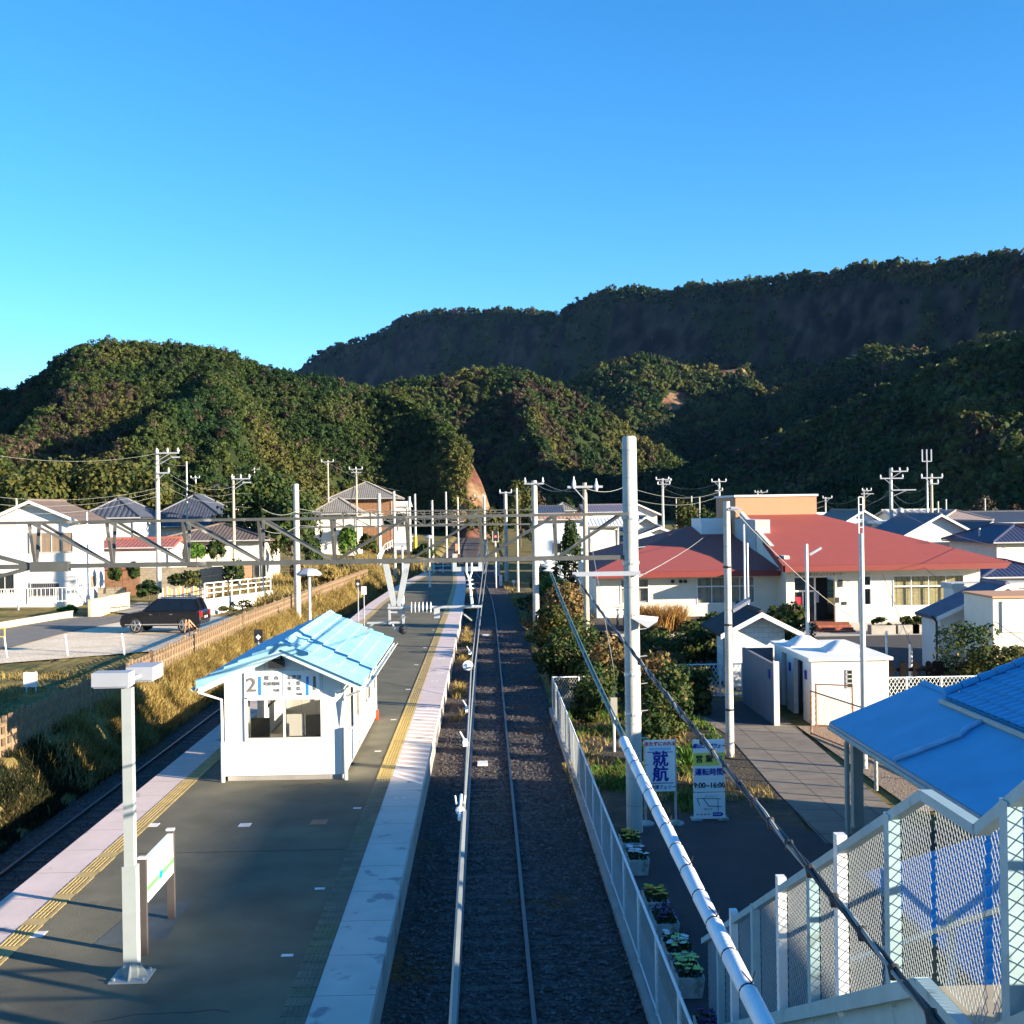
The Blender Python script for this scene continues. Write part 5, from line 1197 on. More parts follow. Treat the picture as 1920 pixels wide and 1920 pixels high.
# ------------------------------------------------------------------ utility poles
def upole(label, px, pt, Y, arms=(), r=.15, m=None, z0=None, group='utility poles in the town', extras=True, pr=None, n=2):
    x = P(px, 960, Y).x; z0 = gh(x, Y) if z0 is None else z0; ztop = P(px, pt, Y).z
    t = thing('utility_pole', label, 'utility pole', (x, Y, z0), group=group)
    MB().tube([(0, 0, -.3), (0, 0, ztop-z0)], [r*1.1, r*.8], 10).build('shaft', m or m_cpole, t, smooth=True)
    for (dy, x0, x1, k) in arms:              # arm row, left end px offset, right end px offset, number of insulators
        z = P(px, dy, Y).z-z0; a_, c_ = x0*Y/F, x1*Y/F
        MB().box(a_, -r-.09, z-.05, c_, -r-.01, z+.05).build('crossarm', m_grey, t)
        for q in range(k):
            xx = lerp(a_+.05, c_-.05, q/max(1, k-1)) if k > 1 else c_-.05
            b = MB(); b.lathe((xx, -r-.05, z+.05), [(.03, 0), (.07, .05), (.09, .12), (.05, .2), (.06, .26), (.01, .32)], 8); b.build('insulator', m_ins, t)
        if abs(a_) > .6 or abs(c_) > .6: s_ = c_ if abs(c_) > abs(a_) else a_; MB().bar((s_*.6, -r-.05, z-.05), (0, -r-.03, z-.6), .04).build('brace', m_grey, t)
    return t
m_wpole = mat('brownish_concrete_pole', (.42, .34, .25), .85, .15, 2, stain=((.28, .22, .16), .6, 1.5), joint=[(2, .9, .03)], jcol=.7)
upole('tall pale pole with long side arm right of the white house', 296, 843, 84, [(850, 0, 42, 3), (887, 0, 24, 1), (858, 28, 44, 0)], .17)
t = upole('bare slim pole over the navy pyramid roof', 351, 865, 112, [], .10)
upole('brownish pole with short side arm in front of the long low house', 438, 893, 96, [(898, -2, 32, 3), (905, 18, 34, 0)], .13, m_wpole)
upole('small white-topped pole left of centre against the dark slope', 478, 877, 190, [(880, -12, 10, 2)], .14)
upole('tall thin pole with two insulators before the temple-like roof', 616, 863, 178, [(866, -12, 11, 2)], .14, m_wpole)
upole('pole with wide crossarm in front of the temple-like house', 669, 878, 165, [(880, -13, 12, 3), (886, -9, 10, 0)], .14, m_wpole)
upole('short pole behind the big round trees', 241, 879, 170, [], .16)
upole('tiny pole with crossarm beyond the pyramid roof', 368, 893, 190, [(896, -9, 8, 3)], .12)
upole('thin white pole rising beside the white house gable', 31, 935, 78, [], .06, m_white)
upole('slim white pole at the right corner of the white house', 163, 960, 79, [], .06, m_white)
upole('concrete telegraph pole with wide white crossarm between the tracks and the red roof', 1097, 905, 52, [(913, -33, 33, 0)], .125, m_wpole, z0=0.0)
p_ = P(1097, 913, 52)
for dx in (-21, 21):
    q = P(1097+dx, 912, 51.8); tt_ = thing('spike_insulator', ['pointed white insulator on the left of the wide crossarm', 'pointed white insulator on the right of the wide crossarm'][dx > 0], 'insulator', tuple(q), group='insulators on the wide crossarm')
    b = MB(); b.lathe((0, 0, -.1 if dx < 0 else -.2), [(.03, 0), (.07, .06), (.09, .2), (.06, .35), (.03, .45), (.012, .55)], 10); b.build('porcelain', m_ins, tt_, smooth=True)
upole('pole with tangled insulators above the small houses right of the thick pole', 1243, 897, 150, [(899, -13, 12, 2), (908, -10, 14, 2), (902, 4, 16, 1)], .17)
upole('pole with short crossarms above the red hall roof', 1349, 900, 140, [(903, -15, 13, 3), (920, -8, 6, 1)], .16)
upole('short pole with side insulators near the dark hillside foot', 1421, 920, 190, [(923, -6, 18, 3)], .15)
upole('small pole right of the orange roof block', 1548, 932, 170, [(934, -6, 12, 2)], .14)
upole('yellowish pole with tangled gear behind the hall ridge', 1620, 917, 150, [(920, -4, 14, 3), (926, -6, 18, 0)], .14, m_wpole)
up5 = upole('tall pole with long arm and transformer above the hall roof', 1671, 878, 108, [(884, 0, 31, 3), (897, -22, 22, 2), (919, 0, 46, 0)], .19)
b = MB(); b.lathe((P(1686, 960, 108).x-P(1671, 960, 108).x, -.3, P(1686, 972, 108).z-gh(38, 108)), [(.28, 0), (.30, .1), (.30, .8), (.2, .95), (.05, 1.0)], 12); b.build('transformer', m_grey, up5, smooth=True)
up6 = upole('slim mast with a trident aerial on top', 1739, 905, 103, [], .10, m_steel)
x0 = 0; z_ = P(1739, 865, 103).z-gh(36, 103)
b = MB(); b.tube([(0, 0, z_-2), (0, 0, z_+.2)], .06, 6); b.box(-.42, -.03, z_-.04, .42, .03, z_+.04)
for k in (-.4, 0, .4): b.box(k-.05, -.05, z_, k+.05, .05, z_+1.05)
b.build('aerial', m_grey, up6)
upole('brown pole with many brackets beside the trident mast', 1747, 890, 101, [(896, -21, 20, 3), (907, -4, 12, 2)], .15, m_wpole)
for k, (px, pt, Y, lb) in enumerate(((1297, 930, 150, 'short pale post second of three over the shrubs'), (1312, 932, 152, 'short pale post nearest the hall roof of the three'), (1268, 935, 155, 'thin post left of the three pale posts'), (1759, 940, 118, 'white post between the tiled roofs'), (1774, 936, 122, 'thin white post above the striped roof'), (1847, 934, 135, 'short post by the bare bush on the right'), (1836, 990, 92, 'pale post at the right end of the hall roof'))):
    upole(lb, px, pt, Y, [], .10, m_wpole if k in (2,) else m_cpole, group='short posts in the town')

# ------------------------------------------------------------------ left vegetation
for k, (px, py, Y, rx, rz_, lb) in enumerate(((15, 905, 128, 4.5, 4.2, 'large round evergreen at the far left edge'), (60, 915, 118, 4.0, 3.6, 'dense clipped evergreen behind the white house gable'), (110, 890, 140, 5.0, 4.5, 'broad olive-green tree under the hill on the left'),
                                               (160, 885, 150, 5.5, 4.6, 'big olive dome tree left of the tall pale pole'), (215, 895, 140, 5.5, 4.2, 'wide dome tree touching the tall pale pole'), (262, 915, 128, 4.0, 3.6, 'round tree between dark hip roof and tall pole'), (395, 925, 150, 3.5, 3.0, 'yellow-green tree behind the slim bare pole'),
                                               (475, 905, 108, 3.6, 4.6, 'tall dark evergreen right of the brownish pole'), (520, 915, 112, 3.6, 4.6, 'broad dark evergreen left of the bank pole'), (545, 950, 104, 2.6, 3.4, 'dark evergreen just left of the bank pole foot'))):
    x = P(px, 960, Y).x; z0 = gh(x, Y); zt_ = P(px, py-22, Y).z
    plant('round_tree', lb, 'tree', (x, Y, z0), (rx, rx*.9, rz_), lf_olive if k < 7 else lf_dark, size=.42 if k < 7 else .34, K=40, L=80, zc=max(rz_*.5, zt_-z0-rz_), group='big trees on the left')
for px, pt, pb, Y, w, lb, mt in ((214, 1058, 1097, 83, 22, 'clipped dark shrub with two lobes beside the white house', lf_dark), (248, 1055, 1085, 84, 24, 'clipped round shrub right of the two-lobed one', lf_dark), (330, 1022, 1052, 97, 34, 'dark shrub in front of the long low house', lf_dark), (367, 1018, 1048, 96, 34, 'neat bright green ball shrub in front of the long low house', lf_green), (405, 1012, 1052, 97, 36, 'tiered pine beside the ball shrub', lf_dark),
                                 (277, 1090, 1120, 80, 46, 'dark hedge under the tall pale pole', lf_dark), (345, 1072, 1098, 82, 60, 'autumn-brown hedge along the block wall', lf_olive), (435, 1050, 1100, 90, 40, 'green shrub behind the white railing', lf_dark), (125, 1138, 1155, 74, 30, 'low weeds at the foot of the white house', lf_green), (650, 985, 1045, 112, 42, 'yellow-green bamboo clump left of the curving railing', lf_green), (585, 1010, 1060, 100, 40, 'dark bush by the foot of the bank pole', lf_dark), (690, 1000, 1040, 116, 30, 'pale bamboo beside the road bend', lf_olive),
                                 (560, 1055, 1100, 92, 44, 'bare brown bush at the top of the bank', lf_dry), (612, 1060, 1100, 92, 46, 'straw-coloured bush on the bank', lf_straw), (510, 1105, 1140, 84, 30, 'dry bush at the end of the white ramp', lf_straw), (795, 1022, 1045, 135, 40, 'dark bush at the end of the platform', lf_dark), (745, 965, 990, 165, 50, 'dark trees behind the bare poles', lf_dark), (850, 960, 985, 210, 60, 'brown thicket before the orange cutting', lf_dry), (480, 1000, 1052, 104, 50, 'dark hedge right of the cream wall', lf_dark), (1030, 1000, 1030, 130, 20, 'yellowing shrub right of the tracks', lf_olive)):
    x = P(px, 960, Y).x; z0 = gh(x, Y); zt_ = P(px, pt, Y).z; zb_ = P(px, pb, Y).z; rx = w*Y/F/2; hgt = max(.5, zt_-max(z0, zb_-.3))
    plant('shrub', lb, 'shrub', (x, Y, max(z0, zb_-.3)), (rx, rx, hgt/2), mt, size=max(.12, Y*.0022), K=22, L=60, zc=hgt*.5, group='shrubs on the left')
for k, (px, pb, w) in enumerate(((415, 1150, .5), (455, 1145, .8), (430, 1152, .5))):
    g = G(px, pb, 1.3); plant('weed_tuft', ['low weed tuft at the foot of the white ramp', 'wider weed tuft below the ramp wall', 'tiny weed tuft between the other two'][k], 'weeds', (g.x, g.y, 1.36), (w, w*.6, w*.4), lf_olive, size=.1, K=10, L=40, group='weeds below the ramp')
# small track signals by the left track
for k, (px, py, pb, Y, lb) in enumerate(((481, 1186, 1205, 40, 'small black and white point indicator above the shelter roof'), (669, 1090, 1108, 68, 'small black and white marker by the left track'), (680, 1103, 1118, 66, 'little white lamp marker by the left track'))):
    x = P(px, 960, Y).x; z0 = gh(x, Y); z1_ = P(px, py, Y).z
    t = thing('track_marker', lb, 'marker', (x, Y, z0), group='markers beside the left track'); MB().tube([(0, 0, 0), (0, 0, z1_-z0-.3)], .03, 6).build('post', m_grey, t)
    MB().box(-.14, -.02, z1_-z0-.35, .14, .02, z1_-z0+.1).build('plate', m_black if k < 2 else m_white, t)
    b = MB(); zc_ = z1_-z0-.15; b.add([(0, -.026, zc_-.1), (.09, -.026, zc_), (0, -.026, zc_+.1), (-.09, -.026, zc_)], [(0, 1, 2, 3)]); b.build('diamond', m_white, t)
# wires on the left
def wpx(label, p0, p1, s, r=.02, m=None, group='wires across the town', n=10):
    a_, c_ = P(*p0), P(*p1); return wire(label, sag(a_, c_, s, n), r, m or m_lwire, group, n=4)
WL = [((296, 850, 84), (-60, 845, 70), 'long wire from the tall pale pole to the left edge'), ((296, 915, 84), (-60, 925, 70), 'upper of three close wires left of the tall pale pole'), ((296, 922, 84), (-60, 940, 70), 'middle of three close wires left of the tall pale pole'), ((296, 930, 84), (-60, 958, 70), 'lowest wire running from the tall pale pole to the left'),
      ((296, 862, 84), (351, 872, 112), 'short wire between the tall pale pole and the slim bare pole'), ((320, 890, 84), (438, 912, 96), 'upper wire between the tall and the brownish pole'), ((320, 900, 84), (438, 925, 96), 'middle wire between the tall and the brownish pole'), ((300, 905, 84), (438, 940, 96), 'lower wire between the tall and the brownish pole'),
      ((438, 925, 96), (616, 905, 178), 'upper wire running right from the brownish pole'), ((438, 950, 96), (616, 930, 178), 'lower wire running right from the brownish pole'), ((616, 868, 178), (748, 920, 190), 'wire sloping down from the tall thin pole'), ((616, 880, 178), (669, 882, 165), 'short wire between the two poles by the temple-like roof'),
      ((180, 1093, 84), (580, 1035, 62), 'pale wire crossing low behind the white ramp')]
for a_, c_, lb in WL: wpx(lb, a_, c_, .6 if 'short' not in lb else .2, .008)
wpx('guy wire bracing the pole by the temple-like house', (669, 882, 165), (654, 958, 165), 0, .06, m_dark)
# ================================================================== right side
m_fasph = mat('forecourt_asphalt', (.045, .043, .043), .92, .15, 1.5, bump=.2, bscale=40)
m_soilr = mat('dark_garden_soil', (.05, .037, .024), .95, .3, 4, c2=(.085, .06, .032), m2=.55, s2=1.2, bump=.8, bscale=12)
m_paving = mat('paving_slabs', (.20, .165, .125), .9, .14, 1.5, joint=[(0, .92, .035), (1, 1.05, .035)], jcol=.4, stain=((.17, .14, .11), .6, .9))
def flat(name, pts, z, m, kind='structure'):
    b = MB(); b.add([(p[0], p[1], z) for p in pts], [tuple(range(len(pts)))]); return tag(b.build(name, m), kind=kind)
flat('station_forecourt', [(2.75, -30), (26, -30), (26, 26.5), (7.2, 26.5), (6.7, 27.4), (3.6, 28), (2.75, 25)], .012, m_fasph)
flat('garden_bed', [(2.7, 25), (7.2, 26.5), (7.5, 30), (7.9, 38), (9.3, 46), (9.3, 64), (3.4, 110), (2.7, 110)], .008, m_soilr)
flat('paved_path', [(7.3, 25.5), (9.6, 25.5), (10.2, 39), (10.2, 44.2), (6.9, 44.2), (7.7, 38), (7.4, 30)], .020, m_paving)
flat('toilet_forecourt', [(8.0, 39.5), (9.55, 39.3), (9.55, 44.4), (6.8, 44.4)], .024, m_fasph)
flat('gravel_strip', [(10.2, 28), (13.5, 28), (13.5, 39.2), (10.3, 39.2)], .016, mat('brown_gravel', (.26, .19, .13), .95, .3, 12, bump=.8, bscale=18))
flat('car_park', [(10, 47), (60, 47), (60, 66), (10, 66)], .016, m_fasph)
flat('hall_forecourt', [(17.2, 65.5), (33, 65.5), (33, 75.2), (17.2, 75.2)], .022, mat('pale_concrete_paving', (.40, .36, .30), .9, .1, 2))
# kerb of the railway side: low concrete edging under the fence
b = MB(); b.box(2.25, 12, -.2, 2.62, 43.5, .05); tag(b.build('trackside_kerb', m_conc), kind='structure')

# chain-link panels made of real wires
def clipseg(p, d, poly):
    """clip an infinite 2D line to a convex polygon"""
    t0, t1 = -1e9, 1e9
    for i in range(len(poly)):
        a, c = poly[i], poly[(i+1) % len(poly)]; ex, ey = c[0]-a[0], c[1]-a[1]; nx_, ny_ = -ey, ex
        den = nx_*d[0]+ny_*d[1]; num = nx_*(a[0]-p[0])+ny_*(a[1]-p[1])
        if abs(den) < 1e-12:
            if num > 0: return None
            continue
        t_ = num/den
        if den > 0: t0 = max(t0, t_)
        else: t1 = min(t1, t_)
    return None if t0 >= t1-1e-4 else (t0, t1)
def mesh_panel(name, parent, o, du, poly, cell, r, m):
    """chain link in the vertical plane through o along du; poly (u, z) counter-clockwise"""
    b = MB(); o = Vector(o); du = Vector(du).normalized(); nn = du.cross(Vector((0, 0, 1)))
    us = [p[0] for p in poly]; zs = [p[1] for p in poly]
    for sg in (1, -1):
        c0 = min(u*1.0-sg*z*.62 for u, z in poly); c1 = max(u-sg*z*.62 for u, z in poly); k = c0+cell/2
        while k < c1:
            s_ = clipseg((k, 0), (sg*.62, 1.0), poly)
            if s_:
                A_, B_ = [(k+sg*.62*t_, t_) for t_ in s_]
                a3 = o+du*A_[0]+Vector((0, 0, A_[1]))+nn*sg*r*.8; b3 = o+du*B_[0]+Vector((0, 0, B_[1]))+nn*sg*r*.8
                b.tube([a3, b3], r, 4, cap=False)
            k += cell
    return b.build(name, m, parent, world=True)
m_link = mat('galvanised_mesh_wire', (.42, .45, .44), .45, .08, 4, metal=.3); m_wfence = mat('white_fence_tube', (.66, .70, .70), .45, .06, 4)
# the mesh fence beside the track
t = thing('trackside_fence', 'long low chain-link fence beside the right-hand track', 'fence', (2.38, 28, .04))
yf = [13.0+2.0*k for k in range(15)]+[43.4]
for i, y in enumerate(yf): MB().tube([(2.38, y, 0), (2.38, y, 1.2)], .028, 8).build('post', m_wfence, t, world=True)
MB().tube([(2.38, 13, 1.18), (2.38, 43.4, 1.18)], .022, 6).build('top_rail', m_wfence, t, world=True); MB().tube([(2.38, 13, .08), (2.38, 43.4, .08)], .014, 6).build('bottom_rail', m_wfence, t, world=True)
for a_, c_ in zip(yf[:-1], yf[1:]): mesh_panel('mesh_panel', t, (2.38, 0, 0), (0, 1, 0), [(a_+.03, .09), (c_-.03, .09), (c_-.03, 1.17), (a_+.03, 1.17)], .085, .0032, m_link)
xe = 4.35
for x in (3.35, xe): MB().tube([(x, 43.4, 0), (x, 43.4, 1.2)], .028, 8).build('post', m_wfence, t, world=True)
MB().tube([(2.38, 43.4, 1.18), (xe, 43.4, 1.18)], .026, 6).build('top_rail', m_wfence, t, world=True)
mesh_panel('mesh_panel', t, (0, 43.4, 0), (1, 0, 0), [(2.41, .09), (xe, .09), (xe, 1.17), (2.41, 1.17)], .10, .006, m_link)
# flower planters
m_box = mat('worn_concrete_planter', (.40, .42, .40), .85, .2, 5, stain=((.22, .25, .20), .55, 4)); m_leaf = lf_green
fl = {'white': mat('white_petals', (.8, .8, .82), .6), 'yellow': mat('yellow_petals', (.75, .55, .03), .6), 'orange': mat('orange_petals', (.60, .28, .02), .6), 'purple': mat('purple_petals', (.05, .01, .09), .6), 'lime': mat('pale_yellow_petals', (.62, .68, .18), .6)}
for k, (y, cols, lb) in enumerate(((15.95, ('purple', 'purple'), 'planter of dark purple pansies at the bottom edge'), (17.95, ('lime', 'lime'), 'planter of pale yellow pansies in front of the mixed one'), (18.95, ('white', 'lime'), 'planter of white and lime pansies behind the pale yellow one'), (20.25, ('purple', 'purple'), 'planter of deep purple pansies between orange and mixed ones'), (21.35, ('orange', 'yellow'), 'planter of orange pansies'), (23.9, ('white', 'white'), 'planter of white pansies only'), (25.1, ('yellow', 'orange'), 'farthest planter with yellow pansies near the ferry sign'))):
    x = 2.98; t = thing('flower_planter', 'concrete '+lb, 'planter', (x, y, .012), group='flower planters along the fence')
    b = MB(); b.add([(-.17, -.32, 0), (.17, -.32, 0), (.17, .32, 0), (-.17, .32, 0), (-.21, -.36, .32), (.21, -.36, .32), (.21, .36, .32), (-.21, .36, .32), (-.18, -.33, .32), (.18, -.33, .32), (.18, .33, .32), (-.18, .33, .32), (-.18, -.33, .26), (.18, -.33, .26), (.18, .33, .26), (-.18, .33, .26)],
                    [(0, 3, 2, 1), (0, 1, 5, 4), (1, 2, 6, 5), (2, 3, 7, 6), (3, 0, 4, 7), (4, 5, 9, 8), (5, 6, 10, 9), (6, 7, 11, 10), (7, 4, 8, 11), (8, 9, 13, 12), (9, 10, 14, 13), (10, 11, 15, 14), (11, 8, 12, 15), (12, 13, 14, 15)]); b.build('trough', m_box, t)
    rg = np.random.default_rng(k); n = 240; C = np.stack([rg.uniform(-.19, .19, n), rg.uniform(-.34, .34, n), rg.uniform(.27, .42, n)], 1); N_2 = rg.normal(size=(n, 3)); N_2[:, 2] += 1
    V, Qd = quads(C, N_2, np.full(n, .05), rng=rg); np_mesh('foliage', V, Qd, lf_dark, parent=t)
    b = MB(); 
    for q in range(26):
        c_ = (rg.uniform(-.17, .17), rg.uniform(-.32, .32), .40+rg.uniform(0, .05)); b.k = q % 2
        for s_ in range(5):
            a_ = s_*1.256+q; b.add([c_, (c_[0]+.045*math.cos(a_-.5), c_[1]+.045*math.sin(a_-.5), c_[2]+.015), (c_[0]+.055*math.cos(a_), c_[1]+.055*math.sin(a_), c_[2]+.02), (c_[0]+.045*math.cos(a_+.5), c_[1]+.045*math.sin(a_+.5), c_[2]+.015)], [(0, 1, 2, 3)])
    o = b.build('flowers', [fl[cols[0]], fl[cols[1]]], t)
# two signs
m_sb = mat('sign_royal_blue', (.015, .03, .30), .5, .02); m_sr = mat('sign_red', (.55, .02, .04), .5, .02); m_sl = mat('sign_light_blue', (.25, .55, .80), .5, .02); m_sy = mat('sign_yellow', (.72, .68, .12), .5, .02)
YS = 27.35
def bolded(*a, **k): return T(*a, **k)
pA = P(1209, 1389, YS); pB = P(1267, 1484, YS); cxs = (pA.x+pB.x)/2; w_ = pB.x-pA.x; zt_, zb_ = pA.z, pB.z
t = thing('ferry_sign', 'white portrait sign with two big blue characters on round-footed legs', 'sign', (cxs, YS, .012))
for s_ in (-1, 1):
    MB().tube([(s_*w_/2, .03, 0), (s_*w_/2, .03, zt_)], .028, 8).build('leg', m_steel, t); MB().lathe((s_*w_/2, .03, 0), [(.19, 0), (.19, .03), (.12, .07), (.04, .09)], 16).build('round_foot', m_box, t)
bo = MB().box(-w_/2+.01, -.02, zb_, w_/2-.01, .02, zt_).build('board', m_board, t); hS = zt_-zb_
b = MB()
for z0_, z1_ in ((zb_+.155*hS, zb_+.17*hS), (zb_+.76*hS, zb_+.775*hS)): b.box(-w_/2+.05, -.025, z0_, w_/2-.05, -.021, z1_)
b.build('blue_line', m_sb, bo)
MB().box(-w_/2+.10, -.026, zb_+.80*hS, w_/2-.10, -.0215, zb_+.855*hS).build('pale_blue_band', m_sl, bo)
T('またずにのれる', .105, (0, -.024, zb_+.925*hS), m_sr, bo, bold=.004); T('就', .38, (0, -.024, zb_+.615*hS), m_sb, bo, bold=.012); T('航', .38, (0, -.024, zb_+.325*hS), m_sb, bo, bold=.012); T('東京湾フェリー', .10, (0, -.024, zb_+.08*hS), m_sb, bo, shear=.3, bold=.003)
YS2 = 27.7; pA = P(1299, 1388, YS2); pB = P(1360, 1535, YS2); cxs = (pA.x+pB.x)/2; w_ = pB.x-pA.x; zt_, zb_ = pA.z, pB.z; hS = zt_-zb_
t = thing('ropeway_sign', 'tall stacked sign with yellow strip, opening hours 9:00~16:00 and a small map', 'sign', (cxs, YS2, .012))
for s_ in (-1, 1): MB().box(s_*w_*.42-.03, .03, 0, s_*w_*.42+.03, .07, zt_).build('leg', m_steel, t); MB().box(s_*w_*.42-.12, -.12, 0, s_*w_*.42+.12, .2, .04).build('foot', m_box, t)
rows = [(.835, 1.0, m_board), (.672, .832, m_sy), (.505, .669, m_board), (.34, .502, m_board), (0, .325, m_board)]
tx = [('鋸山ロープウェー', .118, .25, m_sb), ('営 業 中', .19, 0, mat('sign_black', (.02, .02, .02), .5)), ('運転時間', .18, 0, m_sb), ('9:00~16:00', .175, 0, MATS['sign_black'] if 'sign_black' in MATS else m_txt)]
for i, (a_, c_, mm) in enumerate(rows):
    bo = MB().box(-w_/2, -.02, zb_+a_*hS, w_/2, .02, zb_+c_*hS).build('panel', mm, t)
    if i < 4: T(tx[i][0], tx[i][1], (0, -.024, zb_+(a_+c_)/2*hS), tx[i][3], bo, shear=tx[i][2], bold=.006, sx=.95 if i else .82)
    else:
        b = MB(); Zb = lambda v: zb_+v*hS
        def ln(x0, v0, x1, v1, w2=.018): b.bar((x0*w_, -.023, Zb(v0)), (x1*w_, -.023, Zb(v1)), w2, .004) if False else b.add([(x0*w_-w2*.5, -.023, Zb(v0)-w2*.5), (x1*w_-w2*.5, -.023, Zb(v1)-w2*.5), (x1*w_+w2*.5, -.023, Zb(v1)+w2*.5), (x0*w_+w2*.5, -.023, Zb(v0)+w2*.5)], [(0, 1, 2, 3)])
        ln(-.4, .26, .35, .25); ln(.27, .25, .27, .09); ln(-.2, .26, -.02, .16); ln(-.02, .16, .38, .15); ln(-.4, .26, -.32, .17)
        for x0 in (-.42, -.3, -.18, -.06): ln(x0, .055, x0+.07, .055, .03)
        b.build('map_lines', m_txt, bo); b = MB(); b.add([(.10*w_, -.0235, Zb(.03)), (.38*w_, -.0235, Zb(.03)), (.44*w_, -.0235, Zb(.055)), (.38*w_, -.0235, Zb(.08)), (.10*w_, -.0235, Zb(.08))], [(0, 1, 2, 3, 4)]); b.build('map_arrow', m_sb, bo); T('浜金谷駅', .045, (.24*w_, -.025, Zb(.055)), m_board, bo); T('ロープウェー', .05, (.05*w_, -.024, Zb(.28)), m_txt, bo)
        T('国道127号', .045, (-.05*w_, -.024, Zb(.12)), m_txt, bo)
# guy guard and small box
p = G(1152, 1408, .03); t = thing('junction_box', 'small grey box on a pole left of the thick concrete pole', 'box', (p.x, p.y, .0))
MB().tube([(0, 0, 0), (0, 0, 1.25)], .04, 8).build('post', m_whitelow, t); MB().box(-.10, -.08, 1.1, .10, .08, 1.65).build('cabinet', mat('cabinet_grey', (.30, .28, .24), .6), t)
p = G(1166, 1372, .03); q = P(1155, 1300, p.y-.2); t = thing('guy_guard', 'yellow and black striped guy wire guard leaning beside the small grey box', 'guard', (p.x, p.y, .0))
b = MB(); n = 10
for k in range(n):
    b.k = k % 2; a_, c_ = Vector(p).lerp(q, k/n), Vector(p).lerp(q, (k+1)/n); b.tube([a_, c_], .05, 8)
b.build('striped_sleeve', [mat('guard_yellow', (.62, .38, .02), .5), m_black], t, world=True)
wire('thin guy wire rising from the striped guard to the wide-armed telegraph pole', [q, P(1150, 1250, 38), P(1107, 1010, 51)], .012, m_lwire, group='guy wires')

# ------------------------------------------------------------------ poles standing on the right
def lpole(label, px, pt, pb, Y, r, m=None, z0=0.0): 
    x = P(px, pb, Y).x; t = thing('street_pole', label, 'pole', (x, Y, z0), group='poles right of the tracks')
    MB().tube([(0, 0, 0), (0, 0, P(px, pt, Y).z-z0)], [r, r*.78], 12).build('shaft', m or m_cpole, t, smooth=True); return t
Yp1 = 34.6; p1 = lpole('tall concrete pole with folded lamp beside the sloping path', 1369, 940, 1420, Yp1, .125)
b = MB(); b.bar((.02, -.1, P(1370, 955, Yp1).z), (.42, -.1, P(1390, 955, Yp1).z), .05); b.tube([(.1, -.1, P(1370, 953, Yp1).z), (.32, -.1, P(1370, 953, Yp1).z)], .05, 8); b.build('crossarm', m_grey, p1)
b = MB(); z_ = P(1390, 1133, Yp1).z; b.add([(.12, -.1, z_-.15), (.62, -.18, z_+.16), (.62, .02, z_+.22), (.12, .1, z_-.09), (.14, -.1, z_-.24), (.62, -.18, z_+.06), (.62, .02, z_+.1), (.14, .1, z_-.2)], [(0, 1, 2, 3), (4, 7, 6, 5), (0, 4, 5, 1), (1, 5, 6, 2), (2, 6, 7, 3), (3, 7, 4, 0)]); b.build('lamp_head', m_grey, p1)
b = MB()
for z_ in (1.4, 3.9, 5.6): b.lathe((0, 0, z_), [(.13, -.03), (.135, 0), (.13, .03)], 12)
b.build('pole_band', m_black, p1)
Yp2 = 32.7; p2 = lpole('slim steel pole with open ladder-like top before the white toilet', 1621, 1000, 1446, Yp2, .09, m_steel)
zA, zB_ = P(1602, 1003, Yp2).z, P(1602, 932, Yp2).z
for s_ in (-.06, .06): MB().bar((s_, 0, zA-.1), (s_, 0, zB_), .025).build('top_bar', m_white, p2)
b = MB()
for k in range(6): z_ = lerp(zA, zB_, k/5); b.bar((-.06, 0, z_), (.06, 0, z_), .02)
b.build('top_rungs', m_white, p2)
Yp3 = 53; p3 = lpole('thin lamp pole with a slanted tube lamp in front of the hall entrance', 1515, 1020, 1240, Yp3, .09, m_white); q = P(1519, 1040, Yp3)
b = MB(); b.bar((P(1518, 1040, Yp3).x-p3.location.x, 0, P(1518, 1040, Yp3).z), (P(1540, 1027, Yp3).x-p3.location.x, 0, P(1540, 1027, Yp3).z), .11); b.build('tube_lamp', m_grey, p3)
lpole('thin white flagpole left of the valley in the hall roof', 1397, 983, 1150, 56, .055, m_white); lpole('shorter flagpole right beside the thin one', 1403, 1018, 1150, 57, .055, m_white)
lpole('short white post behind the white toilet', 1663, 1183, 1262, 50, .06, m_white)
t = lpole('grey post with loose wires before the black fence', 1708, 1208, 1285, 46, .09, m_steel)
b = MB(); b.tube([(0, 0, 2.1), (-.25, 0, 2.6), (-.42, .1, 2.2)], .02, 5); b.build('loose_wire', m_lwire, t)
lpole('grey drainpipe post in front of the hall wall', 1655, 1090, 1165, 73, .12, m_grey)
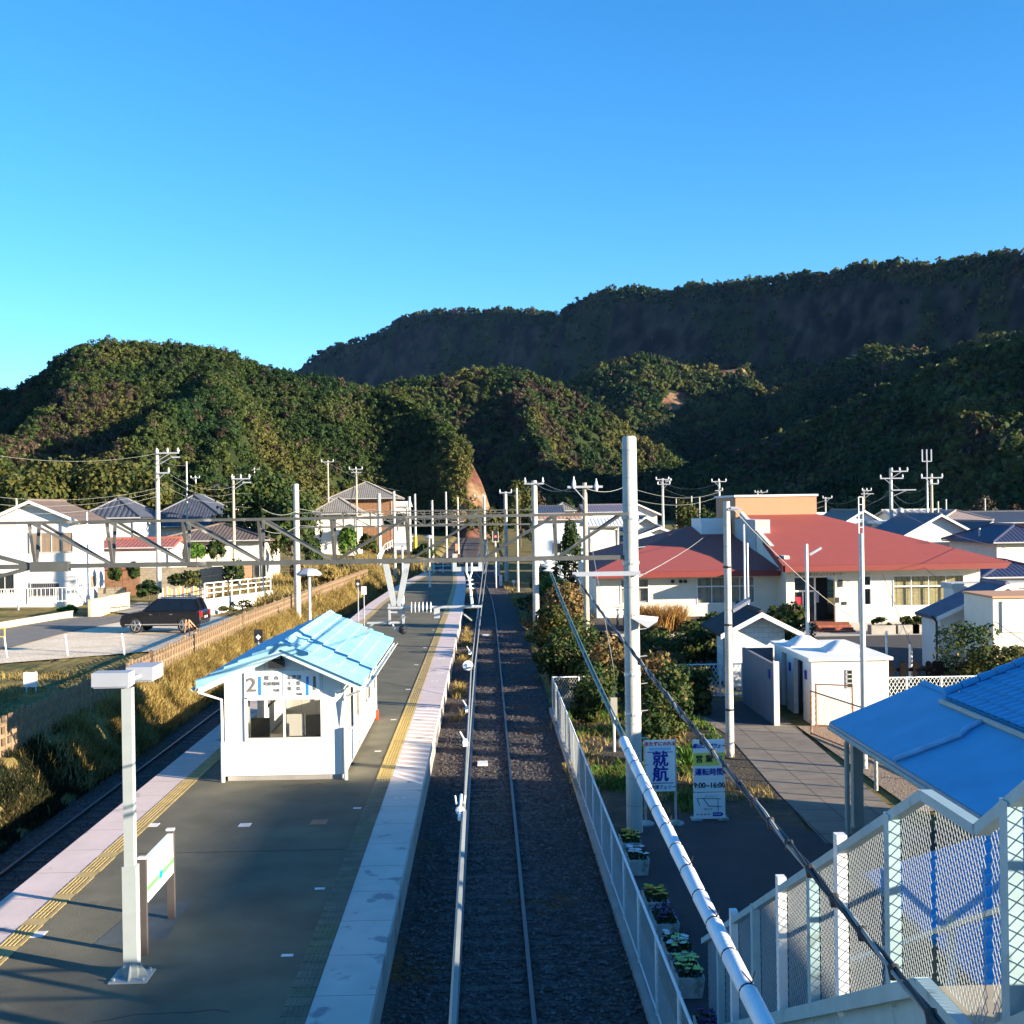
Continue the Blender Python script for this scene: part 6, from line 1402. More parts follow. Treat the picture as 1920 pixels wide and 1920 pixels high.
# wires on the right
WR = [((1370, 950, Yp1), (1602, 1160, 60), 'green-white service wire from the tall pole down to the hall steps', .3), ((1340, 985, 120), (1195, 1083, YG), 'pale cable rising from the thick pole to the hall roof', .3), ((1243, 905, 150), (1349, 905, 140), 'wire between the two far poles over the hall', .8), ((1243, 915, 150), (1349, 925, 140), 'lower wire between the two far poles over the hall', .8), ((1183, 935, 100), (1349, 930, 140), 'long wire passing behind the thick pole', .8), ((1183, 915, 100), (1349, 922, 140), 'upper long wire behind the thick pole', .8),
      ((1349, 935, 140), (1548, 938, 170), 'wire crossing behind the orange roof block', 1.2), ((1349, 945, 140), (1548, 948, 170), 'lower wire crossing behind the orange roof block', 1.2), ((1548, 940, 170), (1620, 925, 150), 'short wire right of the orange block', .8), ((1548, 948, 170), (1671, 925, 108), 'wire from the small pole to the transformer pole', 1.0), ((1620, 935, 150), (1671, 915, 108), 'short drooping wire left of the transformer pole', .8), ((1671, 905, 108), (1747, 905, 101), 'upper drooping wire between the two tall right poles', .9), ((1671, 920, 108), (1747, 918, 101), 'middle drooping wire between the two tall right poles', 1.2), ((1671, 932, 108), (1747, 930, 101), 'lower drooping wire between the two tall right poles', 1.4),
      ((1671, 950, 108), (1980, 1045, 55), 'wire from the transformer pole to the right edge', .6), ((1615, 955, 108), (1980, 1245, 38), 'dark wire crossing the red roof down to the right', .5), ((1615, 960, 108), (1708, 1210, 46), 'dark wire crossing the red roof to the grey post', .3), ((1097, 915, 52), (1183, 905, 60), 'wire stub from the wide crossarm to the thick pole', .3), ((948, 925, 122), (1001, 903, 72), 'feeder wire between the gantry pole tops', .5), ((1001, 903, 72), (1080, 911, 52), 'feeder wire from second gantry to the wide crossarm', .4), ((1016, 903, 72), (1118, 911, 52), 'right feeder wire to the wide crossarm', .4), ((1080, 911, 52), (1210, 700, 14), 'feeder wire rising overhead from the wide crossarm', .2)]
for a_, c_, lb, s_ in WR:
    if 'overhead' in lb: continue
    wpx(lb, a_, c_, s_, .013 if 'dark' not in lb else .014, m_bwire if 'dark' in lb else None)
# far feeder and left lines along the railway
for k, (x, z, lb) in enumerate(((-11.4, 6.6, 'low wire along the left poles'), (-11.3, 7.6, 'upper wire along the left poles'))):
    pts = []
    for a_, c_ in (((x, 60, z), (x, YG2, z)), ((x, YG2, z), (x-.5, YG3, z)), ((x-.5, YG3, z), (x+1, YG4, z))): pts += sag(a_, c_, .35, 8)[:-1]
    wire(lb, pts, .015, m_lwire)

# ------------------------------------------------------------------ community hall
m_red = mat('red_roof_sheet', (.30, .058, .040), .75, .05, 1.2, joint=[(1, .75, .03)], jcol=.86, stain=((.18, .04, .035), .69, .55)); m_redf = mat('red_fascia', (.20, .032, .025), .6, .05)
YL, YRt = 71.0, 69.0
hall = thing('community_hall', 'cream community hall with two big red roofs and an orange roof block', 'hall', (P(1500, 1000, 78).x, 78, 0))
xL0, xL1 = P(1118, 1080, YL).x, P(1470, 1080, YL).x; zeL = P(1280, 1075, YL-1.0).z
xR0, xR1 = P(1474, 1100, YRt).x, P(1838, 1100, YRt).x; zeR = P(1600, 1062, YRt-1.3).z
pxw = lambda px, Y: P(px, 1100, Y).x
b = MB(); wall_x(b, xL0, xL1+2, YL, -.3, zeL+.12, .25, [(pxw(1165, YL), pxw(1215, YL), P(1190, 1130, YL).z, P(1190, 1087, YL).z), (pxw(1308, YL), pxw(1413, YL), P(1350, 1130, YL).z, P(1350, 1083, YL).z)]); b.box(xL0, YL+.25, -.3, xL0+.25, YL+14, zeL+.1)
b.build('wall', m_wcream, hall, world=True)
ent = (pxw(1490, YRt), pxw(1566, YRt))
opsR = [(ent[0], ent[1], 0.45, P(1530, 1083, YRt).z), (pxw(1620, YRt), pxw(1632, YRt), P(1626, 1133, YRt).z, P(1626, 1104, YRt).z), (pxw(1620, YRt), pxw(1632, YRt), P(1626, 1097, YRt).z, P(1626, 1081, YRt).z), (pxw(1676, YRt), pxw(1806, YRt), P(1740, 1134, YRt).z, P(1740, 1080, YRt).z)]
b = MB(); wall_x(b, xR0, xR1, YRt, -.3, zeR+.15, .3, opsR); b.box(xR0, YRt+.3, -.3, xR0+.3, YRt+15, zeR+.6); b.box(xR1-.3, YRt+.3, -.3, xR1, YRt+12, zeR+.3); b.box(ent[0], YRt+2.2, 0, ent[1], YRt+2.4, 3.2)
b.prism([(xR0+.02, YRt-.2, zeR+.1), (xR0+.02, YRt+12.5, zeR+.1), (xR0+.02, YRt+12.5, zeR+3.2)], (.25, 0, 0)); b.build('wall', m_wcream, hall, world=True)
MB().box(xR0-.02, YRt-.03, -.3, ent[0]-.02, YRt-.004, .55).build('plinth', m_conc, hall, world=True); MB().box(ent[1]+.02, YRt-.03, -.3, xR1+.02, YRt-.004, .42).build('plinth', m_conc, hall, world=True)
def win2(x0, x1, z0, z1, y, gm, mull, trans=True, nm='window'):
    o = window_x(hall, x0, x1, z0, z1, y, nm=nm, fr=.07, m=m_white, mull=mull, gl=m_glass)
    if trans: MB().box(x0, y-.025, lerp(z0, z1, .63), x1, y+.03, lerp(z0, z1, .68)).build('transom', m_white, o, world=True)
    MB().box(x0-.1, y+.17, z0-.1, x1+.1, y+.2, z1+.1).build('curtain', gm, o, world=True)
m_cb = mat('pale_curtain', (.42, .40, .34), .7, .1, 3, joint=[(0, .42, .05)], jcol=.7)
win2(*opsR[3][:2], *opsR[3][2:], YRt, m_curt, 3); win2(*opsR[1], YRt, m_dglass, 0, False); win2(*opsR[2], YRt, m_dglass, 0, False)
win2(pxw(1165, YL), pxw(1215, YL), P(1190, 1130, YL).z, P(1190, 1087, YL).z, YL, m_cb, 1); win2(pxw(1308, YL), pxw(1413, YL), P(1350, 1130, YL).z, P(1350, 1083, YL).z, YL, m_cb, 3)
for px in (1261, 1276, 1285): p = P(px, 1090, YL-.02); MB().tube([(p.x, YL-.1, p.z), (p.x, YL+.02, p.z)], .11, 12).build('round_vent', m_dark, hall, world=True)
# entrance: recess, doors, steps, notices
zt_ = opsR[0][3]
b = MB(); x0, x1 = ent; xm = pxw(1536, YRt)
b.box(x0, YRt+.9, .45, x0+.08, YRt+1, zt_); b.box(xm-.05, YRt+.9, .45, xm+.05, YRt+1, zt_); b.box(x0, YRt+.9, zt_-.9, xm, YRt+1, zt_-.8); b.box(lerp(x0, xm, .5)-.03, YRt+.9, .45, lerp(x0, xm, .5)+.03, YRt+1, zt_-.9); o = b.build('entrance_door', m_white, hall, world=True)
MB().box(x0, YRt+.94, .45, xm, YRt+.95, zt_).build('pane', m_dglass, o, world=True); MB().box(x0+.15, YRt+.86, .9, lerp(x0, xm, .45), YRt+.89, 1.9).build('poster', m_sr, o, world=True)
MB().box(xm+.05, YRt+1.6, 0, x1, YRt+1.7, zt_).build('dark_panel', m_dark, hall, world=True); MB().box(pxw(1540, YRt), YRt+1.55, 1.5, pxw(1549, YRt), YRt+1.59, 2.2).build('notice', m_board, hall, world=True)
for k in range(4): MB().box(pxw(1536, YRt)-.3, YRt-1.5+k*.38, -.05, x1+.7, YRt+.9 if k == 3 else YRt-1.12+k*.38, .12*(k+1)).build('step', mat('red_brick_step', (.30, .09, .05), .9, brick=(.3, .08, .02, False)), hall, world=True)
for px, pa, pb_ in ((1576, 1100, 1087), (1569, 1130, 1120), (1583, 1134, 1128)): MB().box(pxw(px, YRt)-.12, YRt-.05, P(px, pa, YRt).z, pxw(px, YRt)+.12, YRt-.004, P(px, pb_, YRt).z).build('wall_box', m_dark, hall, world=True)
O = base_of(hall); p = P(1538, 1077, YRt); T('富津市金谷コミュニティセンター', .20, (p.x-O.x, YRt-.03-O.y, p.z), m_txt, hall, bold=.004)
MB().box(pxw(1614, YRt)-.05, YRt-.06, -.1, pxw(1614, YRt)+.02, YRt-.004, zeR).build('downpipe', m_wcream, hall, world=True)
# roofs
EZ = zeR+.10; ytop = YRt+13.5; ztp = P(1460, 965, ytop).z
A_ = Vector((P(1468, 1062, YRt-1.3).x, YRt-1.3, EZ)); B_ = Vector((P(1897, 1054, YRt-1.3).x, YRt-1.3, EZ)); C_ = Vector((P(1532, 963, ytop).x, ytop, ztp)); D_ = Vector((P(1397, 966, ytop).x, ytop, ztp))
E_ = Vector((B_.x+.4, ytop+12, EZ)); 
rr_ = MB(); rr_.add([A_, B_, C_, D_], [(0, 1, 2, 3)]); rr_.add([B_, E_, C_], [(0, 1, 2)]); rr_.add([D_, C_, E_, (A_.x, E_.y, EZ)], [(0, 1, 2, 3)]); rr_.build('roof', m_red, hall, world=True)
b = MB(); fh = .36; b.prism([A_-Vector((0, 0, .01)), B_-Vector((0, 0, .01)), B_-Vector((.35, 0, fh)), A_-Vector((0, 0, fh))], (0, .14, 0)); b.prism([A_-Vector((.02, 0, .01)), D_-Vector((.02, 0, .01)), D_-Vector((.02, 0, fh)), A_-Vector((.02, 0, fh))], (.14, 0, 0)); b.add([B_-Vector((0, 0, .01)), E_-Vector((0, 0, .01)), E_-Vector((.35, 0, fh)), B_-Vector((.35, 0, fh))], [(0, 3, 2, 1)]); b.build('fascia', m_redf, hall, world=True)
b = MB(); b.add([A_+Vector((.1, .1, -fh+.02)), B_+Vector((-.4, .1, -fh+.02)), (B_.x-.4, YRt+1, EZ-fh+.02), (A_.x+.1, YRt+1, EZ-fh+.02)], [(0, 3, 2, 1)]); b.build('soffit', m_wcream, hall, world=True)
EL = zeL+.12; yl = YL-1.0; A2_ = Vector((P(1108, 1082, yl).x, yl, EL)); B2_ = Vector((P(1462, 1078, yl).x, yl, EL)); yt2 = YL+17; zt2_ = P(1330, 986, yt2).z
D2_ = Vector((P(1288, 985, yt2).x, yt2, zt2_)); C2_ = Vector((P(1452, 985, yt2).x, yt2, zt2_))
rr_ = MB(); rr_.add([A2_, B2_, C2_, D2_], [(0, 1, 2, 3)]); rr_.add([A2_, D2_, (A2_.x+1.5, yt2+9, EL)], [(0, 1, 2)]); rr_.add([D2_, C2_, (C2_.x, yt2+9, EL), (A2_.x+1.5, yt2+9, EL)], [(0, 1, 2, 3)]); rr_.build('roof', m_red, hall, world=True)
b = MB(); b.prism([A2_-Vector((0, 0, .01)), B2_-Vector((0, 0, .01)), B2_-Vector((0, 0, fh)), A2_-Vector((-.3, 0, fh))], (0, .14, 0)); b.build('fascia', m_redf, hall, world=True)
b = MB(); b.add([A2_+Vector((.2, .1, -fh+.02)), B2_+Vector((0, .1, -fh+.02)), (B2_.x, YL+1, EL-fh+.02), (A2_.x+.2, YL+1, EL-fh+.02)], [(0, 3, 2, 1)]); b.build('soffit', m_wcream, hall, world=True)
MB().box(pxw(1307, 86), 84, 4, pxw(1356, 86), 88, P(1330, 972, 86).z).build('roof_box', m_white, hall, world=True)
yo = YRt+13.7; xo0, xo1 = P(1379, 940, yo).x, P(1531, 940, yo).x; zo1 = P(1455, 931, yo).z
MB().box(xo0, yo, 3, xo1, yo+7, zo1).build('orange_roof_block', m_worange, hall, world=True); MB().box(xo0-.1, yo-.1, zo1, xo1+.1, yo+7.1, zo1+.14).build('parapet_cap', m_white, hall, world=True)
b = MB(); b.box(xo0-.05, YRt+7.5, zeL, D_.x+.3, yo-.004, P(1379, 975, YRt+8).z); b.build('link_wall', m_wgrey, hall, world=True)
for k, (px, w2) in enumerate(((1653, 46), (1700, 40), (1722, 30))):
    g = G(px, 1185, .02); plant('planter_shrub', ['dark leafy shrub in a long trough by the hall wall', 'yellowish bush in a trough left of the right building', 'small bush in the last trough by the hall'][k], 'planter', (P(px, 1180, 66.4).x, 66.4, .02), (w2*66.4/F/2.2, .4, .30), lf_dark if k == 0 else lf_olive, size=.12, K=12, L=40, zc=.62, trunk=.02, group='planted troughs at the hall')
    tr_ = [o for o in COL.objects if o.get('group') == 'planted troughs at the hall'][-1]; MB().box(-w2*66.4/F/2, -.35, 0, w2*66.4/F/2, .35, .5).build('trough', m_conc, tr_)
# bicycles by the hall wall
for k, px in enumerate((1158, 1170, 1200)):
    p = P(px, 1140, 66); t = thing('bicycle', ['leftmost parked bicycle by the hall wall', 'second parked bicycle by the hall wall', 'bicycle right of the thick pole by the hall wall'][k], 'bicycle', (p.x, 66, .02+.75), R(80), group='bicycles by the hall')
    for x in (-.52, .52):
        MB().tube([(x+.33*math.cos(a_), 0, .33+.33*math.sin(a_)) for a_ in [2*math.pi*q/16 for q in range(17)]], .018, 5, cap=False).build('wheel', m_black, t)
    b = MB(); b.tube([(-.52, 0, .33), (-.1, 0, .3), (.35, 0, .8), (.52, 0, .33)], .02, 5); b.tube([(-.52, 0, .33), (-.15, 0, .85), (-.1, 0, .3)], .02, 5); b.tube([(-.15, 0, .8), (.35, 0, .8), (.32, 0, 1.0)], .02, 5); b.build('frame', m_steel, t)
    MB().tube([(.25, -.25, 1.02), (.34, 0, 1.0), (.25, .25, 1.02)], .015, 5).build('handlebar', m_black, t); MB().cbox((-.16, 0, .9), (.24, .14, .06)).build('saddle', m_black, t)
flat('hall_terrace', [(5.2, 62), (16.8, 62), (16.8, 71.2), (5.2, 71.2)], .75, m_soilr)
b = MB(); b.box(5.2, 61.9, -.1, 16.8, 62.0, .74); tag(b.build('terrace_edge', m_conc), 'low concrete retaining edge under the reeds in front of the hall', 'wall')

# ------------------------------------------------------------------ shed, toilet, screens, fences
ys = 48.0; xa_, xb_ = P(1374, 1180, ys).x, P(1471, 1180, ys).x; hz = P(1425, 1176, ys).z
house('small white shed with dark tiled gable roof behind the tall concrete pole', (xa_+xb_)/2, ys+1.7, 0, xb_-xa_, 3.4, hz, 'gable_y', P(1425, 1150, ys).z-hz, .62, mat('white_block_wall', (.72, .72, .68), .8, .05, 1, brick=(.4, .2, .008, True)), mat('black_slate_roof', (.04, .035, .035), .8, .2, 3), [('left', -.5, .1, .9, 1.9, m_dglass, 0)], name='shed', cat='shed', rib=.28, amp=.02)
TX0, TX1, TY0, TY1, TH = 10.85, 13.45, 39.3, 44.4, P(1590, 1238, 39.3).z
m_tw = mat('toilet_white_tile', (.76, .74, .69), .6, .03, 2, joint=[(0, .30, .008), (2, .30, .008)], jcol=.85, stain=((.66, .62, .54), .68, .8))
t = thing('public_toilet', 'white flat-roofed toilet block with two domed skylights', 'toilet block', ((TX0+TX1)/2, (TY0+TY1)/2, 0))
b = MB(); wx0, wx1 = P(1588, 1270, TY0).x, P(1597, 1270, TY0).x; wz0, wz1 = P(1592, 1289, TY0).z, P(1592, 1256, TY0).z
wall_x(b, TX0, TX1, TY0, 0, TH, .15, [(wx0, wx1, wz0, wz1)]); b.box(TX0, TY1-.15, 0, TX1, TY1, TH); b.box(TX1-.15, TY0+.15, 0, TX1, TY1-.15, TH); b.build('wall', m_tw, t, world=True)
b = MB(); wall_y(b, TY0+.15, TY1-.15, TX0, 0, TH, .15, [(40.4, 41.6, 0, 2.0), (42.6, 43.3, 0, 2.0)]); b.build('wall', mat('toilet_side_tile', (.76, .74, .69), .6, .03, 2, joint=[(1, .30, .008), (2, .30, .008)], jcol=.85), t, world=True)
o = MB().box(wx0, TY0-.02, wz0, wx1, TY0+.1, wz1).build('window', m_dglass, t, world=True); b = MB()
for k in range(5): z_ = lerp(wz0, wz1, k/4); b.box(wx0-.02, TY0-.035, z_-.015, wx1+.02, TY0-.022, z_+.015)
b.box(wx0-.03, TY0-.035, wz0-.02, wx0, TY0-.022, wz1+.02); b.box(wx1, TY0-.035, wz0-.02, wx1+.03, TY0-.022, wz1+.02); b.build('frame', m_alu, o, world=True)
b = MB(); b.box(TX0-.12, TY0-.12, TH, TX1+.12, TY1+.12, TH+.10); rf_ = b.build('roof', m_tw, t, world=True)
for (sx, sy_) in ((TX0+.75, 43.0), (TX0+1.55, 41.2)):
    b = MB(); n = 8; vs = []; fs = []
    for i in range(n+1):
        for j in range(n+1):
            u, v = i/n*2-1, j/n*2-1; vs.append((sx+u*.62, sy_+v*.62, TH+.13+.34*max(0, 1-u*u)*max(0, 1-v*v)**.8))
    for i in range(n):
        for j in range(n): fs.append((i*(n+1)+j, (i+1)*(n+1)+j, (i+1)*(n+1)+j+1, i*(n+1)+j+1))
    b.add(vs, fs); b.box(sx-.64, sy_-.64, TH+.10, sx+.64, sy_+.64, TH+.128); b.build('skylight_dome', m_white, t, world=True, smooth=True)
for y0, y1 in ((40.4, 41.6), (42.6, 43.3)): MB().box(TX0+.5, y0, 0, TX0+.54, y1, 2.0).build('door', mat('grey_door', (.22, .24, .27), .6), t, world=True)
for y_ in (40.0, 42.1): MB().box(TX0-.03, y_-.12, 1.45, TX0-.004, y_+.12, 1.75).build('pictogram_plate', m_sb, t, world=True)
m_scr = mat('grey_screen_wall', (.17, .16, .17), .8, .06, 2, joint=[(1, 1.0, .015)])
t = thing('screen_wall', 'grey screen wall with pale end post in front of the toilet doors', 'wall', (9.65, 41.8, 0)); MB().box(9.6, 39.4, 0, 9.72, 44.3, 2.05).build('panel', m_scr, t, world=True); MB().box(9.57, 39.28, 0, 9.75, 39.397, 2.16).build('end_post', m_wcream, t, world=True); MB().box(9.56, 39.9, 1.5, 9.596, 40.1, 1.8).build('sign_plate', m_sb, t, world=True)
t = thing('screen_wall', 'second grey screen wall running back to the toilet', 'wall', (10.3, 44.5, 0)); MB().box(9.75, 44.4, 0, 10.8, 44.5, 1.95).build('panel', m_scr, t, world=True); MB().box(9.74, 44.37, 1.953, 10.8, 44.53, 2.0).build('coping', m_scr, t, world=True)
def linkfence(label, pts, h, cell, r, m, np_=3, pr=.035, z0=0.0, group=None, name='mesh_fence'):
    t = thing(name, label, 'fence', (*pts[0], z0), group=group)
    for a_, c_ in zip(pts[:-1], pts[1:]):
        a_, c_ = Vector((*a_, z0)), Vector((*c_, z0)); L_ = (c_-a_).length
        for k in range(np_+1): p_ = a_.lerp(c_, k/np_); MB().tube([p_, p_+Vector((0, 0, h))], pr, 6).build('post', m, t, world=True)
        for z_ in (.06, h-.03): MB().tube([a_+Vector((0, 0, z_)), c_+Vector((0, 0, z_))], pr*.7, 6).build('rail', m, t, world=True)
        mesh_panel('mesh_panel', t, a_-Vector((0, 0, 0)), c_-a_, [(0, .06), (L_, .06), (L_, h-.03), (0, h-.03)], cell, r, m)
    return t
p0, p1_ = P(1268, 1300, 45.5), P(1392, 1300, 45.5)
linkfence('white mesh gate and fence between bushes and grey screen wall', [(p0.x, 45.5), (p1_.x, 45.5)], 1.3, .16, .011, m_wfence, 3)
linkfence('white mesh fence behind the toilet and the black board fence', [(13.6, 41.5), (19.8, 41.5)], 1.25, .14, .010, m_wfence, 5)
m_rustw = mat('rusty_fence_post', (.30, .17, .10), .85, .2, 4)
fp = [(G(1513, 1390, .02)), G(1560, 1365, .02), G(1551, 1428, .02), G(1642, 1485, .02)]
linkfence('rusty brown wire fence beside the paved path', [(10.35, 37.6), (11.0, 34.2), (11.4, 31.2), (11.5, 28.2)], 1.45, .12, .004, m_rustw, 1, .035)
linkfence('short rusty wire fence meeting the toilet wall', [(10.9, 39.0), (12.0, 38.6)], 1.45, .12, .004, m_rustw, 1, .035)
t = thing('board_fence', 'black round-topped board fence beyond the white mesh fence', 'fence', (15, 44.5, 0)); m_bf = mat('black_stained_timber', (.010, .008, .008), .9, spec=.05)
for px in (1669, 1693, 1717, 1741, 1753, 1763):
    x = P(px, 1260, 44.5).x; b = MB(); b.box(x-.11, 44.46, 0, x+.11, 44.52, 1.28); b.prism([(x+.11*math.cos(a_), 44.46, 1.282+.11*math.sin(a_)) for a_ in [math.pi*q/6 for q in range(7)]], (0, .06, 0)); b.build('board', m_bf, t, world=True)
for z_ in (.45, 1.0): MB().box(P(1667, 1260, 44.5).x, 44.523, z_, 19.5, 44.58, z_+.12).build('rail', m_bf, t, world=True)

# ------------------------------------------------------------------ building at the right edge
xa_, xb_ = P(1765, 1180, 51).x, P(2010, 1180, 51).x; hz = P(1760, 1156, 51).z
house('shaded white building with low purple-grey ribbed gable roof at the right edge', (xa_+xb_)/2, 52.2, 0, xb_-xa_, 2.2, hz, 'gable_y', P(1888, 1099, 51).z-hz, .25, m_wwhite, m_purple, [], rib=.4, amp=.04, name='building', cat='building')
b = thing('shop_building', 'cream flat-fronted shop wall behind the big leafy bush at the right edge', 'building', (24.5, 48.6, 0)); 
xs0 = P(1862, 1150, 47.5).x; MB().box(xs0, 47.5, 0, xs0+8, 50.4, P(1900, 1121, 47.5).z).build('wall', m_wcream, b, world=True); MB().box(xs0-.06, 47.4, P(1900, 1121, 47.5).z, xs0+8.06, 50.46, P(1900, 1117, 47.5).z).build('coping', m_worange, b, world=True); MB().box(xs0+.35, 47.44, P(1900, 1185, 47.5).z, xs0+6, 47.497, P(1900, 1127, 47.5).z).build('white_panel', m_white, b, world=True)
MB().box(xs0+1.2, 47.44, .4, xs0+5, 47.497, 1.5).build('shutter', mat('shutter_brown', (.45, .33, .2), .6, joint=[(0, .3, .03)]), b, world=True)
house('white boxy building rising above the purple-grey roof', P(1760, 1130, 54).x+5.5, 54.6, 0, 9.6, 1.2, P(1800, 1104, 54).z, 'flat', 0, .1, m_wwhite, m_wgrey, name='building', cat='building')
t = thing('garden_gutter', 'dark bent gutter pipe at the corner of the lean-to building', 'pipe', (19.3, 50.7, 0)); b = MB(); b.tube([(P(1748, 1156, 50.4).x, 50.4, P(1748, 1156, 50.4).z), (P(1756, 1166, 50.6).x, 50.6, P(1756, 1166, 50.6).z), (P(1757, 1262, 50.9).x, 50.9, .1)], .05, 7); b.build('pipe', m_black, t, world=True)

# ------------------------------------------------------------------ houses beyond, right half
HR = [(570, 0)]
hpx('low house with dark roof just right of the second gantry pole', 1010, 1052, 150, 962, 950, d=8, roof='gable_x', rm=m_tile_d, wins=[('front', 0, .8, 2, 1.3, m_dglass)])
hpx('small white house with grey ribbed roof left of the wide-armed pole', 1037, 1078, 170, 957, 944, d=8, roof='hip', rm=m_tile_g, wm=m_wwhite)
hpx('long house with orange-brown edge roof behind the near truss', 1005, 1105, 118, 974, 966, d=7, roof='gable_x', rm=m_worange, wm=m_wblue, wins=[('front', -1.4, .8, 1.5, 1.1, m_dglass), ('front', 1.0, .4, 1.6, 1.7, m_wwhite, 1), ('front', .2, 3.0, 2.2, .9, m_dglass, 2)], rib=.4, amp=.02)
hpx('pale house with long ribbed roof right of the wide-armed pole', 1100, 1170, 140, 960, 948, d=9, roof='gable_x', rm=m_purple, wm=m_wcream, wins=[('front', -1, 1.2, 1.6, 1.2, m_dglass), ('front', 1.2, 1.2, 1.0, 1.2, m_wood)])
hpx('cream house with rounded white awning left of the thick pole', 1106, 1160, 108, 985, 972, d=6, roof='gable_x', rm=m_white, wm=m_wcream, wins=[('front', -.6, .9, 1.4, 1.1, m_dglass), ('front', .9, .9, .7, 1.1, m_wood, 0)])
hpx('house with bright red gable roof behind the thick pole', 1150, 1232, 160, 963, 944, d=9, roof='gable_y', rm=mat('crimson_roof', (.38, .03, .04), .6), wm=m_wwhite)
hpx('house with navy gable roof and cream wall right of the thick pole', 1180, 1240, 118, 990, 970, d=8, roof='gable_y', rm=m_tile_n, wm=m_wcream)
hpx('dark-roofed house left of the red hall roof', 1060, 1165, 126, 1012, 985, d=8, roof='gable_x', rm=m_tile_n, wm=m_wbrown, wins=[('front', -1.2, .9, 1.6, 1.1, m_dglass), ('front', 1.4, .9, 1.4, 1.1, m_wcream)])
hpx('low house with orange fence-like wall under dark roof', 1022, 1115, 128, 1018, 1005, d=5, roof='shed', rm=m_tile_b, wm=m_worange)
hpx('navy tiled house peeking over the left hall roof', 1180, 1290, 116, 1010, 990, d=8, roof='gable_y', rm=m_tile_n, wm=m_wwhite)
hpx('pale flat house behind the three pale posts', 1395, 1440, 160, 950, 945, d=6, roof='flat', rm=m_wgrey, wm=m_wcream)
hpx('low white flat-topped house right of the orange roof block', 1531, 1565, 130, 965, 957, d=6, roof='flat', rm=m_white, wm=m_wwhite)
hpx('blue-grey gable house behind the hall ridge', 1573, 1662, 112, 985, 958, d=10, roof='gable_y', rm=m_tile_g, wm=m_wblue)
hpx('small white annex beside the transformer pole', 1660, 1692, 108, 982, 976, d=5, roof='flat', rm=m_white, wm=m_wwhite)
hpx('house with striped silver roof behind the trident mast', 1690, 1790, 128, 975, 957, d=10, roof='gable_x', rm=mat('silver_ribbed_roof', (.42, .40, .36), .5, .1, joint=[(0, .8, .12)], jcol=.4), wm=m_wcream, rib=.8, amp=.08)
hpx('house with boldly ribbed dark roof in front of the striped silver one', 1700, 1822, 98, 1000, 966, d=9, roof='gable_y', rm=mat('bold_ribbed_roof', (.11, .12, .14), .5, .15), wm=m_wwhite, rib=.7, amp=.10, wins=[('front', -.3, 1.2, 1.8, 1.2, m_wblue)])
hpx('wide house with pinkish flat tiled roof at the right', 1768, 1850, 118, 975, 958, d=9, roof='hip', rm=mat('pinkish_roof', (.30, .23, .20), .7), wm=m_wbrown)
hpx('white gable-ended house beside the dark roofs at the right edge', 1836, 1876, 100, 993, 980, d=8, roof='gable_y', rm=m_tile_d, wm=m_wwhite)
hpx('dark navy-roofed house at the right edge behind the hall', 1868, 1990, 88, 1015, 985, d=9, roof='hip', rm=m_tile_n, wm=m_wcream, wins=[('front', -1.8, 1.2, 1.2, 1.2, m_wcream)])
hpx('distant house with black tiled roof under the bare bush', 1850, 1960, 128, 978, 960, d=9, roof='gable_x', rm=m_tile_d, wm=m_wbrown, over=.8)
hpx('lower navy-roofed house below the hall roof corner', 1848, 1990, 76, 1080, 1052, d=7, roof='hip', rm=m_tile_n, wm=m_wgrey)
for k, (px, pt, Y, w, lb, mt) in enumerate(((975, 915, 230, 60, 'bushy trees right of the orange cutting', lf_olive), (1010, 930, 240, 40, 'brown leafless trees behind the low houses', lf_bare), (1060, 940, 250, 46, 'dark trees behind the wide-armed pole', lf_dark), (1290, 945, 130, 62, 'big loose shrub mass behind the left hall roof', lf_olive), (1330, 958, 128, 40, 'shrub right of the big loose shrub', lf_dark), (1838, 935, 145, 78, 'grey bare-branched bush below the dark hill', lf_bare), (1900, 950, 140, 50, 'sparse bush at the right edge of the town', lf_bare), (1070, 985, 100, 46, 'dark bush under the telegraph pole', lf_dark), (925, 960, 200, 50, 'thicket beside the far track', lf_olive), (1000, 960, 215, 50, 'dark thicket behind second gantry pole', lf_dark), (1145, 985, 112, 40, 'dark tree between houses left of the thick pole', lf_dark))):
    x = P(px, 960, Y).x; z0 = gh(x, Y); zt_ = P(px, pt, Y).z; rx = w*Y/F/2
    plant('town_tree', lb, 'tree', (x, Y, z0), (rx, rx, (zt_-z0)*.5), mt, size=max(.2, Y*.0022), K=26, L=60, zc=(zt_-z0)*.52, group='trees in the town on the right')
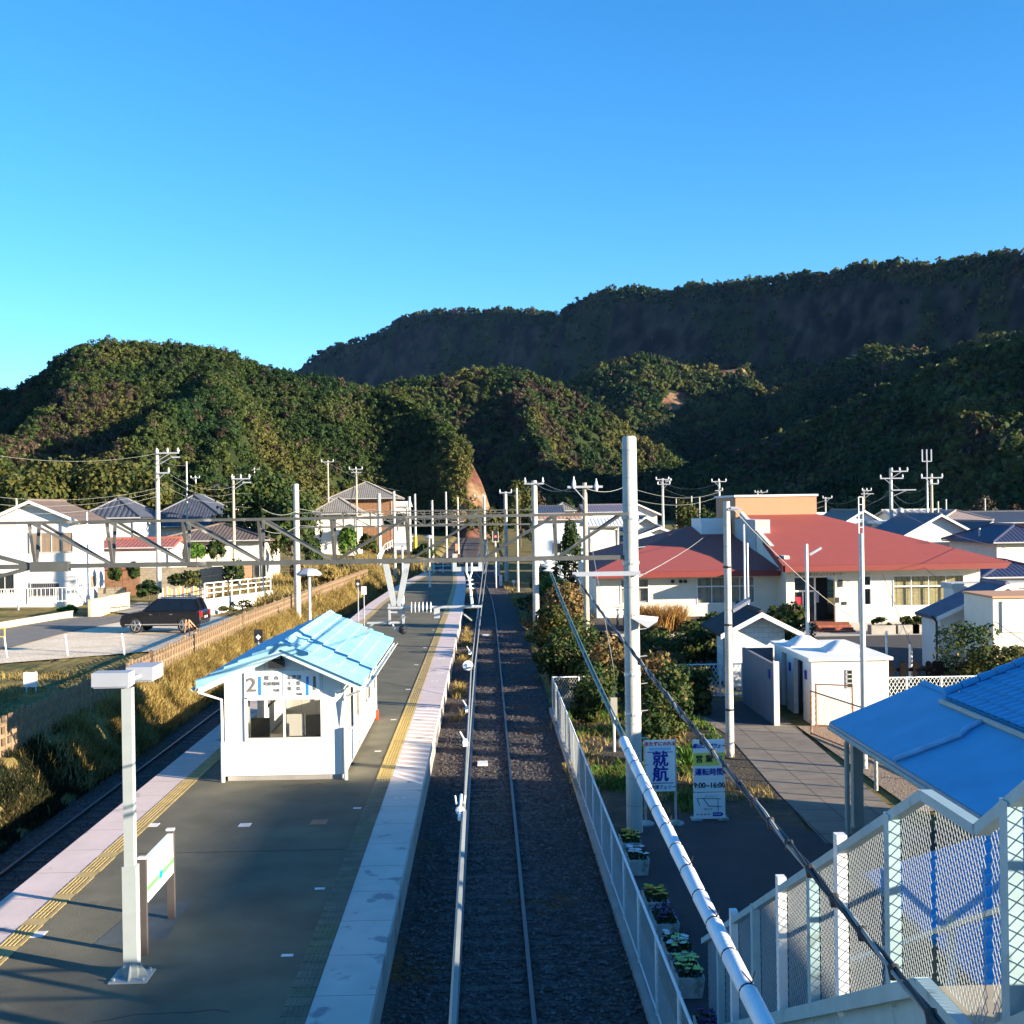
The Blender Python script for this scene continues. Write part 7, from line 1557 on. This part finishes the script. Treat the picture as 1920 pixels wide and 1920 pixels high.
# ------------------------------------------------------------------ greenery along the right of the tracks
GV = [(1062, 1075, 1160, 62, 62, 'drooping brown-leaved palm-like tree left of the telegraph pole', lf_dry, 'tree'), (1048, 1120, 1190, 58, 60, 'olive shrub below the drooping brown tree', lf_olive, 'shrub'), (1085, 1140, 1230, 50, 74, 'wide green and yellow shrub at the foot of the telegraph pole', lf_olive, 'shrub'), (1055, 1160, 1240, 52, 50, 'dark shrub behind the fence corner', lf_dark, 'shrub'), (1030, 1190, 1262, 50, 40, 'dark shrub hanging over the fence corner', lf_dark, 'shrub'),
      (1140, 1170, 1262, 45, 62, 'reddish brown shrub left of the thick pole', lf_dry, 'shrub'), (1120, 1230, 1300, 42, 60, 'shaded shrub behind the small grey box', lf_dark, 'shrub'), (1225, 1200, 1262, 44, 60, 'brown-red leaved shrub right of the thick pole', lf_dry, 'shrub'), (1248, 1230, 1310, 38, 74, 'big yellow-green shrub right of the thick pole', lf_olive, 'shrub'), (1300, 1235, 1320, 42, 60, 'dark green shrub under the mesh gate', lf_dark, 'shrub'), (1215, 1290, 1370, 34, 50, 'dark shrub leaning on the thick pole', lf_dark, 'shrub'),
      (1320, 1155, 1240, 54, 84, 'dark shrub mass left of the shed', lf_dark, 'shrub'), (1335, 1135, 1200, 58, 60, 'spiky sago palm clump before the hall wall', lf_dark, 'shrub'), (1018, 1050, 1090, 95, 30, 'yellow-leaved shrub near the signal', lf_olive, 'shrub'), (1035, 1065, 1120, 85, 40, 'green shrub between signal and telegraph pole', lf_green, 'shrub'), (1060, 1030, 1070, 98, 40, 'dark shrub behind the drooping tree', lf_dark, 'shrub'), (1490, 1122, 1200, 56, 62, 'flowering camellia bush beside the hall entrance', lf_dark, 'shrub'), (1452, 1130, 1180, 58, 42, 'dark bush behind the shed roof', lf_dark, 'shrub'),
      (1830, 1140, 1275, 45, 100, 'large leafy bush covering the right building corner', lf_dark, 'tree'), (1880, 1195, 1290, 44, 90, 'lower spreading part of leafage beneath the large bush', lf_olive, 'shrub'), (1100, 1250, 1310, 40, 40, 'small dark shrub inside the fence corner', lf_dark, 'shrub')]
for k, (px, pt, pb, Y, w, lb, mt, cat) in enumerate(GV):
    x = P(px, pb, Y).x; zb_ = 0.0; zt_ = P(px, pt, Y).z; rx = w*Y/F/2*1.45
    zt_ = max(.7, zt_*.86); mt = lf_dark if (mt is lf_olive and k % 2 == 0) else mt; kk = 30 if w > 50 else 20
    plant('garden_tree' if cat == 'tree' else 'garden_shrub', lb, cat, (x, Y, zb_), (rx, rx, zt_*.5), mt, size=.15 if Y > 50 else .115, K=kk, L=90, zc=zt_*.5, group='plants right of the tracks', extra=(lf_dry, .05) if mt is not lf_dry else (lf_olive, .2), low=-1)
rq = random.Random(5); ws_ = []
for k in range(34):
    y = 44.5+rq.random()*46; x = rq.uniform(3.4, 5.2) if y > 62 else rq.uniform(3.3, 8.6); h_ = rq.uniform(.9, 2.1); r_ = rq.uniform(.8, 1.5)
    if 8 < x and y < 50: continue
    kd_ = ['dark evergreen', 'olive green', 'dry brown', 'deep green'][k % 4]; ws_.append((y, kd_, plant('wild_shrub', 'x', 'shrub', (x, y, 0), (r_, r_, h_*.5), [lf_dark, lf_olive, lf_dry, lf_dark][k % 4], size=.15, K=16, L=70, zc=h_*.45, group='wild shrubs in the thicket right of the track', extra=(lf_olive, .12), low=-1)))
ON_ = 'nearest second third fourth fifth sixth seventh eighth ninth tenth'.split()
for kd_ in ('dark evergreen', 'olive green', 'dry brown', 'deep green'):
    for q_, (y, _, o) in enumerate(sorted([w for w in ws_ if w[1] == kd_], key=lambda w: w[0])): o['label'] = '%s wild shrub right of the track, %s of that colour from the fence corner' % (kd_, 'first' if q_ == 0 else ON_[min(q_, 9)])
b = MB()                                      # camellia blossoms are part of that bush
# reeds before the hall
n = 5200; x = RNG.uniform(P(1200, 1150, 62).x, P(1290, 1150, 62).x, n); y = RNG.uniform(62.3, 65, n)
k_ = fbm(x*1.3, y*1.3, 61, 3) > -.05; x, y = x[k_], y[k_]; blades('tall_dry_reeds', np.stack([x, y, np.full(len(x), .74)], 1), 1.15, .045, leafmat('reed_leaves', (.20, .10, .03), (.32, .17, .05), (.42, .26, .08), s=1.0), .5)
# weeds and low plants in the bed by the fence
n = 9000; x = RNG.uniform(2.75, 7.4, n); y = RNG.uniform(27.2, 43, n); k_ = (fbm(x*1.2, y*.8, 31, 3) > -.02) & (x < 3.6+(y-25)*.25+.8)
blades('low_weeds', np.stack([x[k_], y[k_], np.full(k_.sum(), .01)], 1), .22, .05, lf_green, .9)
n = 16000; x = RNG.uniform(2.7, 9.0, n); y = RNG.uniform(26.8, 60, n); k_ = (fbm(x*.9, y*.6, 41, 3) > .02) & ~((x > 7.2) & (y < 45)) & ~((x > 4.4) & (y < 29.2))
blades('dry_weeds', np.stack([x[k_], y[k_], np.full(k_.sum(), .01)], 1), .20, .03, lf_straw, 1.0)
n = 14000; y = RNG.uniform(30, 120, n); x = np.where(RNG.uniform(size=n) < .4, cR(y)-1.2+RNG.normal(size=n)*.12, cR(y)+2.5+RNG.uniform(-.4, 1.5, n)); k_ = fbm(x*.8, y*.35, 51, 3) > .08
blades('trackside_grass', np.stack([x[k_], y[k_], np.full(k_.sum(), -.08)], 1), .26, .035, lf_straw, 1.0)
def agave(label, x, y, s, k):
    t = thing('spiky_plant', label, 'plant', (x, y, 0), group='spiky plants by the ferry sign'); rg = random.Random(k); b = MB()
    for q in range(34):
        a_ = q*2.4; e = rg.uniform(.25, 1.2); L_ = s*rg.uniform(.7, 1.0); dx, dy = math.cos(a_), math.sin(a_)
        p0 = Vector((0, 0, .1)); p1 = Vector((dx*L_*.5*math.cos(e), dy*L_*.5*math.cos(e), .1+L_*.55*math.sin(e)+.1)); p2 = Vector((dx*L_*math.cos(e), dy*L_*math.cos(e), .1+L_*.75*math.sin(e))); n_ = Vector((-dy, dx, 0))*.035
        b.add([p0-n_, p0+n_, p1+n_, p1-n_, p2], [(0, 1, 2, 3), (3, 2, 4)])
    b.build('leaves', lf_green, t); b2 = MB(); b2.lathe((0, 0, 0), [(.09, 0), (.11, .1), (.05, .16)], 8); b2.build('stem', m_bark, t)
agave('large spiky plant behind the ferry sign', P(1290, 1380, 33).x, 33, 1.1, 1); agave('smaller spiky plant right of the thick pole foot', P(1245, 1390, 31).x, 31, .9, 2); agave('spiky plant by the sloping path edge', P(1325, 1360, 35).x, 35, .9, 3)
# signal and cabinets
Ysg = 112; p = P(929, 1005, Ysg); t = thing('railway_signal', 'railway signal with red lamp and yellow box on its mast', 'signal', (p.x, Ysg, -.1))
MB().tube([(0, 0, 0), (0, 0, p.z+.3)], .06, 8).build('mast', m_whitelow, t); MB().box(-.22, -.1, p.z-.35, .22, .08, p.z+.65).build('lamp_case', m_black, t)
MB().tube([(0, -.13, p.z+.05), (0, -.10, p.z+.05)], .10, 12).build('red_lamp', mat('red_signal_lamp', (.8, .05, .05), .3, emit=(1, .04, .03, 3.0)), t); z_ = P(929, 1028, Ysg).z
MB().box(-.16, -.1, z_-.14, .16, .1, z_+.16).build('yellow_box', mat('signal_yellow', (.75, .42, .02), .5), t); b = MB()
for s_ in (-.26, .26): b.bar((s_, -.12, p.z-.45), (s_, -.12, p.z+.55), .04)
b.bar((-.26, -.12, p.z-.45), (.26, -.12, p.z-.45), .04); b.build('guard_frame', m_white, t)
for k, (px, pt, pb, Y, w, lb) in enumerate(((932, 1052, 1078, 132, .6, 'pale blue-grey relay cabinet beside the far track'), (939, 1078, 1094, 115, .3, 'little white distance post right of the track curve'), (983, 1165, 1178, 74, .16, 'small white post with a mark by the second gantry pole'), (856, 1020, 1030, 170, .35, 'tiny orange marker by the far track'))):
    p = P(px, pb, Y); t = thing('trackside_marker', lb, 'marker', (p.x, Y, -.05), group='markers right of the tracks'); h_ = P(px, pt, Y).z+.05; MB().box(-w/2, -w/3, 0, w/2, w/3, max(.3, h_)).build('body', m_whitelow if k != 3 else m_or, t); MB().box(-w*.55, -w*.37, max(.3, h_)+.003, w*.55, w*.37, max(.3, h_)+.05).build('cap', m_grey, t)
p = P(963, 1092, 112); t = thing('white_disc_marker', 'white disc on a short post at the edge of the trackside grass', 'marker', (p.x, 112, -.05)); MB().tube([(0, 0, 0), (0, 0, .45)], .03, 6).build('post', m_whitelow, t); MB().tube([(0, -.03, .55), (0, .0, .55)], .16, 14).build('disc', m_white, t)
p = G(907, 1429, 0); tag(MB().box(p.x-.18, p.y-.25, -.06, p.x+.12, p.y+.2, .0).build('white_plate', m_white), 'white rectangular plate lying between the near rails', 'plate')
p = G(911, 1190, 0); tag(MB().box(p.x-.2, p.y-.3, -.06, p.x+.2, p.y+.3, .0).build('white_plate', m_white), 'white plate lying between the rails farther along', 'plate')

# ------------------------------------------------------------------ station building on the right
m_sblue = mat('blue_sheet_roof', (.06, .31, .52), .6, .05, 2, c2=(.07, .34, .56), s2=.6, stain=((.03, .06, .09), .735, 5)); m_stile = mat('blue_glazed_tiles', (.05, .29, .52), .35, .08, 3, stain=((.02, .03, .05), .72, 3)); m_postg = mat('grey_green_post', (.36, .37, .33), .7, .1)
t = thing('station_building', 'station building with blue tiled main roof at the right edge', 'station', (14.5, 15, 0))
ME = 9.75; zr0 = P(1783, 1307, 25.0).z; zrr = 4.95; XR_ = 14.3; Y0s, Y1s = 3.0, 25.0
b = MB(); slope(b, (ME, Y1s, zr0), (ME, Y0s, zr0), (XR_-ME, 0, zrr-zr0), 0, 1, .30, .035, course=.34, camp=.03, per=4, thick=.08); slope(b, (2*XR_-ME, Y0s, zr0), (2*XR_-ME, Y1s, zr0), (ME-XR_, 0, zrr-zr0), 0, 1, .6, .04, thick=.08); b.build('roof', m_stile, t, world=True)
b = MB()
for k in range(12): f0, f1 = k/12, (k+1)/12; b.tube([(lerp(ME, XR_, f0), Y1s+.02, lerp(zr0, zrr, f0)+.10), (lerp(ME, XR_, f1)-.02, Y1s+.02, lerp(zr0, zrr, f1)+.085)], [.095, .075], 8)
b.build('verge_tiles', m_stile, t, world=True)
b = MB(); b.tube([(ME-.08, Y1s, zr0-.08), (ME-.08, Y0s, zr0-.10)], .06, 8); b.build('gutter', m_postg, t, world=True, smooth=True)
b = MB(); b.box(ME+.9, Y0s+.5, 0, 2*XR_-ME-.9, Y1s-.5, zr0+.05); b.prism([(ME+.9, Y1s-.6, zr0+.05), (2*XR_-ME-.9, Y1s-.6, zr0+.05), (XR_, Y1s-.6, zrr-.15)], (0, .1, 0)); b.build('wall', m_wcream, t, world=True)
c0, c1 = P(1556, 1353, 27.0), P(1733, 1279, 27.0); XE, XRg = c0.x, c1.x; zE_, zG_ = c0.z, c1.z; YC1, YC0 = 27.0, 17.6
b = MB(); slope(b, (XE, YC1, zE_), (XE, YC0, zE_), (XRg-XE, 0, zG_-zE_), 0, 1, 1, 0, thick=.07); slope(b, (2*XRg-XE, YC0, zE_), (2*XRg-XE, YC1, zE_), (XE-XRg, 0, zG_-zE_), 0, 1, 1, 0, thick=.07)
cn = thing('entrance_canopy', 'plain blue sheet-metal gable canopy on grey posts in front of the station', 'canopy', (XRg, 22, 0)); b.build('roof', m_sblue, cn, world=True)
b = MB()
for k in range(8): y0 = YC1-k*.9; b.add([(XRg-.13, y0, zG_-.02), (XRg, y0, zG_+.05), (XRg+.13, y0, zG_-.02), (XRg-.13, y0-.88, zG_-.035), (XRg, y0-.88, zG_+.035), (XRg+.13, y0-.88, zG_-.035)], [(0, 3, 4, 1), (1, 4, 5, 2)])
b.build('ridge_cap', m_sblue, cn, world=True)
b = MB(); b.box(XE-.02, YC0, zE_-.14, XE+.03, YC1, zE_-.02); b.build('edge_trim', m_grey, cn, world=True)
b = MB(); b.tube([(XE-.05, YC1-.1, zE_-.12), (XE-.05, YC0, zE_-.14)], .05, 8); b.build('gutter', m_postg, cn, world=True, smooth=True)
# the bent drainpipe lying on the canopy roof
def onroof(x, y): return (x, y, zE_+(x-XE)/(XRg-XE)*(zG_-zE_)+.06)
def roofhit(px, py):
    d = ray(px, py); m_ = (zG_-zE_)/(XRg-XE); tt = (zE_-m_*XE+.07-CH)/(d.z-m_*d.x); return (d.x*tt, d.y*tt, CH+d.z*tt)
b = MB(); b.tube([(ME-.08, roofhit(1811, 1366)[1]+.15, zr0-.1), roofhit(1811, 1366), roofhit(1800, 1378), roofhit(1740, 1400), roofhit(1676, 1424)], .055, 8); b.build('drainpipe', mat('pale_blue_pipe', (.22, .42, .58), .5), cn, world=True, smooth=True)
for (x, y) in ((8.25, 26.3), (8.25, 18.6), (12.0, 26.3)):
    MB().box(x-.11, y-.11, 0, x+.11, y+.11, zE_+.02).build('post', m_postg, cn, world=True); MB().box(x-.18, y-.18, 0, x+.18, y+.18, .16).build('post_base', m_conc, cn, world=True)
    MB().bar((x, y, zE_-.55), (x+.5, y, zE_+.05), .07).build('brace', m_postg, cn, world=True)
b = MB(); b.tube([(8.02, 26.15, zE_-.2), (7.98, 26.15, zE_-.35), (7.98, 26.15, 0)], .055, 8); b.build('downpipe', m_postg, cn, world=True, smooth=True)
p = G(1643, 1482, 0); lpole('slim grey post beneath the blue canopy edge', 1643, 1330, 1482, p.y, .05, m_postg)
p = G(1625, 1448, 0); 

# ------------------------------------------------------------------ stairway with mesh sides coming down from the footbridge
XS = 3.0; m_sgr = mat('pale_green_grey_steel', (.30, .42, .44), .5, .10, 4, stain=((.22, .30, .30), .62, 3)); m_bluep = mat('blue_steel_beam', (.03, .13, .42), .5, .08, 3)
st_ = thing('mesh_stairway', 'footbridge stairway with chain-link sides and alternating white and grey posts', 'stairway', (XS, 9, 0))
posts_ = [(P(1900, 960, 0).x, 6.78, 0)] 
def yat(px): return 2213*XS/(px-910.0)
PL = [(1900, 'g'), (1672, 'g'), (1573, 'w'), (1519, 'g'), (1459, 'w'), (1409, 'g'), (1368, 'w'), (1342, 'g')]
yb0 = 8.05; ylo = 7.15; zL = P(1735, 1490, yb0).z
def ztopf(y): 
    if y > yb0: return zL-(y-yb0)*(zL-P(1368, 1727, yat(1368)).z)/(yat(1368)-yb0)
    if y > ylo: return zL
    return zL+(ylo-y)*.62
HF = 1.30
def zbotf(y): return ztopf(y)-HF
ends = [yat(p_[0]) for p_ in PL]; ys_ = sorted(set([3.2, ylo, yb0]+ends+[16.6]))
for (px, kd) in PL:
    y = yat(px); w = .055; zt_ = ztopf(y)
    MB().box(XS-w, y-w, zbotf(y)-.1, XS+w*.6, y+w, zt_+(.14 if kd == 'w' else .02)).build('white_post' if kd == 'w' else 'grey_post', m_white if kd == 'w' else m_sgr, st_, world=True)
for a_, c_ in zip([3.2, ylo, yb0], [ylo, yb0, 16.6]):
    MB().bar((XS, a_, ztopf(a_)), (XS, c_, ztopf(c_)), .085, .07).build('top_rail', m_sgr, st_, world=True); MB().bar((XS-.04, a_, zbotf(a_)-.02), (XS-.04, c_, zbotf(c_)-.02), .10, .12).build('bottom_rail', m_sgr, st_, world=True)
    MB().bar((XS+.02, a_, zbotf(a_)-.22), (XS+.02, c_, zbotf(c_)-.22), .08, .24).build('stringer', m_sgr, st_, world=True)
for a_, c_ in zip(ys_[:-1], ys_[1:]):
    if c_ <= 4.0: continue
    mesh_panel('mesh_panel', st_, (XS+.045, 0, 0), (0, 1, 0), [(a_+.04, zbotf(a_+.04)+.04), (c_-.04, zbotf(c_-.04)+.04), (c_-.04, ztopf(c_-.04)-.03), (a_+.04, ztopf(a_+.04)-.03)], .055, .0027, m_link)
m_trd = mat('stair_tread_concrete', (.33, .28, .20), .9, .1, 3); XW = XS+1.75
MB().box(XS+.07, ylo, zL-HF-.12, XW, yb0, zL-HF-.02).build('landing', m_trd, st_, world=True)
sl_ = (zbotf(9)-zbotf(10)); n = 26
for k in range(n):
    y0 = yb0+k*.30; zt_ = zL-HF-(k+1)*.30*sl_
    if zt_ < .1: break
    MB().box(XS+.07, y0, zt_-.05, XW, y0+.29, zt_).build('tread', m_trd, st_, world=True)
for k in range(8): y0 = ylo-(k+1)*.30; MB().box(XS+.07, y0, zL-HF+(k+1)*.186-.05, XW, y0+.29, zL-HF+(k+1)*.186).build('tread', m_trd, st_, world=True)
for a_, c_ in zip([3.2, ylo, yb0], [ylo, yb0, 15.5]):
    MB().bar((XW+.03, a_, zbotf(a_)-.1), (XW+.03, c_, zbotf(c_)-.1), .10, .26).build('stringer', m_bluep, st_, world=True); MB().bar((XW-.1, a_, zbotf(a_)+.85), (XW-.1, c_, zbotf(c_)+.85), .05, .05).build('handrail', m_wcream, st_, world=True); MB().bar((XS+.15, a_, zbotf(a_)+.85), (XS+.15, c_, zbotf(c_)+.85), .04, .04).build('handrail', m_wcream, st_, world=True) if False else None
for k in range(6): y = 4.5+k*1.9; MB().box(XW-.03, y-.035, zbotf(y)-.05, XW+.04, y+.035, zbotf(y)+1.0).build('far_post', m_sgr, st_, world=True)
for (y, x) in ((7.6, XS+.2), (7.6, XW-.2), (12.5, XS+.3), (12.5, XW-.3)): MB().box(x-.1, y-.1, 0, x+.1, y+.1, zbotf(y)-.3).build('column', m_sgr, st_, world=True)
# lower blue roof seen through the mesh
cb = thing('ticket_hall_roof', 'low blue ribbed roof seen through the stairway mesh', 'roof', (7.5, 12, 0)); b = MB(); slope(b, (5.35, 16.8, 2.1), (5.35, 10.6, 2.1), (4.6, 0, 1.35), 0, 1, .32, .05, thick=.08); b.build('roof', m_stile, cb, world=True)
MB().box(5.8, 10.8, 0, 9.8, 16.6, 2.05).build('wall', mat('brown_board_wall', (.20, .15, .09), .85, .2, 2, joint=[(2, .3, .02)]), cb, world=True)
# footbridge the view is taken from, behind and below the eye
fb = thing('footbridge', 'steel footbridge over the tracks just behind the viewpoint', 'bridge', (-3, 0, 5.6)); MB().box(-12, -2.6, 5.5, 4.8, 1.6, 5.75).build('deck', m_trd, fb, world=True)
for y in (-2.6, 1.5): MB().box(-12, y, 5.753, 4.8, y+.1, 6.45).build('parapet', m_sgr, fb, world=True)
for x in (-7.2, -2.4, 3.4): MB().box(x-.18, -2.2, 0, x+.18, -1.8, 5.497).build('column', m_sgr, fb, world=True)
# unseen blocks far to the right, added to cast the broad platform shadow
m_sblock = mat('shadow_block_render', (.5, .47, .42), .8)
def block(label, x0, y0, x1, y1, h):
    t = thing('shadow_block', label, 'building', ((x0+x1)/2, (y0+y1)/2, 0)); MB().box(x0, y0, 0, x1, y1, h).build('wall', m_sblock, t, world=True); MB().box(x0-.2, y0-.2, h, x1+.2, y1+.2, h+.3).build('roof', m_wgrey, t, world=True)
    for f in range(int(h//3)):
        for k in range(5): y = lerp(y0, y1, (k+.5)/5); MB().box(x0-.05, y-.8, 1+f*3, x0-.004, y+.8, 2.3+f*3).build('window', m_dglass, t, world=True)  # windows on the added unseen shadow block
block('unseen block on the sun side of the station, added to shade the near platform', 50, -16, 62, 2.2, 14.2)
block('lower unseen shadow-casting block south of the taller one, outside the picture', 36, -40, 48, -10.5, 8.0)
# ================================================================== the air between here and the mountain
hz_m = bpy.data.materials.new('haze_air'); hz_m.use_nodes = True; t_ = hz_m.node_tree; t_.nodes.clear()
o_ = t_.nodes.new('ShaderNodeOutputMaterial'); v_ = t_.nodes.new('ShaderNodeVolumePrincipled'); t_.links.new(v_.outputs[0], o_.inputs['Volume'])
v_.inputs['Color'].default_value = (.22, .45, 1.0, 1); v_.inputs['Density'].default_value = .000016; v_.inputs['Anisotropy'].default_value = 0.0
b = MB(); b.box(-3100, -2600, -6, 3100, 4100, 420); tag(b.build('haze', hz_m), kind='stuff')
